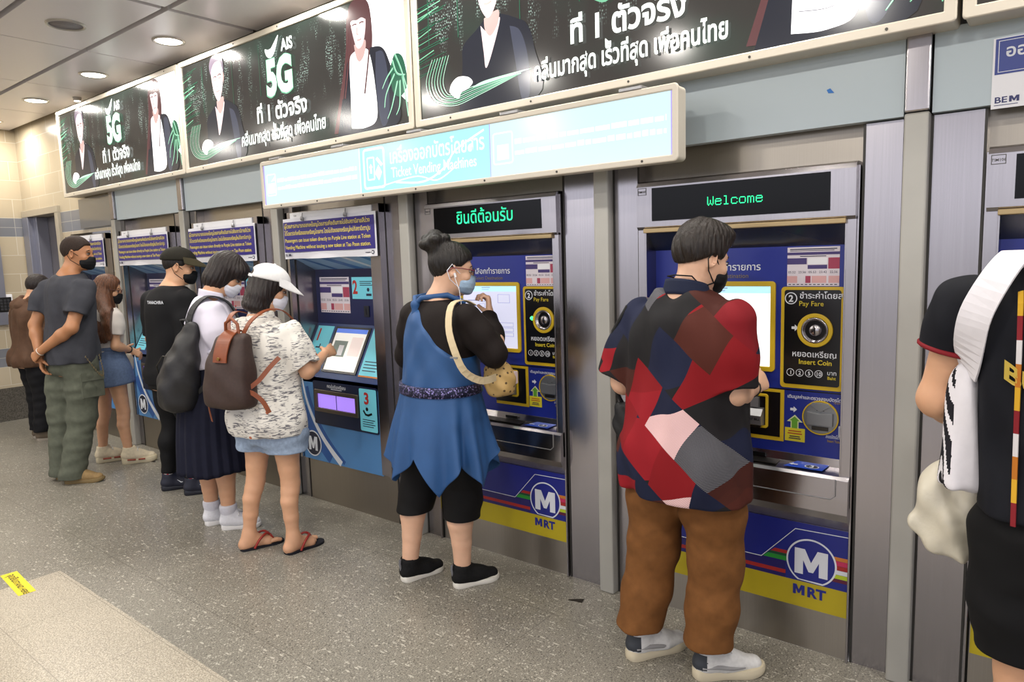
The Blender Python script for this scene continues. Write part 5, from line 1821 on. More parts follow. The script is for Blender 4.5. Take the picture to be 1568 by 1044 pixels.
def mask(fig, m, strap=None, low=True):
    s = fig; F = Field(); ax = (s.hr, s.hu, s.hf); sc = s.hs
    F.ell(s.H(0, -.058, .052), (.062 * sc, .056 * sc, .062 * sc), ax, .02)
    F.cap(s.H(0, -.022, .098), s.H(0, -.09, .086), .014 * sc, .020 * sc, .03)
    hr, hu, hf, hc = [V3(x) for x in (s.hr, s.hu, s.hf, s.hc)]
    F.cuts.append((lambda P: ((P - hc) @ hu) - (-.016 * sc) - .10 * np.minimum(((P - hc) @ hf) - .09 * sc, 0), .006))
    F.cuts.append((lambda P: .028 * sc - ((P - hc) @ hf), .006))
    F.cuts.append((lambda P: -.118 * sc - ((P - hc) @ hu), .01))
    fo = [folds(4, .0012, [((0, 0, 190), 1.0)])]
    F.sweep(lambda P: np.sin(((P - hc) @ hu) * 260) * .0008)
    o = s.solid('face_mask', F, m, .004)
    mb = MB()
    for e in (-1, 1):
        mb.tube([s.H(e * .056, -.030, .045), s.H(e * .074, -.006, .012), s.H(e * .087, .020, -.018), s.H(e * .088, -.012, -.038), s.H(e * .078, -.05, -.018), s.H(e * .055, -.085, .035)], .0022, 0, 6)
    s.part('ear_loops', mb, strap or m, o)
    return o


# ================================================================ the people, from the camera to the far end
A3 = np.array
PM = [(-.2, .14, .105, 0), (0, .165, .12, -.012), (.25, .155, .112, 0), (.5, .16, .115, 0), (.72, .178, .12, 0), (.86, .165, .105, 0), (.95, .10, .08, 0), (1.03, .06, .06, 0)]
PF = [(-.2, .15, .11, -.005), (0, .170, .125, -.012), (.28, .135, .10, 0), (.5, .14, .11, .01), (.72, .155, .115, .012), (.86, .15, .10, 0), (.95, .09, .075, 0), (1.03, .055, .055, 0)]


def scaled(p, w_, d_=None):
    return [(t, a * w_, b * (d_ or w_), c) for t, a, b, c in p]


def trouser_folds(seed, amp):
    rg = np.random.RandomState(seed)
    return folds(seed + 40, amp, [((rg.randn() * 22, rg.randn() * 22, 25 + 60 * rg.rand()), .25 + .25 * rg.rand()) for _ in range(8)])


def patch_mat():
    """Patchwork print of straight-edged blocks: black, dark red, brown, navy, pin-striped grey and pink."""
    m = mat('patchwork_print', '#301a1c', 0.8)
    nt, b = nodes_of(m); N, L = nt.nodes.new, nt.links.new
    tc = N('ShaderNodeTexCoord'); mp = N('ShaderNodeMapping'); mp.inputs['Rotation'].default_value = (0, 0, 0); mp.inputs['Location'].default_value = (.13, .52, .87)
    L(tc.outputs['Object'], mp.inputs['Vector'])
    def layer(nv, off, add=None):
        d = N('ShaderNodeVectorMath'); d.operation = 'DOT_PRODUCT'; d.inputs[1].default_value = nv; L(mp.outputs['Vector'], d.inputs[0])
        q = N('ShaderNodeMath'); q.operation = 'ADD'; q.inputs[1].default_value = off; L(d.outputs['Value'], q.inputs[0])
        if add is not None:
            k = N('ShaderNodeMath'); k.operation = 'MULTIPLY_ADD'; k.inputs[1].default_value = .37; L(add, k.inputs[0]); L(q.outputs[0], k.inputs[2]); q = k
        f = N('ShaderNodeMath'); f.operation = 'FLOOR'; L(q.outputs[0], f.inputs[0])
        return f.outputs[0]
    u1 = layer((4.3, 1.3, 4.9), .15); u2 = layer((-5.6, 2.2, 2.5), .4, u1); u3 = layer((1.5, 1.4, -4.4), .75, u2)
    cb = N('ShaderNodeCombineXYZ'); L(u1, cb.inputs['X']); L(u2, cb.inputs['Y']); L(u3, cb.inputs['Z'])
    wn = N('ShaderNodeTexWhiteNoise'); wn.noise_dimensions = '3D'; L(cb.outputs['Vector'], wn.inputs['Vector'])
    cols = ['#7d1219', '#1b1a1c', '#4a2119', '#181d33', '#8a1620', '#1b2038', '#3f1c16', '#6a696e', '#171c33', '#75131c', '#c99fa0', '#431f18', '#1d1b1d', '#1b2038']

    def ramp(cs):
        r = N('ShaderNodeValToRGB'); r.color_ramp.interpolation = 'CONSTANT'
        e = r.color_ramp.elements
        e[0].position = 0; e[0].color = (*srgb(cs[0]), 1); e[1].position = 1 / len(cs); e[1].color = (*srgb(cs[1]), 1)
        for i in range(2, len(cs)):
            q = e.new(i / len(cs)); q.color = (*srgb(cs[i]), 1)
        L(wn.outputs['Value'], r.inputs['Fac'])
        return r.outputs['Color']
    a = ramp(cols)
    c2 = list(cols); c2[7] = '#2a2a30'; c2[10] = '#e0c0c0'
    bb = ramp(c2)
    w_ = N('ShaderNodeTexWave'); w_.inputs['Scale'].default_value = 75; w_.wave_type = 'BANDS'; w_.bands_direction = 'Z'
    m3 = N('ShaderNodeMapping'); m3.inputs['Rotation'].default_value = (.5, .6, 0); L(tc.outputs['Object'], m3.inputs['Vector']); L(m3.outputs['Vector'], w_.inputs['Vector'])
    gt = N('ShaderNodeMath'); gt.operation = 'GREATER_THAN'; gt.inputs[1].default_value = .5; L(w_.outputs['Fac'], gt.inputs[0])
    mx = N('ShaderNodeMix'); mx.data_type = 'RGBA'; L(gt.outputs[0], mx.inputs['Factor']); L(a, mx.inputs['A']); L(bb, mx.inputs['B'])
    L(mx.outputs['Result'], b.inputs['Base Color'])
    return m


# ---------------------------------------------------------------- man in the geometric shirt
g = Fig('man in dark red geometric patchwork shirt and brown trousers at the Welcome machine', 'passengers', (-1.12, 2.42), 12, .0045, SKIN_LIGHT)
g.joints(hipL=(-1.215, 2.43, .84), hipR=(-.995, 2.385, .84), neck=(-1.095, 2.395, 1.465), head=(-1.055, 2.455, 1.576),
         shL=(-1.30, 2.44, 1.365), shR=(-.90, 2.36, 1.365), elL=(-1.385, 2.45, 1.09), wrL=(-1.30, 2.65, 1.02), elR=(-.905, 2.37, 1.105), wrR=(-.915, 2.60, 1.085),
         knL=(-1.24, 2.42, .46), knR=(-.985, 2.42, .46), anL=(-1.272, 2.355, .085), anR=(-1.0, 2.385, .085))
GP = [(-.2, .19, .14, 0), (0, .205, .15, -.015), (.25, .195, .145, 0), (.5, .20, .145, 0), (.72, .205, .14, 0), (.86, .18, .12, 0), (.95, .115, .085, 0), (1.03, .065, .065, 0)]
g.spine(GP).torso(.016)
for sd in 'LR':
    g.limb(sd, (.054, .047, .029)); g.leg(sd, (.092, .060, .040))
g.head(30, 16)
g.hand('R', (.12, .9, .25), (-.8, .1, -.4), 1, 45)
g.hand('L', (.35, .85, .1), (.8, -.1, -.4), -1, 40)
g.body(); g.face()
shp = [(t, w_ * 1.02 + (.035 if t < .3 else 0) * (1 - t / .3), d_ * 1.04 + (.02 if t < .3 else 0), c) for t, w_, d_, c in GP]
F = g.shirt(-.235, .016, {'R': ([g.J['shR'] - UPV * .01, (g.J['shR'] + g.J['elR']) / 2, g.J['elR'] + A3((.0, .0, .025))], [.075, .088, .098]), 'L': ([g.J['shL'] - UPV * .01, (g.J['shL'] + g.J['elL']) / 2, g.J['elL'] + A3((.0, 0, .025))], [.075, .088, .098])}, seed=4, amp=.0065, prof=shp)
PATCH = patch_mat()
g.solid('shirt', F, PATCH)
g.collar('collar', .082, .055, mat('collar_navy', '#1b2136', .8))
F = Field()
F.loft(g.stations(-.16, .22, .016), g.r, .03)
for sd in 'LR':
    a, k, c = g.J['hip' + sd], g.J['kn' + sd], g.J['an' + sd]
    F.tubecut([a, a + (k - a) * .5, k, k + (c - k) * .5, c + UPV * .05], [.118, .112, .098, .092, .090], .03, .013, (0, 0, -1))
F.sweep(trouser_folds(8, .0022))
g.solid('trousers', F, mat('cloth_brown', '#6e4724', .85, noise=.12, scale=30, bump=.12))
SH_G = mat('sneaker_grey_white', '#c9c8c6', .7, noise=.08, scale=60, bump=.1); SH_SOLE = mat('sneaker_sole', '#c4b9a0', .7); SH_DK = mat('sneaker_heel_dark', '#2b2f36', .6); LACE_W = mat('lace_white', '#dedcd8', .8)
shoe(g, g.J['anL'], 31, 1, SH_G, SH_SOLE, .285, .10, .034, LACE_W, SH_DK, .004)
shoe(g, g.J['anR'], 46, -1, SH_G, SH_SOLE, .285, .10, .034, LACE_W, SH_DK, .004)
for sd, az in (('L', 31), ('R', 46)):
    f_, r_ = hv(az); a = A3((*g.J['an' + sd][:2], 0))
    for e in (-1, 1):
        m = MB(); m.tube([a - f_ * .035 + r_ * e * .036 + UPV * .055, a + f_ * .02 + r_ * e * .043 + UPV * .060, a + f_ * .08 + r_ * e * .043 + UPV * .050, a + f_ * .13 + r_ * e * .037 + UPV * .045], [.005, .009, .009, .004], 0, 8)
        g.part('side_panel', m, mat('sneaker_panel_grey', '#8d8c8c', .6))
F = hair_field(g, ([-.13, -.09, -.05, -.015, .0, .03, .06, .09], [-.06, -.045, -.02, .005, .0, .0, .05, .062]), .016, .0035, 6,
               lambda F: (F.ell(g.H(0, .082, -.004), (.072, .062, .090), (g.hr, g.hu, g.hf), .03), F.ell(g.H(0, .10, .05), (.06, .032, .05), (g.hr, g.hu, g.hf), .03)))
g.solid('hair', F, hair_mat('hair_dark_black', '#1f1712'), .0035)
mk = mask(g, MASK_BLK, MASK_BLK)
m = MB(); nk = g.J['neck'] + UPV * .03
m.tube([g.H(.055, -.085, .03), g.H(.065, -.11, -.02), nk + g.r * .055 - g.f * .035 + UPV * .02, nk - g.f * .060 + UPV * .025, nk - g.r * .055 - g.f * .03 + UPV * .02, g.H(-.055, -.085, .03)], .0028, 0, 8)
g.part('mask_cord', m, MASK_BLK)
m = MB(); w0 = g.J['wrR']; ww = unit(w0 - g.J['elR']); o1 = unit(np.cross(ww, UPV)); o2 = np.cross(ww, o1)
m.tube([w0 - ww * .02 + o1 * .033 * math.cos(a * .4488) + o2 * .033 * math.sin(a * .4488) for a in range(14)], .004, 0, 8, True)
g.part('bracelet', m, BLACK_PL)

# black sling bag on his far hip
r = empty('sling_bag', (-1.40, 2.53, .86)); tag(r, 'small black sling bag at the left hip of the man in the geometric shirt', 'bag')
F = Field(); F.loft([((-1.40, 2.52, .83), .055, .035), ((-1.41, 2.52, .90), .062, .042), ((-1.405, 2.52, .99), .055, .035)], (1, -.3, 0), .02, 3.0, rnd=.02)
F.sweep(folds(3, .003, [((60, 0, 80), .6), ((0, 50, -60), .5)]))
BAGB = mat('bag_black', '#101012', .6, noise=.2, scale=50, bump=.15)
v, q = F.mesh(.005); mesh_obj('pouch', v, q, BAGB, r)
m = MB(); P_ = [A3(p) - A3((-1.40, 2.53, .86)) for p in ((-1.435, 2.53, .98), (-1.455, 2.50, 1.05), (-1.44, 2.43, 1.18), (-1.40, 2.40, 1.30), (-1.33, 2.39, 1.40))]
m.tube(P_, .008, 0, 8); m.build('strap', BAGB, r)

# ---------------------------------------------------------------- woman in the blue tunic
g = Fig('woman in blue halter tunic over black top with hair in a bun', 'passengers', (-2.38, 2.40), 14, .0045, SKIN_LIGHT)
g.joints(hipL=(-2.475, 2.415, .82), hipR=(-2.25, 2.375, .82), neck=(-2.355, 2.40, 1.425), head=(-2.305, 2.455, 1.555), shL=(-2.55, 2.425, 1.335), shR=(-2.14, 2.355, 1.335),
         elL=(-2.66, 2.47, 1.12), wrL=(-2.52, 2.64, 1.14), elR=(-2.045, 2.43, 1.165), wrR=(-2.19, 2.58, 1.325), knL=(-2.525, 2.375, .45), knR=(-2.26, 2.42, .45), anL=(-2.54, 2.305, .085), anR=(-2.272, 2.405, .085))
BP = [(-.2, .20, .16, -.01), (0, .215, .17, -.015), (.28, .205, .155, 0), (.5, .20, .15, .01), (.72, .20, .145, .01), (.86, .175, .12, 0), (.95, .105, .085, 0), (1.03, .06, .06, 0)]
g.spine(BP).torso(.018)
for sd in 'LR':
    g.limb(sd, (.058, .050, .030)); g.leg(sd, (.100, .062, .040), calf=1.02)
g.head(38, 10)
g.hand('R', (-.25, .25, .9), (-.75, -.5, .3), -1, 62)
g.hand('L', (.5, .8, .1), (.6, -.5, .2), -1, 40)
g.body(); g.face()
TOPB = mat('top_black_sheer', '#17100e', .75, noise=.15, scale=120)
ex = dict()
for sd in 'LR':
    a, b, c = g.J['sh' + sd], g.J['el' + sd], g.J['wr' + sd]
    ex[sd] = ([a - UPV * .005, a + (b - a) * .5, b, b + (c - b) * .5, c], [.068, .066, .060, .050, .038])
F = g.shirt(.18, .000, ex, seed=12, amp=.003, hem_cut=False)
F.cuts.append((minus_cap(g.J['neck'] + UPV * .02 + g.f * .0, g.J['neck'] + UPV * .12, .078), .01))
g.solid('top', F, TOPB)
# tunic bodice: halter triangle
TUN = mat('tunic_blue', '#1f4a7c', .62, noise=.06, scale=14)
F = Field(); F.loft(g.stations(.22, .93, .014), g.r, .03)
ap = g.J['neck'] - UPV * .03 - g.r * .035; rr, zz = V3(g.r), UPV.astype(np.float32)
c0 = V3(ap)
F.cuts.append((lambda P: ((P - c0) @ V3(unit(g.r * 1.0 + UPV * .88))) - .012, .01)); F.cuts.append((lambda P: ((P - c0) @ V3(unit(-g.r * 1.0 + UPV * .62))) - .012, .01))
F.sweep(folds(5, .004, [((45, 15, 25), .6), ((-35, 20, 30), .6), ((80, 0, 15), .3)]))
g.solid('bodice', F, TUN)
m = MB()
kn = ap - g.f * .105 + UPV * .0
F = Field(); F.ell(kn, (.020, .024, .02), None, .01); F.cap(kn, kn - UPV * .05, .016, .022, .015); g.solid('halter_knot', F, TUN, .004)
for e, wid in ((-1, .075), (1, .085)):
    m.tube([kn, kn + UPV * .03 + g.r * e * .03 + g.f * .015, g.J['neck'] + g.r * e * wid + UPV * .010 + g.f * .0, g.J['neck'] + g.r * e * (wid + .015) - UPV * .03 + g.f * .085], [.012, .013, .013, .012], 0, 8)
g.part('halter_strap', m, TUN)


def ring_sheet(fig, name, levels, wave, hem, m, N=150, rows=26, thick=.004, parent=None):
    """Open hanging cloth: levels (z, centre xy, half width, half depth) top to bottom; wave(a, fr) scales the radius, hem(a) lowers the edge."""
    L_ = smooth2([(z, c[0], c[1], a, b) for z, c, a, b in levels], rows - 1)
    vs = []
    for j, (z, cx, cy, a_, b_) in enumerate(L_):
        fr = j / (rows - 1)
        for i in range(N):
            a = 2 * math.pi * i / N
            k = 1 + wave(a, fr)
            p = A3((cx, cy, 0)) + fig.r * math.cos(a) * a_ * k + fig.f * math.sin(a) * b_ * k
            zt = levels[0][0]
            vs.append((p[0], p[1], z + hem(a) * fr ** 2.2))
    fs = [(j * N + i, (j + 1) * N + i, (j + 1) * N + (i + 1) % N, j * N + (i + 1) % N) for j in range(rows - 1) for i in range(N)]
    mb = MB(); mb.add(vs, fs, 0, True)
    o = fig.part(name, mb, m, parent)
    so = o.modifiers.new('thickness', 'SOLIDIFY'); so.thickness = thick
    return o


cw = g.sp(.25)[:2]; ch = g.sp(-.1)[:2]
sk = ring_sheet(g, 'tunic_skirt', [(.985, cw, .228, .178), (.90, cw, .245, .195), (.80, ch, .262, .215), (.70, ch, .278, .23), (.615, ch, .288, .24)],
                lambda a, fr: fr ** 1.1 * (.10 * math.sin(11 * a + .6 + .8 * math.sin(2 * a)) + .055 * math.sin(16 * a + 2 + math.sin(3 * a)) + .03 * math.sin(5 * a)),
                lambda a: .15 * (abs(((a / (2 * math.pi) * 6 + .25 + .12 * math.sin(a * 2 + 1)) % 1) - .5) * 2 - .5) + .02 * math.sin(3 * a), TUN, 260, 30)
m = MB()
vs = []
N = 72
cb = g.sp(.245)
for z, ad in ((.972, .0), (.975, .012), (1.018, .010), (1.022, -.004)):
    for i in range(N):
        a = 2 * math.pi * i / N
        p = A3((cb[0], cb[1], 0)) + g.r * math.cos(a) * (.226 + ad) + g.f * math.sin(a) * (.176 + ad)
        vs.append((p[0], p[1], z + .004 * math.sin(a)))
m.add(vs, [(j * N + i, j * N + (i + 1) % N, (j + 1) * N + (i + 1) % N, (j + 1) * N + i) for j in range(3) for i in range(N)], 0, True)
SEQ = mat('sequin_belt', '#1a1c30', .28, .6)
nt, b = nodes_of(SEQ); vo = nt.nodes.new('ShaderNodeTexVoronoi'); vo.inputs['Scale'].default_value = 170; tc = nt.nodes.new('ShaderNodeTexCoord'); nt.links.new(tc.outputs['Object'], vo.inputs['Vector'])
rp = nt.nodes.new('ShaderNodeValToRGB'); rp.color_ramp.elements[0].position = .72; rp.color_ramp.elements[0].color = (*srgb('#1c1f38'), 1); rp.color_ramp.elements[1].position = .95; rp.color_ramp.elements[1].color = (*srgb('#8f86c0'), 1)
sp = nt.nodes.new('ShaderNodeSeparateColor'); nt.links.new(vo.outputs['Color'], sp.inputs['Color']); nt.links.new(sp.outputs['Red'], rp.inputs['Fac']); nt.links.new(rp.outputs['Color'], b.inputs['Base Color'])
bp = nt.nodes.new('ShaderNodeBump'); bp.inputs['Strength'].default_value = .8; bp.inputs['Distance'].default_value = .004; nt.links.new(vo.outputs['Distance'], bp.inputs['Height']); nt.links.new(bp.outputs['Normal'], b.inputs['Normal'])
g.part('sequin_belt', m, SEQ)
F = Field(); F.loft(g.stations(-.16, .2, -.002), g.r, .03)
for sd in 'LR':
    a, k, c = g.J['hip' + sd], g.J['kn' + sd], g.J['an' + sd]
    e = k + (c - k) * .27
    F.tubecut([a, a + (k - a) * .5, k - g.f * .004, e - g.f * .010], [.120, .108, .088, .092], .03, .007, (0, 0, -1))
F.sweep(trouser_folds(9, .001))
g.solid('leggings', F, mat('leggings_black', '#0c0b0c', .75))
SHB = mat('slip_on_black', '#121213', .75, noise=.2, scale=200, bump=.2); SOLW = mat('sole_white', '#d6d2c8', .6)
shoe(g, g.J['anL'], 14, 1, SHB, SOLW, .25, .078, .024, None, None, 0, True, collar=.050); shoe(g, g.J['anR'], 25, -1, SHB, SOLW, .25, .078, .024, None, None, 0, True, collar=.050)
for sd in 'LR':     # pull tabs on the heels
    f_, r_ = hv(14 if sd == 'L' else 25); a = A3((*g.J['an' + sd][:2], 0)); m = MB()
    m.tube([a - f_ * .052 + UPV * .06, a - f_ * .058 + UPV * .095, a - f_ * .055 + UPV * .118], .006, 0, 8)
    g.part('pull_tab', m, mat('tab_grey', '#6d6d70', .7))
F = hair_field(g, ([-.13, -.09, -.055, -.02, .0, .03, .06, .09], [-.085, -.075, -.045, .0, .012, .015, .045, .055]), .012, .002, 9)
BC = g.H(-.012, .104, -.092)
F.ell(BC, (.066, .054, .060), (g.hr, g.hu, g.hf), .025)
for i, (a, b, c, q) in enumerate(((.042, .02, -.01, .034), (-.044, .012, .008, .034), (.0, .042, -.01, .034), (.012, -.01, -.05, .034), (-.025, .02, -.042, .03), (.03, .035, .035, .026))):
    F.ell(BC + g.hr * a + g.hu * b + g.hf * c, (q, q * .8, q), (g.hr, g.hu, g.hf), .012)
F.p = [F.p[-1]] + F.p[:-1] if False else F.p
hr = F.cuts.pop(); F.cuts.append(hr)
g.solid('hair', F, HAIR_BLK, .0038)
mk = mask(g, MASK_BLU, MASK_WHT)
m = MB()
for e in (-1, 1):
    m.tube([g.H(e * .033 + .024 * math.cos(a * .3927), .0 + .018 * math.sin(a * .3927), .106 - abs(e * .033 + .024 * math.cos(a * .3927)) * .2) for a in range(16)], .0022, 0, 6, True)
    m.tube([g.H(e * .058, .006, .092), g.H(e * .078, .008, .03), g.H(e * .083, .004, -.015), g.H(e * .083, -.018, -.032)], .0024, 1, 6)
m.tube([g.H(-.010, .004, .104), g.H(0, .008, .108), g.H(.010, .004, .104)], .002, 0, 6)
g.part('glasses', m, [mat('glasses_frame', '#3a1f22', .3), mat('glasses_temple', '#7a2f38', .35)])
m = MB(); E0 = g.H(.088, -.018, -.002)
m.tube([E0, E0 + g.hf * .004 - UPV * .02], .0055, 0, 8); m.tube([E0 - UPV * .02, E0 - UPV * .08 + g.hf * .02, E0 - UPV * .16 + g.hf * .03 - g.hr * .01, E0 - UPV * .26 + g.hf * .06 - g.hr * .02], .0018, 0, 6)
g.part('earphone', m, mat('earphone_white', '#e6e6ea', .4))

r = empty('shoulder_bag', (-2.06, 2.50, .97)); tag(r, 'tan patterned shoulder bag with cream strap, worn by the woman in blue tunic', 'bag')
ro = A3(r.location)
TANP = mat('bag_tan_pattern', '#b39460', .6)
nt, b = nodes_of(TANP); vo = nt.nodes.new('ShaderNodeTexVoronoi'); vo.inputs['Scale'].default_value = 38; tc = nt.nodes.new('ShaderNodeTexCoord'); nt.links.new(tc.outputs['Object'], vo.inputs['Vector'])
rp = nt.nodes.new('ShaderNodeValToRGB'); rp.color_ramp.interpolation = 'CONSTANT'; rp.color_ramp.elements[0].color = (*srgb('#4f3a22'), 1); rp.color_ramp.elements[1].position = .22; rp.color_ramp.elements[1].color = (*srgb('#b8985f'), 1)
nt.links.new(vo.outputs['Distance'], rp.inputs['Fac']); nt.links.new(rp.outputs['Color'], b.inputs['Base Color'])
F = Field(); F.loft([((-2.075, 2.50, .955), .06, .045), ((-2.075, 2.50, 1.02), .085, .06), ((-2.08, 2.50, 1.09), .07, .05), ((-2.085, 2.49, 1.13), .03, .03)], (1, -.2, 0), .02, 2.5, rnd=.02)
F.sweep(folds(6, .005, [((50, 20, 70), .6), ((-40, 50, 60), .5)]))
v, q = F.mesh(.005); mesh_obj('pouch', v, q, TANP, r)
m = MB(); pts = [(-2.155, 2.43, 1.385), (-2.165, 2.37, 1.412), (-2.165, 2.29, 1.395), (-2.135, 2.235, 1.30), (-2.085, 2.215, 1.20), (-2.055, 2.24, 1.11), (-2.03, 2.32, 1.06), (-2.03, 2.42, 1.06)]
m.ribbon([A3(p) - ro for p in pts], [(0, .5, .8), (0, 0, 1), (0, -.5, .8), (.1, -.9, .35), (.3, -1, .1), (.5, -.9, 0), (.9, -.5, 0), (1, -.2, 0)], .033, .004); m.build('strap', mat('strap_cream', '#c3b291', .7), r)
m = MB(); m.box(-.05, -.01, -.292, -.284, .20, .207); m.build('strap_buckle', SILVER, r)
m = MB(); m.box(.02, .05, .0, .06, .04, .10); m.build('paper_tissue', mat('tissue_pink', '#d8c4c8', .8), r, bevel=.004)


def sleeve(g, sd, frac, r0, r1, mid=None):
    a, b = g.J['sh' + sd], g.J['el' + sd]
    return ([a - UPV * .006, a + (b - a) * frac * .5, a + (b - a) * frac], [r0, mid or (r0 + r1) / 2, r1])


# ---------------------------------------------------------------- woman in the white cap
g = Fig('woman in white cap, patterned white shirt, denim shorts and red flip-flops', 'passengers', (-3.46, 2.12), -12, .0045, SKIN)
g.joints(hipL=(-3.545, 2.135, .74), hipR=(-3.365, 2.175, .74), neck=(-3.47, 2.145, 1.335), head=(-3.455, 2.205, 1.477), shL=(-3.625, 2.12, 1.235), shR=(-3.305, 2.205, 1.235),
         elL=(-3.68, 2.18, 1.0), wrL=(-3.58, 2.36, 1.02), elR=(-3.245, 2.265, 1.015), wrR=(-3.33, 2.45, 1.085), knL=(-3.565, 2.10, .39), knR=(-3.355, 2.185, .39), anL=(-3.585, 2.045, .085), anR=(-3.335, 2.165, .085))
CP = scaled(PF, 1.04)
g.spine(CP).torso(.012)
for sd in 'LR':
    g.limb(sd, (.046, .038, .024)); g.leg(sd, (.082, .052, .031), calf=.9)
g.barefoot(g.J['anL'], 18); g.barefoot(g.J['anR'], 2); g.toes(g.J['anL'], 18, 1); g.toes(g.J['anR'], 2, -1)
g.head(28, 22, 0, .96)
g.hand('R', (-.3, .9, .2), (-.7, -.2, -.5), 1, 30, .92)
g.hand('L', (.4, .9, .1), (.6, -.3, -.6), -1, 40, .92)
g.body(); g.face()
PRW = mat('shirt_print_white', '#d8d4cc', .8)
nt, b = nodes_of(PRW); N, L = nt.nodes.new, nt.links.new
tc = N('ShaderNodeTexCoord'); mp = N('ShaderNodeMapping'); mp.inputs['Scale'].default_value = (9, 9, 55); L(tc.outputs['Object'], mp.inputs['Vector'])
n1 = N('ShaderNodeTexNoise'); n1.inputs['Scale'].default_value = 2.4; n1.inputs['Detail'].default_value = 5; n1.inputs['Distortion'].default_value = 1.2; L(mp.outputs['Vector'], n1.inputs['Vector'])
r1 = N('ShaderNodeValToRGB'); r1.color_ramp.elements[0].position = .52; r1.color_ramp.elements[0].color = (*srgb('#dcd8d0'), 1); r1.color_ramp.elements[1].position = .57; r1.color_ramp.elements[1].color = (*srgb('#6d6b70'), 1)
L(n1.outputs['Fac'], r1.inputs['Fac'])
n2 = N('ShaderNodeTexNoise'); n2.inputs['Scale'].default_value = 17; n2.inputs['Detail'].default_value = 1; L(tc.outputs['Object'], n2.inputs['Vector'])
r2 = N('ShaderNodeMapRange'); r2.inputs['From Min'].default_value = .40; r2.inputs['From Max'].default_value = .47; L(n2.outputs['Fac'], r2.inputs['Value'])
mx = N('ShaderNodeMix'); mx.data_type = 'RGBA'; mx.inputs['A'].default_value = (*srgb('#dcd8d0'), 1); L(r2.outputs['Result'], mx.inputs['Factor']); L(r1.outputs['Color'], mx.inputs['B'])
n3 = N('ShaderNodeTexVoronoi'); n3.inputs['Scale'].default_value = 9; L(tc.outputs['Object'], n3.inputs['Vector'])
l3 = N('ShaderNodeMath'); l3.operation = 'LESS_THAN'; l3.inputs[1].default_value = .085; L(n3.outputs['Distance'], l3.inputs[0])
m4 = N('ShaderNodeMix'); m4.data_type = 'RGBA'; m4.inputs['B'].default_value = (*srgb('#b0694e'), 1); L(l3.outputs[0], m4.inputs['Factor']); L(mx.outputs['Result'], m4.inputs['A']); L(m4.outputs['Result'], b.inputs['Base Color'])
pf = [(t, w_ + (.045 if t < .5 else .028 if t < .8 else .012), d_ + (.05 if t < .5 else .03 if t < .8 else .012), c - .012) for t, w_, d_, c in CP]
F = g.shirt(-.12, .008, {'R': sleeve(g, 'R', .86, .066, .090), 'L': sleeve(g, 'L', .86, .066, .090)}, seed=21, amp=.006, prof=pf)
g.solid('shirt', F, PRW)
g.collar('collar', .070, .05, PRW)
F = Field(); F.loft(g.stations(-.2, .2, .018), g.r, .03)
for sd in 'LR':
    a, k = g.J['hip' + sd], g.J['kn' + sd]
    F.tubecut([a, a + (k - a) * .25, a + (k - a) * .46], [.115, .116, .118], .03, .010, (0, 0, -1) if sd == 'R' else (-.1, -.1, -1))
F.sweep(trouser_folds(31, .004))
g.solid('shorts', F, mat('denim_light', '#8c9cb2', .85, noise=.14, scale=60, bump=.12))
F = hair_field(g, ([-.13, -.09, -.04, .0, .03, .05, .075, .1], [-.15, -.165, -.17, -.165, -.13, -.03, .04, .05]), .014, .003, 12,
               lambda F: (F.ell(g.H(0, -.06, -.035), (.100, .105, .080), (g.hr, g.hu, g.hf), .03), F.ell(g.H(0, -.13, -.035), (.098, .05, .075), (g.hr, g.hu, g.hf), .03)))
g.solid('hair', F, HAIR_DK, .004)
mask(g, MASK_WHT)


def cap_hat(g, m, brim_dir, opening=False, rise=.112, vis=.10, m2=None, h=.0042):
    """Baseball cap; brim_dir +1 forward."""
    F = Field(); ax = (g.hr, g.hu, g.hf); sc = g.hs
    F.ell(g.H(0, .040, -.012), (.096 * sc, .096 * sc, .118 * sc), ax, .02)
    hu, hf, hc = V3(g.hu), V3(g.hf), V3(g.hc)
    F.cuts.append((lambda P: (.042 * sc - ((P - hc) @ hu)) + .12 * ((P - hc) @ hf), .008))
    if opening:
        F.ell(g.H(0, .055, -.128), (.042, .020, .05), ax, .006, 's')
    o = g.solid('cap', F, m, h)
    mb = MB(); N_ = 20; vs = []
    for k in (0, 1):
        for j in range(7):
            for i in range(N_ + 1):
                a = math.radians(-72 + 144 * i / N_)
                rr = 1 + j / 6 * vis / .11 * (math.cos(a) ** .6)
                x = .094 * math.sin(a) * (1 + .10 * j / 6); f_ = .106 * math.cos(a) * rr
                z = .056 - .048 * (j / 6) * (math.cos(a)) - .028 * (math.sin(a) ** 2) * (j / 6) + .12 * .1 - k * .004
                vs.append(g.H(x, z, f_ - .008))
    M_ = N_ + 1
    for j in range(6):
        for i in range(N_):
            q = (j * M_ + i, j * M_ + i + 1, (j + 1) * M_ + i + 1, (j + 1) * M_ + i)
            mb.f.append(list(q)); mb.f.append([x + 7 * M_ for x in q][::-1]); mb.m += [0, 0]; mb.sm += [True, True]
    for i in range(N_):
        mb.f.append([6 * M_ + i, 6 * M_ + i + 1, 13 * M_ + i + 1, 13 * M_ + i]); mb.m.append(0); mb.sm.append(True)
    mb.v = [tuple(v) for v in vs]
    g.part('brim', mb, m2 or m, o)
    mb = MB(); c = g.H(0, .137, -.012); mb.tube([c - g.hu * .004, c + g.hu * .004], .008 * sc, 0, 12); g.part('button', mb, m, o)
    if opening:
        mb = MB(); mb.ribbon([g.H(x, .035 + .0, f_) for x, f_ in ((-.05, -.112), (-.025, -.126), (.025, -.126), (.05, -.112))], [-g.hf] * 4, .016, .003, 0, 14); g.part('adjuster_strap', mb, m, o)
    return o


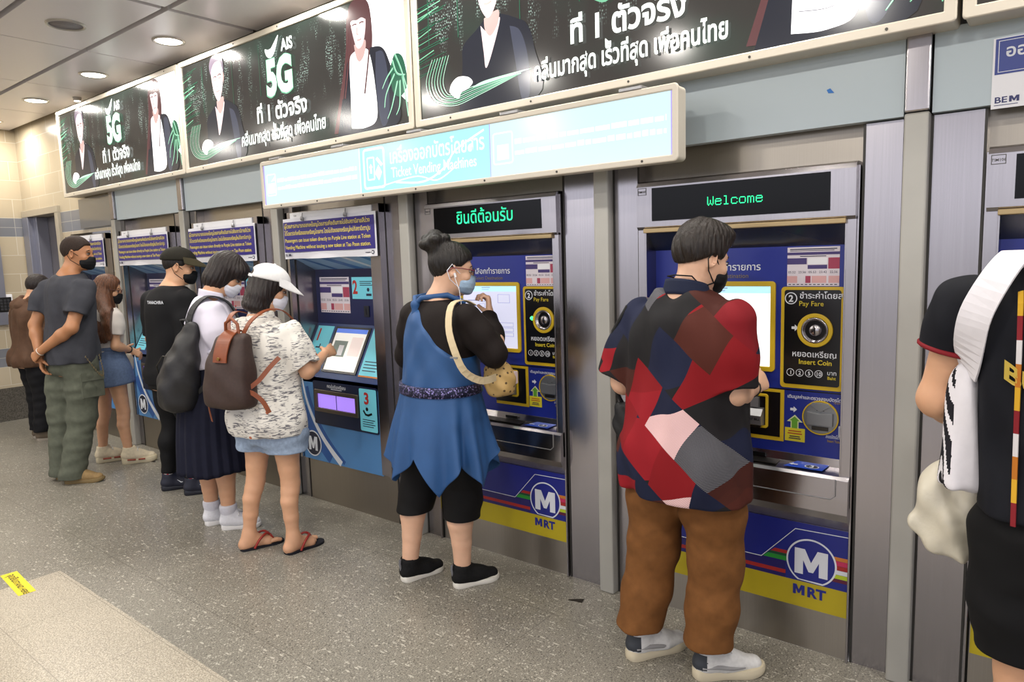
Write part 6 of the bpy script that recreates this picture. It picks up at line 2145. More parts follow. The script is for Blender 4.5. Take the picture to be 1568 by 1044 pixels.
cap_hat(g, mat('cap_white', '#d9d8d8', .8, noise=.04, scale=40, bump=.1), 1, True)
for sd, az in (('L', 18), ('R', 2)):
    f_, r_ = hv(az); a = A3((*g.J['an' + sd][:2], 0)); inner = 1 if sd == 'L' else -1
    m = MB(); pts = sm([(-x * inner * 1.08, y * .93 - .004) for x, y in FOOT], 42); n = len(pts)
    vs = [a + r_ * x + f_ * y + UPV * z for z in (0, .013) for x, y in pts]
    m.add(vs, [(i, (i + 1) % n, n + (i + 1) % n, n + i) for i in range(n)], 0); m.add(vs[:n], [list(range(n))[::-1]], 0); m.add(vs[n:], [list(range(n))], 0)
    sh = g.part('flip_flop', m, mat('flipflop_black', '#1c1c22', .7))
    m = MB(); t0 = a + f_ * .125 + r_ * inner * .016 + UPV * .014
    for e in (-1, 1):
        m.tube([A3(p) for p in smooth2([tuple(t0 + UPV * .024), tuple(t0 + UPV * .050 - f_ * .015), tuple(a + f_ * .085 + r_ * (e * .026) + UPV * .077), tuple(a + f_ * .045 + r_ * (e * .045) + UPV * .056), tuple(a + f_ * .015 + r_ * (e * .047) + UPV * .012)], 14)], .0065, 0, 8)
    g.part('thong_strap', m, mat('thong_red', '#8c1f16', .45), sh)

# brown backpack carried on her left shoulder
r = empty('leather_backpack', (-3.43, 1.93, .85)); tag(r, 'dark brown backpack with tan straps on the back of the woman in white cap', 'backpack'); ro = A3(r.location)
PKB = mat('pack_dark_brown', '#33211b', .6, noise=.15, scale=60, bump=.08); TAN = mat('pack_tan_leather', '#7a3d1e', .45, noise=.1, scale=30)
F = Field(); F.loft([((-3.435, 1.915, .86), .145, .070), ((-3.435, 1.915, .92), .153, .085), ((-3.43, 1.925, 1.08), .138, .080), ((-3.42, 1.945, 1.21), .105, .055), ((-3.415, 1.95, 1.25), .09, .04)], (.98, .21, 0), .02, 3.2, rnd=.025)
F.sweep(folds(14, .003, [((30, 20, 40), .6), ((-50, 30, 25), .4)]))
v, q = F.mesh(.0045); pk = mesh_obj('pack_body', v, q, PKB, r)
bf, br_ = hv(-12); nb = -bf
m = MB(); c = A3((-3.418, 1.945, 1.245)) - ro
m.ribbon([c + bf * .03 + UPV * .012, c + UPV * .018, c + nb * .052 - UPV * .02, c + nb * .085 - UPV * .09, c + nb * .094 - UPV * .135], [(0, 0, 1), tuple(nb * .3 + UPV), tuple(nb + UPV * .6), tuple(nb), tuple(nb)], .095, .006); m.build('flap', TAN, r)
m = MB(); q0 = c + nb * .102 - UPV * .115; m.tube([q0, q0 + nb * .006], .009, 0, 12); m.build('flap_button', mat('brass', '#a5834a', .35, .9), r)
m = MB(); m.tube([c + br_ * -.05, c + br_ * -.045 + UPV * .06, c + br_ * .0 + UPV * .085, c + br_ * .04 + UPV * .055, c + br_ * .045], .009, 0, 8); m.build('top_handle', TAN, r)
m = MB()
m.ribbon([A3(p) - ro for p in ((-3.37, 1.965, 1.22), (-3.345, 2.01, 1.31), (-3.335, 2.10, 1.36), (-3.34, 2.2, 1.35), (-3.35, 2.29, 1.27))], [(.1, -.8, .5), (.1, -.8, .6), (.1, -.5, .9), (.2, .2, 1), (.2, .9, .4)], .030, .005)
m.build('shoulder_strap', TAN, r)
m = MB()
m.ribbon([A3(p) - ro for p in ((-3.47, 1.965, 1.22), (-3.53, 1.99, 1.30), (-3.575, 2.07, 1.35), (-3.585, 2.2, 1.31))], [(-.1, -.8, .5), (0, -.5, .8), (0, .2, 1), (0, .8, .5)], .030, .005)
m.build('shoulder_strap', TAN, r)
m = MB()
m.ribbon([A3(p) - ro for p in ((-3.30, 1.945, .97), (-3.265, 1.985, 1.01), (-3.235, 2.03, 1.07), (-3.215, 2.08, 1.12))], [(.7, -.8, 0)] * 4, .024, .004)
m.ribbon([A3(p) - ro for p in ((-3.30, 1.935, .955), (-3.27, 1.955, .94), (-3.235, 1.98, .90), (-3.215, 2.0, .84))], [(.7, -.8, 0)] * 4, .024, .004)
m.build('loose_strap', TAN, r)
m = MB(); m.ribbon([A3(p) - ro for p in ((-3.545, 1.85, .90), (-3.555, 1.86, .84), (-3.555, 1.87, .78))], [(-.3, -1, 0)] * 3, .026, .004); m.build('hanging_strap', TAN, r)

# ---------------------------------------------------------------- student in the white blouse
g = Fig('student with dark bob in white blouse, long navy skirt and white sneakers', 'passengers', (-4.04, 2.15), 24, .005, SKIN)
g.joints(hipL=(-4.12, 2.165, .88), hipR=(-3.955, 2.10, .88), neck=(-4.05, 2.175, 1.43), head=(-4.025, 2.285, 1.555), shL=(-4.185, 2.225, 1.345), shR=(-3.91, 2.10, 1.345),
         elL=(-4.22, 2.25, 1.09), wrL=(-4.08, 2.42, 1.02), elR=(-3.86, 2.13, 1.085), wrR=(-3.91, 2.32, .965), knL=(-4.13, 2.14, .47), knR=(-3.97, 2.17, .47), anL=(-4.135, 2.125, .085), anR=(-3.975, 2.145, .085))
SP = scaled(PF, 1.0, 1.02)
g.spine(SP).torso(.012)
for sd in 'LR':
    g.limb(sd, (.044, .037, .024)); g.leg(sd, (.085, .060, .038))
g.head(42, 36)
g.hand('R', (-.1, .9, -.1), (-.9, .1, -.2), 1, 35, .93); g.hand('L', (.3, .9, .1), (.6, -.3, -.5), -1, 40, .93)
g.body(); g.face()
BLS = mat('blouse_white', '#cfcbd9', .75, noise=.03, scale=20)
pf = [(t, w_ + (.03 if .2 < t < .75 else .012), d_ + (.04 if .2 < t < .75 else .014), c) for t, w_, d_, c in SP]
F = g.shirt(.20, .004, {sd: sleeve(g, sd, .92, .068, .074, .092) for sd in 'LR'}, seed=33, amp=.0055, prof=pf)
g.solid('blouse', F, BLS)
g.collar('collar', .072, .06, BLS)
m = MB()
for sd in 'LR':
    a, b = g.J['sh' + sd], g.J['el' + sd]; e = a + (b - a) * .92; d = unit(b - a); o1 = unit(np.cross(d, UPV)); o2 = np.cross(d, o1)
    m.tube([e - d * .012 + (o1 * math.cos(q * .3142) + o2 * math.sin(q * .3142)) * .070 for q in range(20)], .013, 0, 8, True)
g.part('sleeve_band', m, BLS)
m = MB()
for k in range(2):
    c = g.J['neck'] - UPV * .07 + g.f * .135 + g.r * .045 - UPV * .02 * k; m.tube([c, c + g.f * .006], .006, 0, 8)
g.part('collar_pin', m, mat('pin_red', '#b02a22', .4))
c0 = g.sp(.22)[:2]; c1 = g.sp(-.1)[:2]; c2 = (c1[0] - .01, c1[1] - .005)
SKN = mat('skirt_navy', '#131526', .8, noise=.1, scale=30)
ring_sheet(g, 'skirt', [(1.035, c0, .150, .125), (.95, c0, .175, .155), (.80, c1, .195, .185), (.60, c2, .205, .200), (.375, c2, .222, .212)], lambda a, fr: (.006 + .03 * fr) * (abs(((a * 22 / 6.283) % 1) - .5) * 4 - 1), lambda a: .006 * math.sin(5 * a), SKN, 264, 24)
m = MB(); cc = g.sp(.235)
for z, ad in ((1.02, 0), (1.02, .008), (1.05, .006), (1.05, -.004)):
    for i in range(48):
        a = 2 * math.pi * i / 48; p = A3((c0[0], c0[1], z)) + g.r * math.cos(a) * (.150 + ad) + g.f * math.sin(a) * (.125 + ad); m.v.append(tuple(p))
for j in range(3):
    for i in range(48):
        m.f.append([j * 48 + i, j * 48 + (i + 1) % 48, (j + 1) * 48 + (i + 1) % 48, (j + 1) * 48 + i]); m.m.append(0); m.sm.append(True)
g.part('waistband', m, SKN)
CW = mat('canvas_white', '#cfcfd4', .75, noise=.04, scale=80, bump=.1); RW = mat('rubber_white', '#d8d6d4', .55); SOCKW = mat('sock_white', '#c9c8d0', .9, bump=.3, scale=150)
for sd, az in (('L', 18), ('R', 42)):
    c = g.J['an' + sd]; F = Field(); F.cap(c - UPV * .02, c + UPV * .055, .043, .046, .02); F.cap(c + UPV * .05, c + UPV * .062, .050, .050, .015); F.plane(c + UPV * .07, (0, 0, 1)); g.solid('sock', F, SOCKW)
    shoe(g, c, az, 1 if sd == 'L' else -1, CW, RW, .24, .082, .026, LACE_W)
F = hair_field(g, ([-.13, -.09, -.04, .0, .03, .045, .062, .1], [-.115, -.13, -.135, -.13, -.12, -.05, .005, .012]), .018, .003, 15,
               lambda F: (F.ell(g.H(0, -.05, -.03), (.100, .095, .088), (g.hr, g.hu, g.hf), .03), F.ell(g.H(0, .055, .062), (.075, .05, .048), (g.hr, g.hu, g.hf), .03)))
g.solid('hair', F, HAIR_DK, .004)
mask(g, MASK_WHT)
r = empty('black_backpack', (-4.03, 1.985, .76)); tag(r, 'large soft black backpack hanging from the shoulder of the student in white blouse', 'backpack'); ro = A3(r.location)
bf, br_ = hv(24)
F = Field()
F.loft([((-4.06, 1.945, .77), .13, .075), ((-4.06, 1.945, .84), .165, .115), ((-4.04, 1.955, 1.0), .160, .110), ((-4.01, 1.985, 1.15), .125, .075), ((-3.985, 2.01, 1.25), .075, .045), ((-3.975, 2.02, 1.29), .05, .03)], br_, .02, 2.6, rnd=.03)
F.sweep(folds(24, .006, [((25, 20, 35), .6), ((-30, 30, 45), .5), ((60, 10, -30), .25)]))
v, q = F.mesh(.005); mesh_obj('pack_body', v, q, mat('pack_black', '#161518', .55, noise=.2, scale=50, bump=.1), r)
STB = mat('strap_black', '#1b1b1d', .65)
m = MB(); m.ribbon([A3(p) - ro for p in ((-4.0, 2.0, 1.22), (-3.985, 2.03, 1.35), (-3.965, 2.12, 1.425), (-3.925, 2.22, 1.38), (-3.875, 2.25, 1.25), (-3.85, 2.20, 1.10))], [(.2, -.9, .3), (.1, -.7, .6), (.1, .1, 1), (.2, .8, .5), (.4, .9, 0), (.6, .7, 0)], .052, .008); m.build('shoulder_strap', STB, r)
m = MB(); m.ribbon([A3(p) - ro for p in ((-3.92, 1.99, .88), (-3.865, 2.04, .95), (-3.85, 2.10, 1.02), (-3.845, 2.13, 1.07))], [(.7, -.7, 0), (.8, -.5, 0), (.9, -.2, 0), (1, 0, 0)], .024, .004); m.build('adjuster_strap', STB, r)
m = MB(); m.tube([A3(p) - ro for p in ((-4.01, 1.985, 1.26), (-4.0, 1.965, 1.30), (-3.97, 1.975, 1.305), (-3.955, 1.995, 1.265))], .008, 0, 8); m.build('top_handle', STB, r)
m = MB(); m.tube([A3(p) - ro - bf * .0 for p in ((-4.15, 1.885, .95), (-4.11, 1.855, 1.04), (-4.05, 1.865, 1.10), (-3.98, 1.90, 1.10))], .003, 0, 6); m.build('zip', DKSTEEL, r)

# ---------------------------------------------------------------- man in the black cap
g = Fig('man in black cap, black t-shirt and black tights', 'passengers', (-4.95, 2.32), -10, .0055, SKIN)
g.joints(hipL=(-5.045, 2.33, .86), hipR=(-4.855, 2.33, .86), neck=(-4.95, 2.385, 1.485), head=(-4.945, 2.455, 1.61), shL=(-5.13, 2.335, 1.385), shR=(-4.77, 2.395, 1.385),
         elL=(-5.18, 2.33, 1.10), wrL=(-5.06, 2.55, 1.12), elR=(-4.72, 2.36, 1.10), wrR=(-4.85, 2.56, 1.14), knL=(-5.06, 2.36, .47), knR=(-4.83, 2.38, .47), anL=(-5.06, 2.30, .09), anR=(-4.815, 2.345, .09))
BK = scaled(PM, 1.08, 1.12)
g.spine(BK).torso(.012)
for sd in 'LR':
    g.limb(sd, (.056, .046, .029)); g.leg(sd, (.09, .058, .037))
g.head(34, 10, 0, 1.02)
g.hand('R', (-.3, .9, .2), (-.7, -.2, -.5), 1, 40); g.hand('L', (.4, .9, .2), (.7, -.3, -.5), -1, 40)
g.body(); g.face()
BT = mat('tee_black', '#0d0d10', .8, noise=.1, scale=20)
F = g.shirt(-.12, .012, {sd: sleeve(g, sd, .95, .076, .072) for sd in 'LR'}, seed=41, amp=.004)
g.solid('t_shirt', F, BT)
g.collar('neckband', .070, .022, BT)
m = MB(); V, FF, wd = text_mesh('TANACHIRA', .02); c = g.sp(.80); wv = g.stations(.79, .81, .018, n=2)[0][2]
ctr = A3((c[0], c[1], c[2])) - g.f * (wv + .004) + g.r * .03
m.add([ctr + g.r * (a - wd / 2) * .030 + UPV * bq * .030 + g.f * .8 * ((a - wd / 2) * .030) ** 2 for a, bq in V], FF, 0); g.part('lettering', m, LETW)
F = Field(); F.loft(g.stations(-.16, .1, .002), g.r, .03)
for sd in 'LR':
    a, k, c = g.J['hip' + sd], g.J['kn' + sd], g.J['an' + sd]; bk = -g.f
    F.tubecut([a, a + (k - a) * .5, k, k + (c - k) * .3 + bk * .016, c + UPV * .035], [.106, .092, .066, .069, .045], .03, .005)
F.sweep(trouser_folds(42, .002)); g.solid('tights', F, mat('tights_black', '#0b0b0d', .7))
SKR = mat('sock_red_white', '#c7c3c4', .9)
nt, b = nodes_of(SKR); vo = nt.nodes.new('ShaderNodeTexNoise'); vo.inputs['Scale'].default_value = 45; vo.inputs['Detail'].default_value = 0; tc = nt.nodes.new('ShaderNodeTexCoord'); nt.links.new(tc.outputs['Object'], vo.inputs['Vector'])
rp = nt.nodes.new('ShaderNodeValToRGB'); rp.color_ramp.interpolation = 'CONSTANT'; rp.color_ramp.elements[0].color = (*srgb('#d8d4d6'), 1); rp.color_ramp.elements[1].position = .5; rp.color_ramp.elements[1].color = (*srgb('#b0233a'), 1)
nt.links.new(vo.outputs['Fac'], rp.inputs['Fac']); nt.links.new(rp.outputs['Color'], b.inputs['Base Color'])
NV = mat('sneaker_navy', '#15182a', .55, noise=.1, scale=60); NVS = mat('sneaker_sole_dark', '#121420', .45)
for sd, az in (('L', 24), ('R', 30)):
    c = g.J['an' + sd]; F = Field(); F.cap(c - UPV * .02, c + UPV * .06, .041, .043, .02); F.plane(c + UPV * .07, (0, 0, 1)); g.solid('sock', F, SKR)
    sh = shoe(g, c, az, 1 if sd == 'L' else -1, NV, NVS, .275, .088, .030, mat('lace_dark', '#23263a', .8), None, .004)
    f_, r_ = hv(az); a = A3((*c[:2], 0)); e = 1 if sd == 'R' else 1
    m = MB(); m.strip([(0, 0)], .01, 0, .001) if False else None
    m.tube([a + f_ * .05 + r_ * .040 + UPV * .075, a + f_ * .075 + r_ * .045 + UPV * .055, a + f_ * .11 + r_ * .043 + UPV * .055], [.002, .005, .001], 0, 6); g.part('side_mark', m, LETW, sh)
F = hair_field(g, ([-.13, -.09, -.05, -.015, .0, .03, .06, .09], [-.055, -.045, -.02, .005, .0, .0, .05, .062]), .006, .001, 44)
g.solid('hair', F, HAIR_BLK, .0045)
mask(g, MASK_BLK, MASK_BLK)
cap_hat(g, mat('cap_black_olive', '#1d1b14', .8, noise=.15, scale=50, bump=.1), 1, False, m2=mat('cap_brim_olive', '#3a3524', .75))

# ---------------------------------------------------------------- woman with long brown hair
g = Fig('young woman with long brown hair, white tee and denim skirt', 'passengers', (-6.17, 2.40), -8, .0055, SKIN)
g.joints(hipL=(-6.25, 2.38, .82), hipR=(-6.09, 2.405, .82), neck=(-6.17, 2.405, 1.32), head=(-6.165, 2.455, 1.445), shL=(-6.315, 2.385, 1.225), shR=(-6.03, 2.425, 1.225),
         elL=(-6.35, 2.39, 1.0), wrL=(-6.22, 2.54, .93), elR=(-5.995, 2.40, .99), wrR=(-6.05, 2.535, .94), knL=(-6.27, 2.375, .44), knR=(-6.07, 2.44, .44), anL=(-6.285, 2.335, .09), anR=(-6.055, 2.445, .09))
GL = scaled(PF, .90, .92)
g.spine(GL).torso(.010)
for sd in 'LR':
    g.limb(sd, (.040, .033, .021)); g.leg(sd, (.076, .050, .031), calf=.92)
g.head(36, 14, 0, .95)
g.hand('R', (-.1, .8, -.5), (-.6, .1, -.6), 1, 25, .9); g.hand('L', (.3, .8, -.3), (.5, -.2, .7), -1, 30, .9)
g.body(); g.face()
WT = mat('tee_white', '#cfc8c2', .8, noise=.03, scale=20)
F = g.shirt(.22, .012, {sd: sleeve(g, sd, .62, .058, .062) for sd in 'LR'}, seed=51, amp=.004)
g.solid('t_shirt', F, WT)
c0 = g.sp(.2)[:2]
DN = mat('denim_mid', '#5f708f', .85, noise=.12, scale=60, bump=.1)
ring_sheet(g, 'denim_skirt', [(.975, c0, .130, .108), (.90, c0, .155, .130), (.80, g.sp(-.03, .012)[:2], .185, .155), (.665, g.sp(-.03, .018)[:2], .196, .168)], lambda a, fr: .015 * fr * math.sin(4 * a), lambda a: .015 * math.sin(a + .5), DN, 96, 16)
m = MB(); m.tube([A3((c0[0], c0[1], .965)) + g.r * math.cos(q * .1309) * .134 + g.f * math.sin(q * .1309) * .112 for q in range(48)], .014, 0, 8, True); g.part('waistband', m, DN)
CS = mat('sneaker_cream', '#cdc0a6', .7, noise=.1, scale=40, bump=.1); CSO = mat('sneaker_cream_sole', '#c9bda0', .65)
for sd, az in (('L', 15), ('R', 28)):
    sh = shoe(g, g.J['an' + sd], az, 1 if sd == 'L' else -1, CS, CSO, .262, .085, .046, LACE_W, None, .010, h=.005)
    f_, r_ = hv(az); a = A3((*g.J['an' + sd][:2], 0)); m = MB(); m.tube([a + r_ * .055 - f_ * .01 + UPV * .04, a + r_ * .060 + f_ * .05 + UPV * .038], .007, 0, 6); m.tube([a + r_ * .062 + f_ * .07 + UPV * .038, a + r_ * .060 + f_ * .12 + UPV * .036], .007, 0, 6); g.part('sole_stripe', m, mat('stripe_brick', '#8a3b28', .6), sh)
F = hair_field(g, ([-.2, -.09, -.04, .0, .05, .07, .09, .11], [-.5, -.5, -.5, -.5, -.40, -.02, .05, .055]), .012, .003, 17, flat=True,
               extra=lambda F: (F.ell(g.H(0, -.03, -.03), (.088, .10, .088), (g.hr, g.hu, g.hf), .03),
                          F.chain([g.H(.06, -.05, -.03), A3((-5.995, 2.365, 1.24)), A3((-5.965, 2.36, 1.17)), A3((-5.975, 2.35, 1.07))], [.05, .052, .050, .030], .03),
                          F.cap(g.H(-.02, -.07, -.055), g.J['neck'] - g.f * .135 - UPV * .27 + g.r * .01, .082, .092, .05, (g.f, .5)),
                          F.cap(g.H(.06, -.06, -.02), g.J['neck'] + g.r * .115 - g.f * .085 - UPV * .27, .045, .036, .04, (g.f, .7)),
                          F.cap(g.H(.068, -.05, .02), g.J['neck'] + g.r * .10 + g.f * .075 - UPV * .22, .026, .020, .03, (g.r, .7)),
                          F.cap(g.H(-.06, -.06, -.02), g.J['neck'] - g.r * .10 - g.f * .05 - UPV * .26, .042, .034, .04, (g.f, .7))))
g.solid('hair', F, HAIR_BR, .0045)
mask(g, MASK_BLK)
m = MB()
for e in (-1, 1):
    m.tube([g.H(e * .033 + .023 * math.cos(a * .3927), .0 + .018 * math.sin(a * .3927), .104 - abs(e * .033 + .023 * math.cos(a * .3927)) * .2) for a in range(16)], .0024, 0, 6, True)
    m.tube([g.H(e * .057, .006, .092), g.H(e * .082, .008, .03), g.H(e * .086, .002, -.015)], .0024, 0, 6)
g.part('glasses', m, mat('glasses_brown', '#4a2418', .3))
m = MB(); w0 = g.J['wrR']; ww = unit(w0 - g.J['elR']); o1 = unit(np.cross(ww, UPV)); o2 = np.cross(ww, o1)
m.tube([w0 - ww * .015 + o1 * .027 * math.cos(a * .4488) + o2 * .027 * math.sin(a * .4488) for a in range(14)], .005, 0, 8, True); g.part('bracelet', m, BLACK_PL)
r = empty('cloth_bag', (-6.16, 2.57, .74)); tag(r, 'small pale cloth bag held in front of the woman with long brown hair', 'bag')
F = Field(); F.loft([((-6.16, 2.555, .76), .05, .03), ((-6.16, 2.555, .84), .06, .04), ((-6.16, 2.555, .90), .035, .025)], (1, -.3, 0), .02, 2.5, rnd=.02); v, q = F.mesh(.006); mesh_obj('bag_body', v, q, mat('bag_pale', '#b9b3a6', .8), r)
m = MB(); m.tube([(-.03, -.01, .14), (-.04, -.015, .19), (-.05, -.02, .205), (-.01, -.015, .19), (0, -.01, .14)], .004, 0, 6); m.build('handle', mat('bag_pale', '#b9b3a6', .8), r)


# ---------------------------------------------------------------- man in the grey t-shirt, hands clasped behind
g = Fig('man in dark grey t-shirt and olive cargo trousers, hands clasped behind him', 'passengers', (-5.94, 2.0), -8, .0055, SKIN_TAN)
g.joints(hipL=(-6.02, 2.025, .93), hipR=(-5.83, 2.085, .93), neck=(-5.93, 2.085, 1.585), head=(-5.92, 2.165, 1.735), shL=(-6.115, 2.015, 1.475), shR=(-5.74, 2.12, 1.475),
         elL=(-6.135, 1.90, 1.205), wrL=(-6.0, 1.865, .975), elR=(-5.685, 1.985, 1.19), wrR=(-5.905, 1.84, 1.02), knL=(-6.045, 1.985, .50), knR=(-5.86, 2.06, .50), anL=(-6.055, 1.955, .09), anR=(-5.87, 1.955, .09))
GR = scaled(PM, 1.06, 1.12)
g.spine(GR).torso(.012)
for sd in 'LR':
    g.limb(sd, (.054, .043, .029)); g.leg(sd, (.094, .06, .039))
g.head(42, 6, 0, 1.06)
g.hand('L', (.15, .05, -1), (.5, .85, .1), 1, 28, 1.02); g.hand('R', (-.75, -.25, -.45), (.3, .9, .1), -1, 45, 1.02)
g.body(); g.face()
F = g.shirt(-.04, .020, {sd: sleeve(g, sd, .68, .080, .088) for sd in 'LR'}, seed=61, amp=.005, prof=[(t, w_ + (.022 if t < .3 else 0), d_ + (.022 if t < .3 else 0), c) for t, w_, d_, c in GR])
GT = mat('tee_charcoal', '#38393f', .85, noise=.08, scale=25)
g.solid('t_shirt', F, GT); g.collar('neckband', .068, .024, GT)
F = Field(); F.loft(g.stations(-.17, .14, .014), g.r, .03)
for sd in 'LR':
    a, k, c = g.J['hip' + sd], g.J['kn' + sd], g.J['an' + sd]
    F.tubecut([a, a + (k - a) * .5, k, k + (c - k) * .5, c - UPV * .055 - g.f * .008], [.114, .112, .096, .088, .092], .03, .012, (0, 0, -1))
F.sweep(trouser_folds(62, .003)); OL = mat('cargo_olive', '#575a4e', .88, noise=.12, scale=30, bump=.1); tr = g.solid('trousers', F, OL)
m = MB(); c = g.J['hipR'] + (g.J['knR'] - g.J['hipR']) * .42 + g.r * .112 + g.f * .02
lo = [(-.085, -.10), (.085, -.10), (.085, .09), (-.085, .09)]
vs = [c + g.f * x + UPV * z + g.r * (o - .06 * (x / .085) ** 2 * .3) for o in (.0, .018) for x, z in lo]
m.add(vs, [(0, 1, 2, 3)[::-1], (4, 5, 6, 7), (0, 1, 5, 4), (1, 2, 6, 5), (2, 3, 7, 6), (3, 0, 4, 7)], 0); m.add([v + g.r * .006 + UPV * .005 for v in (vs[6], vs[7])] + [vs[7] - UPV * .06 + g.r * .008, vs[6] - UPV * .06 + g.r * .008], [(0, 1, 2, 3)], 0); g.part('cargo_pocket', m, OL, tr, .006)
m = MB(); a = g.J['hipR'] + g.r * .135 + UPV * .04 + g.f * .05
for i in range(22):
    t = i / 21; p = a + g.f * (.06 * math.sin(math.pi * t)) - UPV * (.16 * math.sin(math.pi * t) * 1.0) - g.f * .10 * t + g.r * .012
    q = unit((.5, .5, 1 if i % 2 else -1)); m.tube([p + A3((math.cos(k * 1.047) * .007, math.sin(k * 1.047) * .003, math.sin(k * 1.047) * .007)) for k in range(6)], .0016, 0, 5, True)
m.tube([a + g.f * (.06 * math.sin(math.pi * t)) - UPV * (.16 * math.sin(math.pi * t)) - g.f * .10 * t + g.r * .012 for t in [i / 20 for i in range(21)]], .0022, 0, 5)
g.part('key_chain', m, mat('chain_metal', '#9a8a6a', .35, .9))
TB = mat('shoe_tan', '#8f7650', .75, noise=.12, scale=40, bump=.1); TBS = mat('shoe_tan_sole', '#7d6a48', .7)
shoe(g, g.J['anL'], 62, 1, mat('shoe_brown_tan', '#7c6548', .75, noise=.1, scale=40), TBS, .285, .088, .028, None, None, .004, h=.005)
shoe(g, g.J['anR'], 42, -1, TB, TBS, .285, .088, .028, mat('lace_tan', '#a08a66', .8), None, .004, h=.005)
F = hair_field(g, ([-.13, -.09, -.055, -.02, .0, .03, .06, .09], [-.065, -.055, -.03, .0, .01, .015, .055, .062]), .005, .0008, 63)
g.solid('hair', F, mat('hair_cropped', '#2b201a', .7, noise=.3, scale=200, bump=.3), .0042)
mask(g, MASK_BLK, MASK_BLK)
m = MB(); w0 = g.J['wrL']; ww = unit(w0 - g.J['elL']); o1 = unit(np.cross(ww, UPV)); o2 = np.cross(ww, o1)
m.tube([w0 - ww * .02 + o1 * .031 * math.cos(a * .4488) + o2 * .031 * math.sin(a * .4488) for a in range(14)], .0075, 0, 8, True)
c = w0 - ww * .02 - g.f * .034; m.tube([c, c - g.f * .010], .017, 1, 16); g.part('wristwatch', m, [mat('watch_steel', '#8b8e92', .3, .9), BLACK_PL])
m = MB(); w0 = g.J['wrR']; ww = unit(w0 - g.J['elR']); o1 = unit(np.cross(ww, UPV)); o2 = np.cross(ww, o1)
m.tube([w0 + ww * .0 + o1 * .030 * math.cos(a * .4488) + o2 * .030 * math.sin(a * .4488) for a in range(14)], .003, 0, 6, True); g.part('wrist_string', m, mat('string_white', '#cfcac0', .8))
r = empty('folded_umbrella', (-6.02, 1.93, .62)); tag(r, 'thin black folded umbrella held by the man in dark grey t-shirt', 'umbrella'); ro = A3(r.location)
m = MB(); m.tube([A3(p) - ro for p in ((-5.985, 1.935, .935), (-6.0, 1.96, .85), (-6.03, 1.975, .72), (-6.06, 1.985, .62))], [.007, .012, .011, .004], 0, 8); m.build('canopy', BAGB, r)
m = MB(); m.tube([A3(p) - ro for p in ((-5.983, 1.93, .945), (-5.98, 1.93, .99))], .006, 0, 8); m.build('handle', BLACK_PL, r)

# ---------------------------------------------------------------- person in the brown hooded jacket
g = Fig('person in brown hooded jacket and black trousers at the far end, partly hidden', 'passengers', (-7.70, 2.33), -6, .006, SKIN)
g.joints(hipL=(-7.79, 2.33, .80), hipR=(-7.61, 2.33, .80), neck=(-7.70, 2.36, 1.335), head=(-7.69, 2.44, 1.455), shL=(-7.875, 2.35, 1.24), shR=(-7.525, 2.35, 1.24),
         elL=(-7.91, 2.35, .99), wrL=(-7.82, 2.55, .98), elR=(-7.49, 2.35, .99), wrR=(-7.58, 2.55, .98), knL=(-7.79, 2.37, .43), knR=(-7.62, 2.37, .43), anL=(-7.79, 2.34, .09), anR=(-7.625, 2.32, .09))
g.spine(scaled(PF, 1.05, 1.08)).torso(.012)
for sd in 'LR':
    g.limb(sd, (.05, .04, .026)); g.leg(sd, (.085, .056, .036))
g.head(0, 24, 0, .97)
g.hand('R', (-.3, .9, .2), (-.7, -.2, -.5), 1, 40, .92); g.hand('L', (.3, .9, .2), (.7, -.2, -.5), -1, 40, .92)
g.body(); g.face()
JB = mat('jacket_brown', '#513a2b', .7, noise=.12, scale=25)
pf = [(t, w_ + .02, d_ + .025, c) for t, w_, d_, c in g.prof]
F = g.shirt(-.17, .016, {sd: ([g.J['sh' + sd], g.J['el' + sd], g.J['el' + sd] + (g.J['wr' + sd] - g.J['el' + sd]) * .9], [.074, .068, .054]) for sd in 'LR'}, seed=71, amp=.007, prof=pf)
jk = g.solid('jacket', F, JB)
F = Field(); n0 = g.J['neck']
F.ell(n0 - g.f * .085 - UPV * .045, (.125, .075, .07), (g.r, UPV, g.f), .03); F.chain([n0 - g.r * .10 - g.f * .02 + UPV * .005, n0 - g.r * .07 + g.f * .06 - UPV * .03], [.045, .035], .03); F.chain([n0 + g.r * .10 - g.f * .02 + UPV * .005, n0 + g.r * .07 + g.f * .06 - UPV * .03], [.045, .035], .03)
F.ell(n0 - g.f * .03 + UPV * .03, (.075, .05, .06), (g.r, UPV, g.f), .02, 's'); F.sweep(cloth_folds(72, .005)); g.solid('hood', F, JB)
F = Field(); F.loft(g.stations(-.16, .1, .004), g.r, .03)
for sd in 'LR':
    a, k, c = g.J['hip' + sd], g.J['kn' + sd], g.J['an' + sd]
    F.tubecut([a, a + (k - a) * .5, k, c + UPV * .0], [.105, .096, .088, .070], .03, .006, (0, 0, -1))
F.sweep(trouser_folds(73, .003)); g.solid('trousers', F, mat('trousers_black', '#101013', .8))
SB = mat('shoe_grey_brown', '#5d5244', .75); SBS = mat('shoe_sole_grey', '#8e867a', .7)
for sd in 'LR':
    shoe(g, g.J['an' + sd], -10 if sd == 'L' else 14, 1 if sd == 'L' else -1, SB, SBS, .25, .082, .026, None, None, 0, h=.006)
F = hair_field(g, ([-.13, -.09, -.04, .0, .03, .05, .075, .1], [-.10, -.11, -.11, -.09, -.02, .0, .045, .05]), .012, .002, 74)
g.solid('hair', F, HAIR_DK, .005); mask(g, MASK_BLU)

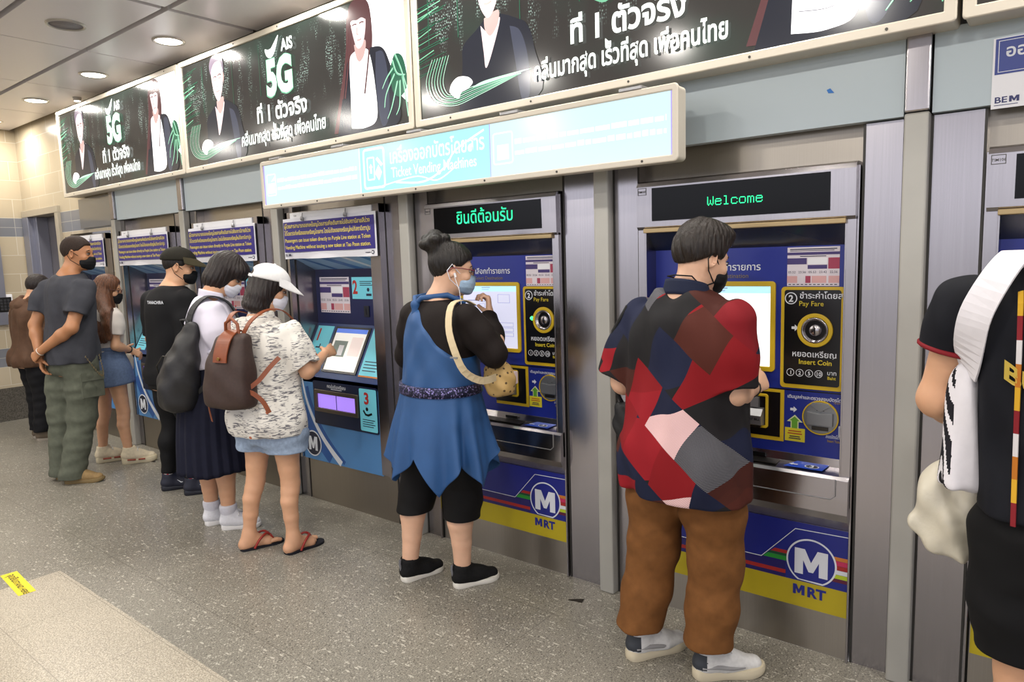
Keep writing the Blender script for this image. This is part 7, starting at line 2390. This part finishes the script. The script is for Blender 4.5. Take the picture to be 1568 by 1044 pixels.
# ---------------------------------------------------------------- man at the right edge
g = Fig('man in navy football jersey and black shorts, cut off by the right edge', 'passengers', (-.02, 2.1), -4, .0045, SKIN)
g.joints(hipL=(-.075, 2.10, .88), hipR=(.105, 2.115, .88), neck=(.005, 2.10, 1.555), head=(.045, 2.165, 1.69), shL=(-.195, 2.105, 1.455), shR=(.155, 2.12, 1.455),
         elL=(-.255, 2.12, 1.195), wrL=(-.19, 2.34, 1.10), elR=(.215, 2.14, 1.18), wrR=(.15, 2.36, 1.14), knL=(-.045, 2.11, .50), knR=(.12, 2.12, .50), anL=(-.04, 2.08, .09), anR=(.125, 2.09, .09))
RP = scaled(PM, .96, 1.08)
g.spine(RP).torso(.014)
for sd in 'LR':
    g.limb(sd, (.058, .047, .031)); g.leg(sd, (.080, .060, .040))
g.head(6, 14, 0, 1.0)
g.hand('L', (.15, .85, -.5), (.9, .0, .2), -1, 70); g.hand('R', (-.2, .9, .1), (-.8, 0, -.4), 1, 40)
g.body(); g.face()
JN = mat('jersey_navy', '#0c0e16', .75, noise=.08, scale=30, bump=.05)
F = g.shirt(.07, .020, {sd: sleeve(g, sd, .50, .076, .082) for sd in 'LR'}, seed=81, amp=.0045); je = g.solid('jersey', F, JN)
g.collar('neckband', .076, .026, JN)
CRD = mat('jersey_red', '#7a1c24', .75)
for sd in 'LR':
    p, rs = sleeve(g, sd, .50, .076, .082); d = unit(p[-1] - p[-2]); o1 = unit(np.cross(d, UPV)); o2 = np.cross(d, o1)
    m = MB(); m.tube([p[-1] - d * .006 + (o1 * math.cos(q * .2618) + o2 * math.sin(q * .2618)) * .0805 for q in range(24)], .0065, 0, 8, True); g.part('sleeve_cuff', m, CRD)
# coloured piping down the back
PC = ['#c79a2a', '#7a1c24', '#c9c6c8', '#b06a24', '#c79a2a', '#7a1c24', '#c9c6c8', '#b06a24', '#c79a2a', '#7a1c24']
for e in (-1, 1):
    pts = []; m = MB()
    for t in np.linspace(.90, .085, 21):
        st = g.stations(t, t + .001, .0215, n=2)[0]; u = e * .098
        k = math.sqrt(max(0.02, 1 - min(.98, abs(u) / st[1]) ** 2.3)) ** .9
        pts.append(A3(st[0]) + g.r * u - g.f * (st[2] * k + .004))
    for i in range(10):
        m.ribbon(pts[i * 2:i * 2 + 3], [-g.f + g.r * e * .5] * 3, .011, .003, i, 4)
    g.part('piping', m, [mat('piping_%s' % n_, c_, .7) for n_, c_ in zip(('gold', 'red', 'white', 'orange', 'gold_low', 'red_low', 'white_low', 'orange_low', 'gold_hem', 'red_hem'), PC)])
m = MB(); GD = mat('print_gold', '#b39a3c', .6); st = g.stations(.56, .561, .024, n=2)[0]; bc = A3(st[0]) - g.f * (st[2] + .004); cr = g.r


def on_back(x, z):
    s_ = g.stations(min(.9, max(0, (bc[2] + z - g.P0[2]) / (g.P1[2] - g.P0[2]))), 1, .0235, n=2)[0]
    k = math.sqrt(max(0.02, 1 - min(.98, abs(x) / s_[1]) ** 2.3)) ** .9
    return A3((s_[0][0], s_[0][1], bc[2] + z)) + cr * x - g.f * (s_[2] * k + .005)


N_ = 40
for r0, r1 in ((.062, .070), (.048, .052)):
    m.add([on_back(rr * math.cos(2 * math.pi * i / N_), .10 + rr * math.sin(2 * math.pi * i / N_)) for rr in (r0, r1) for i in range(N_)], [(i, N_ + i, N_ + (i + 1) % N_, (i + 1) % N_) for i in range(N_)], 0)
for k in range(4):
    a = k * math.pi / 4
    m.add([on_back(q * .046 * math.cos(a) + s_ * .004 * math.sin(a), .10 + q * .046 * math.sin(a) - s_ * .004 * math.cos(a)) for q, s_ in ((-1, -1), (1, -1), (1, 1), (-1, 1))], [(0, 1, 2, 3)], 0)
V, FF, wd = text_mesh('BURIRAM', .03)
m.add([on_back((a - wd / 2) * .062, -.02 + .10 * ((a - wd / 2) / wd * 2) ** 2 * .5 + bq * .062) for a, bq in V], FF, 0); g.part('back_print', m, GD)
F = Field(); F.loft(g.stations(-.17, .20, .002), g.r, .03)
for sd in 'LR':
    a, k = g.J['hip' + sd], g.J['kn' + sd]
    F.tubecut([a, a + (k - a) * .5, k + UPV * .06], [.102, .104, .102], .03, .012, (0, 0, -1))
F.sweep(trouser_folds(83, .002)); g.solid('shorts', F, mat('shorts_black', '#0c0c0e', .8))
for sd in 'LR':
    shoe(g, g.J['an' + sd], -12 if sd == 'L' else 8, 1 if sd == 'L' else -1, SHB, SOLW, .28, .085, .028, LACE_W, None, .003, h=.005)
F = hair_field(g, ([-.13, -.09, -.055, -.02, .0, .03, .06, .09], [-.065, -.055, -.03, .0, .01, .015, .055, .062]), .010, .002, 84)
g.solid('hair', F, HAIR_BLK, .005); mask(g, MASK_BLK)

WC = mat('tote_white', '#d6d3d8', .8, noise=.04, scale=30)
r = empty('tote_bag', (-.19, 2.15, .95)); tag(r, 'white cloth tote with dark print hanging from the shoulder of the man in navy jersey', 'bag'); ro = A3(r.location)
F = Field(); F.loft([((-.19, 2.10, .975), .075, .050), ((-.19, 2.10, 1.06), .072, .046), ((-.185, 2.09, 1.2), .058, .038), ((-.175, 2.08, 1.33), .042, .03)], (.35, .94, 0), .02, 2.4, rnd=.02)
F.sweep(folds(85, .006, [((40, 60, 10), .7), ((70, -30, 8), .5), ((20, 90, 15), .3)]))
v, q = F.mesh(.0045); C = face_centres(v, q); mi = ((C[:, 0] < -.19 - .02) & (np.sin(C[:, 2] * 70 + 5 * np.sin(C[:, 1] * 60)) > -.2)).astype(int)
mesh_obj('bag_body', v, q, [WC, mat('tote_print', '#1b1a20', .8)], r, mi)
m = MB(); m.ribbon([A3(p) - ro for p in ((-.185, 2.05, 1.28), (-.18, 1.99, 1.36), (-.165, 1.96, 1.44), (-.125, 1.985, 1.53), (-.095, 2.08, 1.575), (-.10, 2.19, 1.53), (-.15, 2.24, 1.40), (-.185, 2.17, 1.28))],
                   [(-.6, -.7, .2), (-.3, -1, .1), (-.2, -1, .3), (-.1, -.6, .8), (0, .1, 1), (0, .8, .6), (-.5, .8, .1), (-.8, .4, 0)], .070, .006, 0, 36); m.build('strap', WC, r)
r = empty('plastic_bag', (-.22, 2.20, .72)); tag(r, 'translucent white plastic bag hanging below the white tote of the man in jersey', 'bag'); ro = A3(r.location)
F = Field(); F.loft([((-.225, 2.20, .745), .06, .04), ((-.225, 2.20, .82), .088, .05), ((-.225, 2.21, .92), .085, .045), ((-.22, 2.23, 1.0), .055, .03), ((-.21, 2.25, 1.03), .02, .02)], (1, 0, 0), .02, 2.3, rnd=.02)
F.sweep(folds(86, .009, [((60, 20, 20), .6), ((-50, 30, 30), .5), ((30, -40, 60), .4), ((110, 20, 40), .2)]))
v, q = F.mesh(.005); PLB = mat('plastic_film', '#d9d2bf', .35, bump=.3, scale=25); nodes_of(PLB)[1].inputs['Transmission Weight'].default_value = .25
mesh_obj('bag_body', v, q, PLB, r)
m = MB()
for e in (-1, 1):
    m.ribbon([A3(p) - ro for p in ((-.21 + e * .02, 2.25, 1.01), (-.20 + e * .015, 2.30, 1.05), (-.185, 2.37, 1.075))], [(0, -1, .3)] * 3, .022, .002)
m.build('handle', PLB, r)
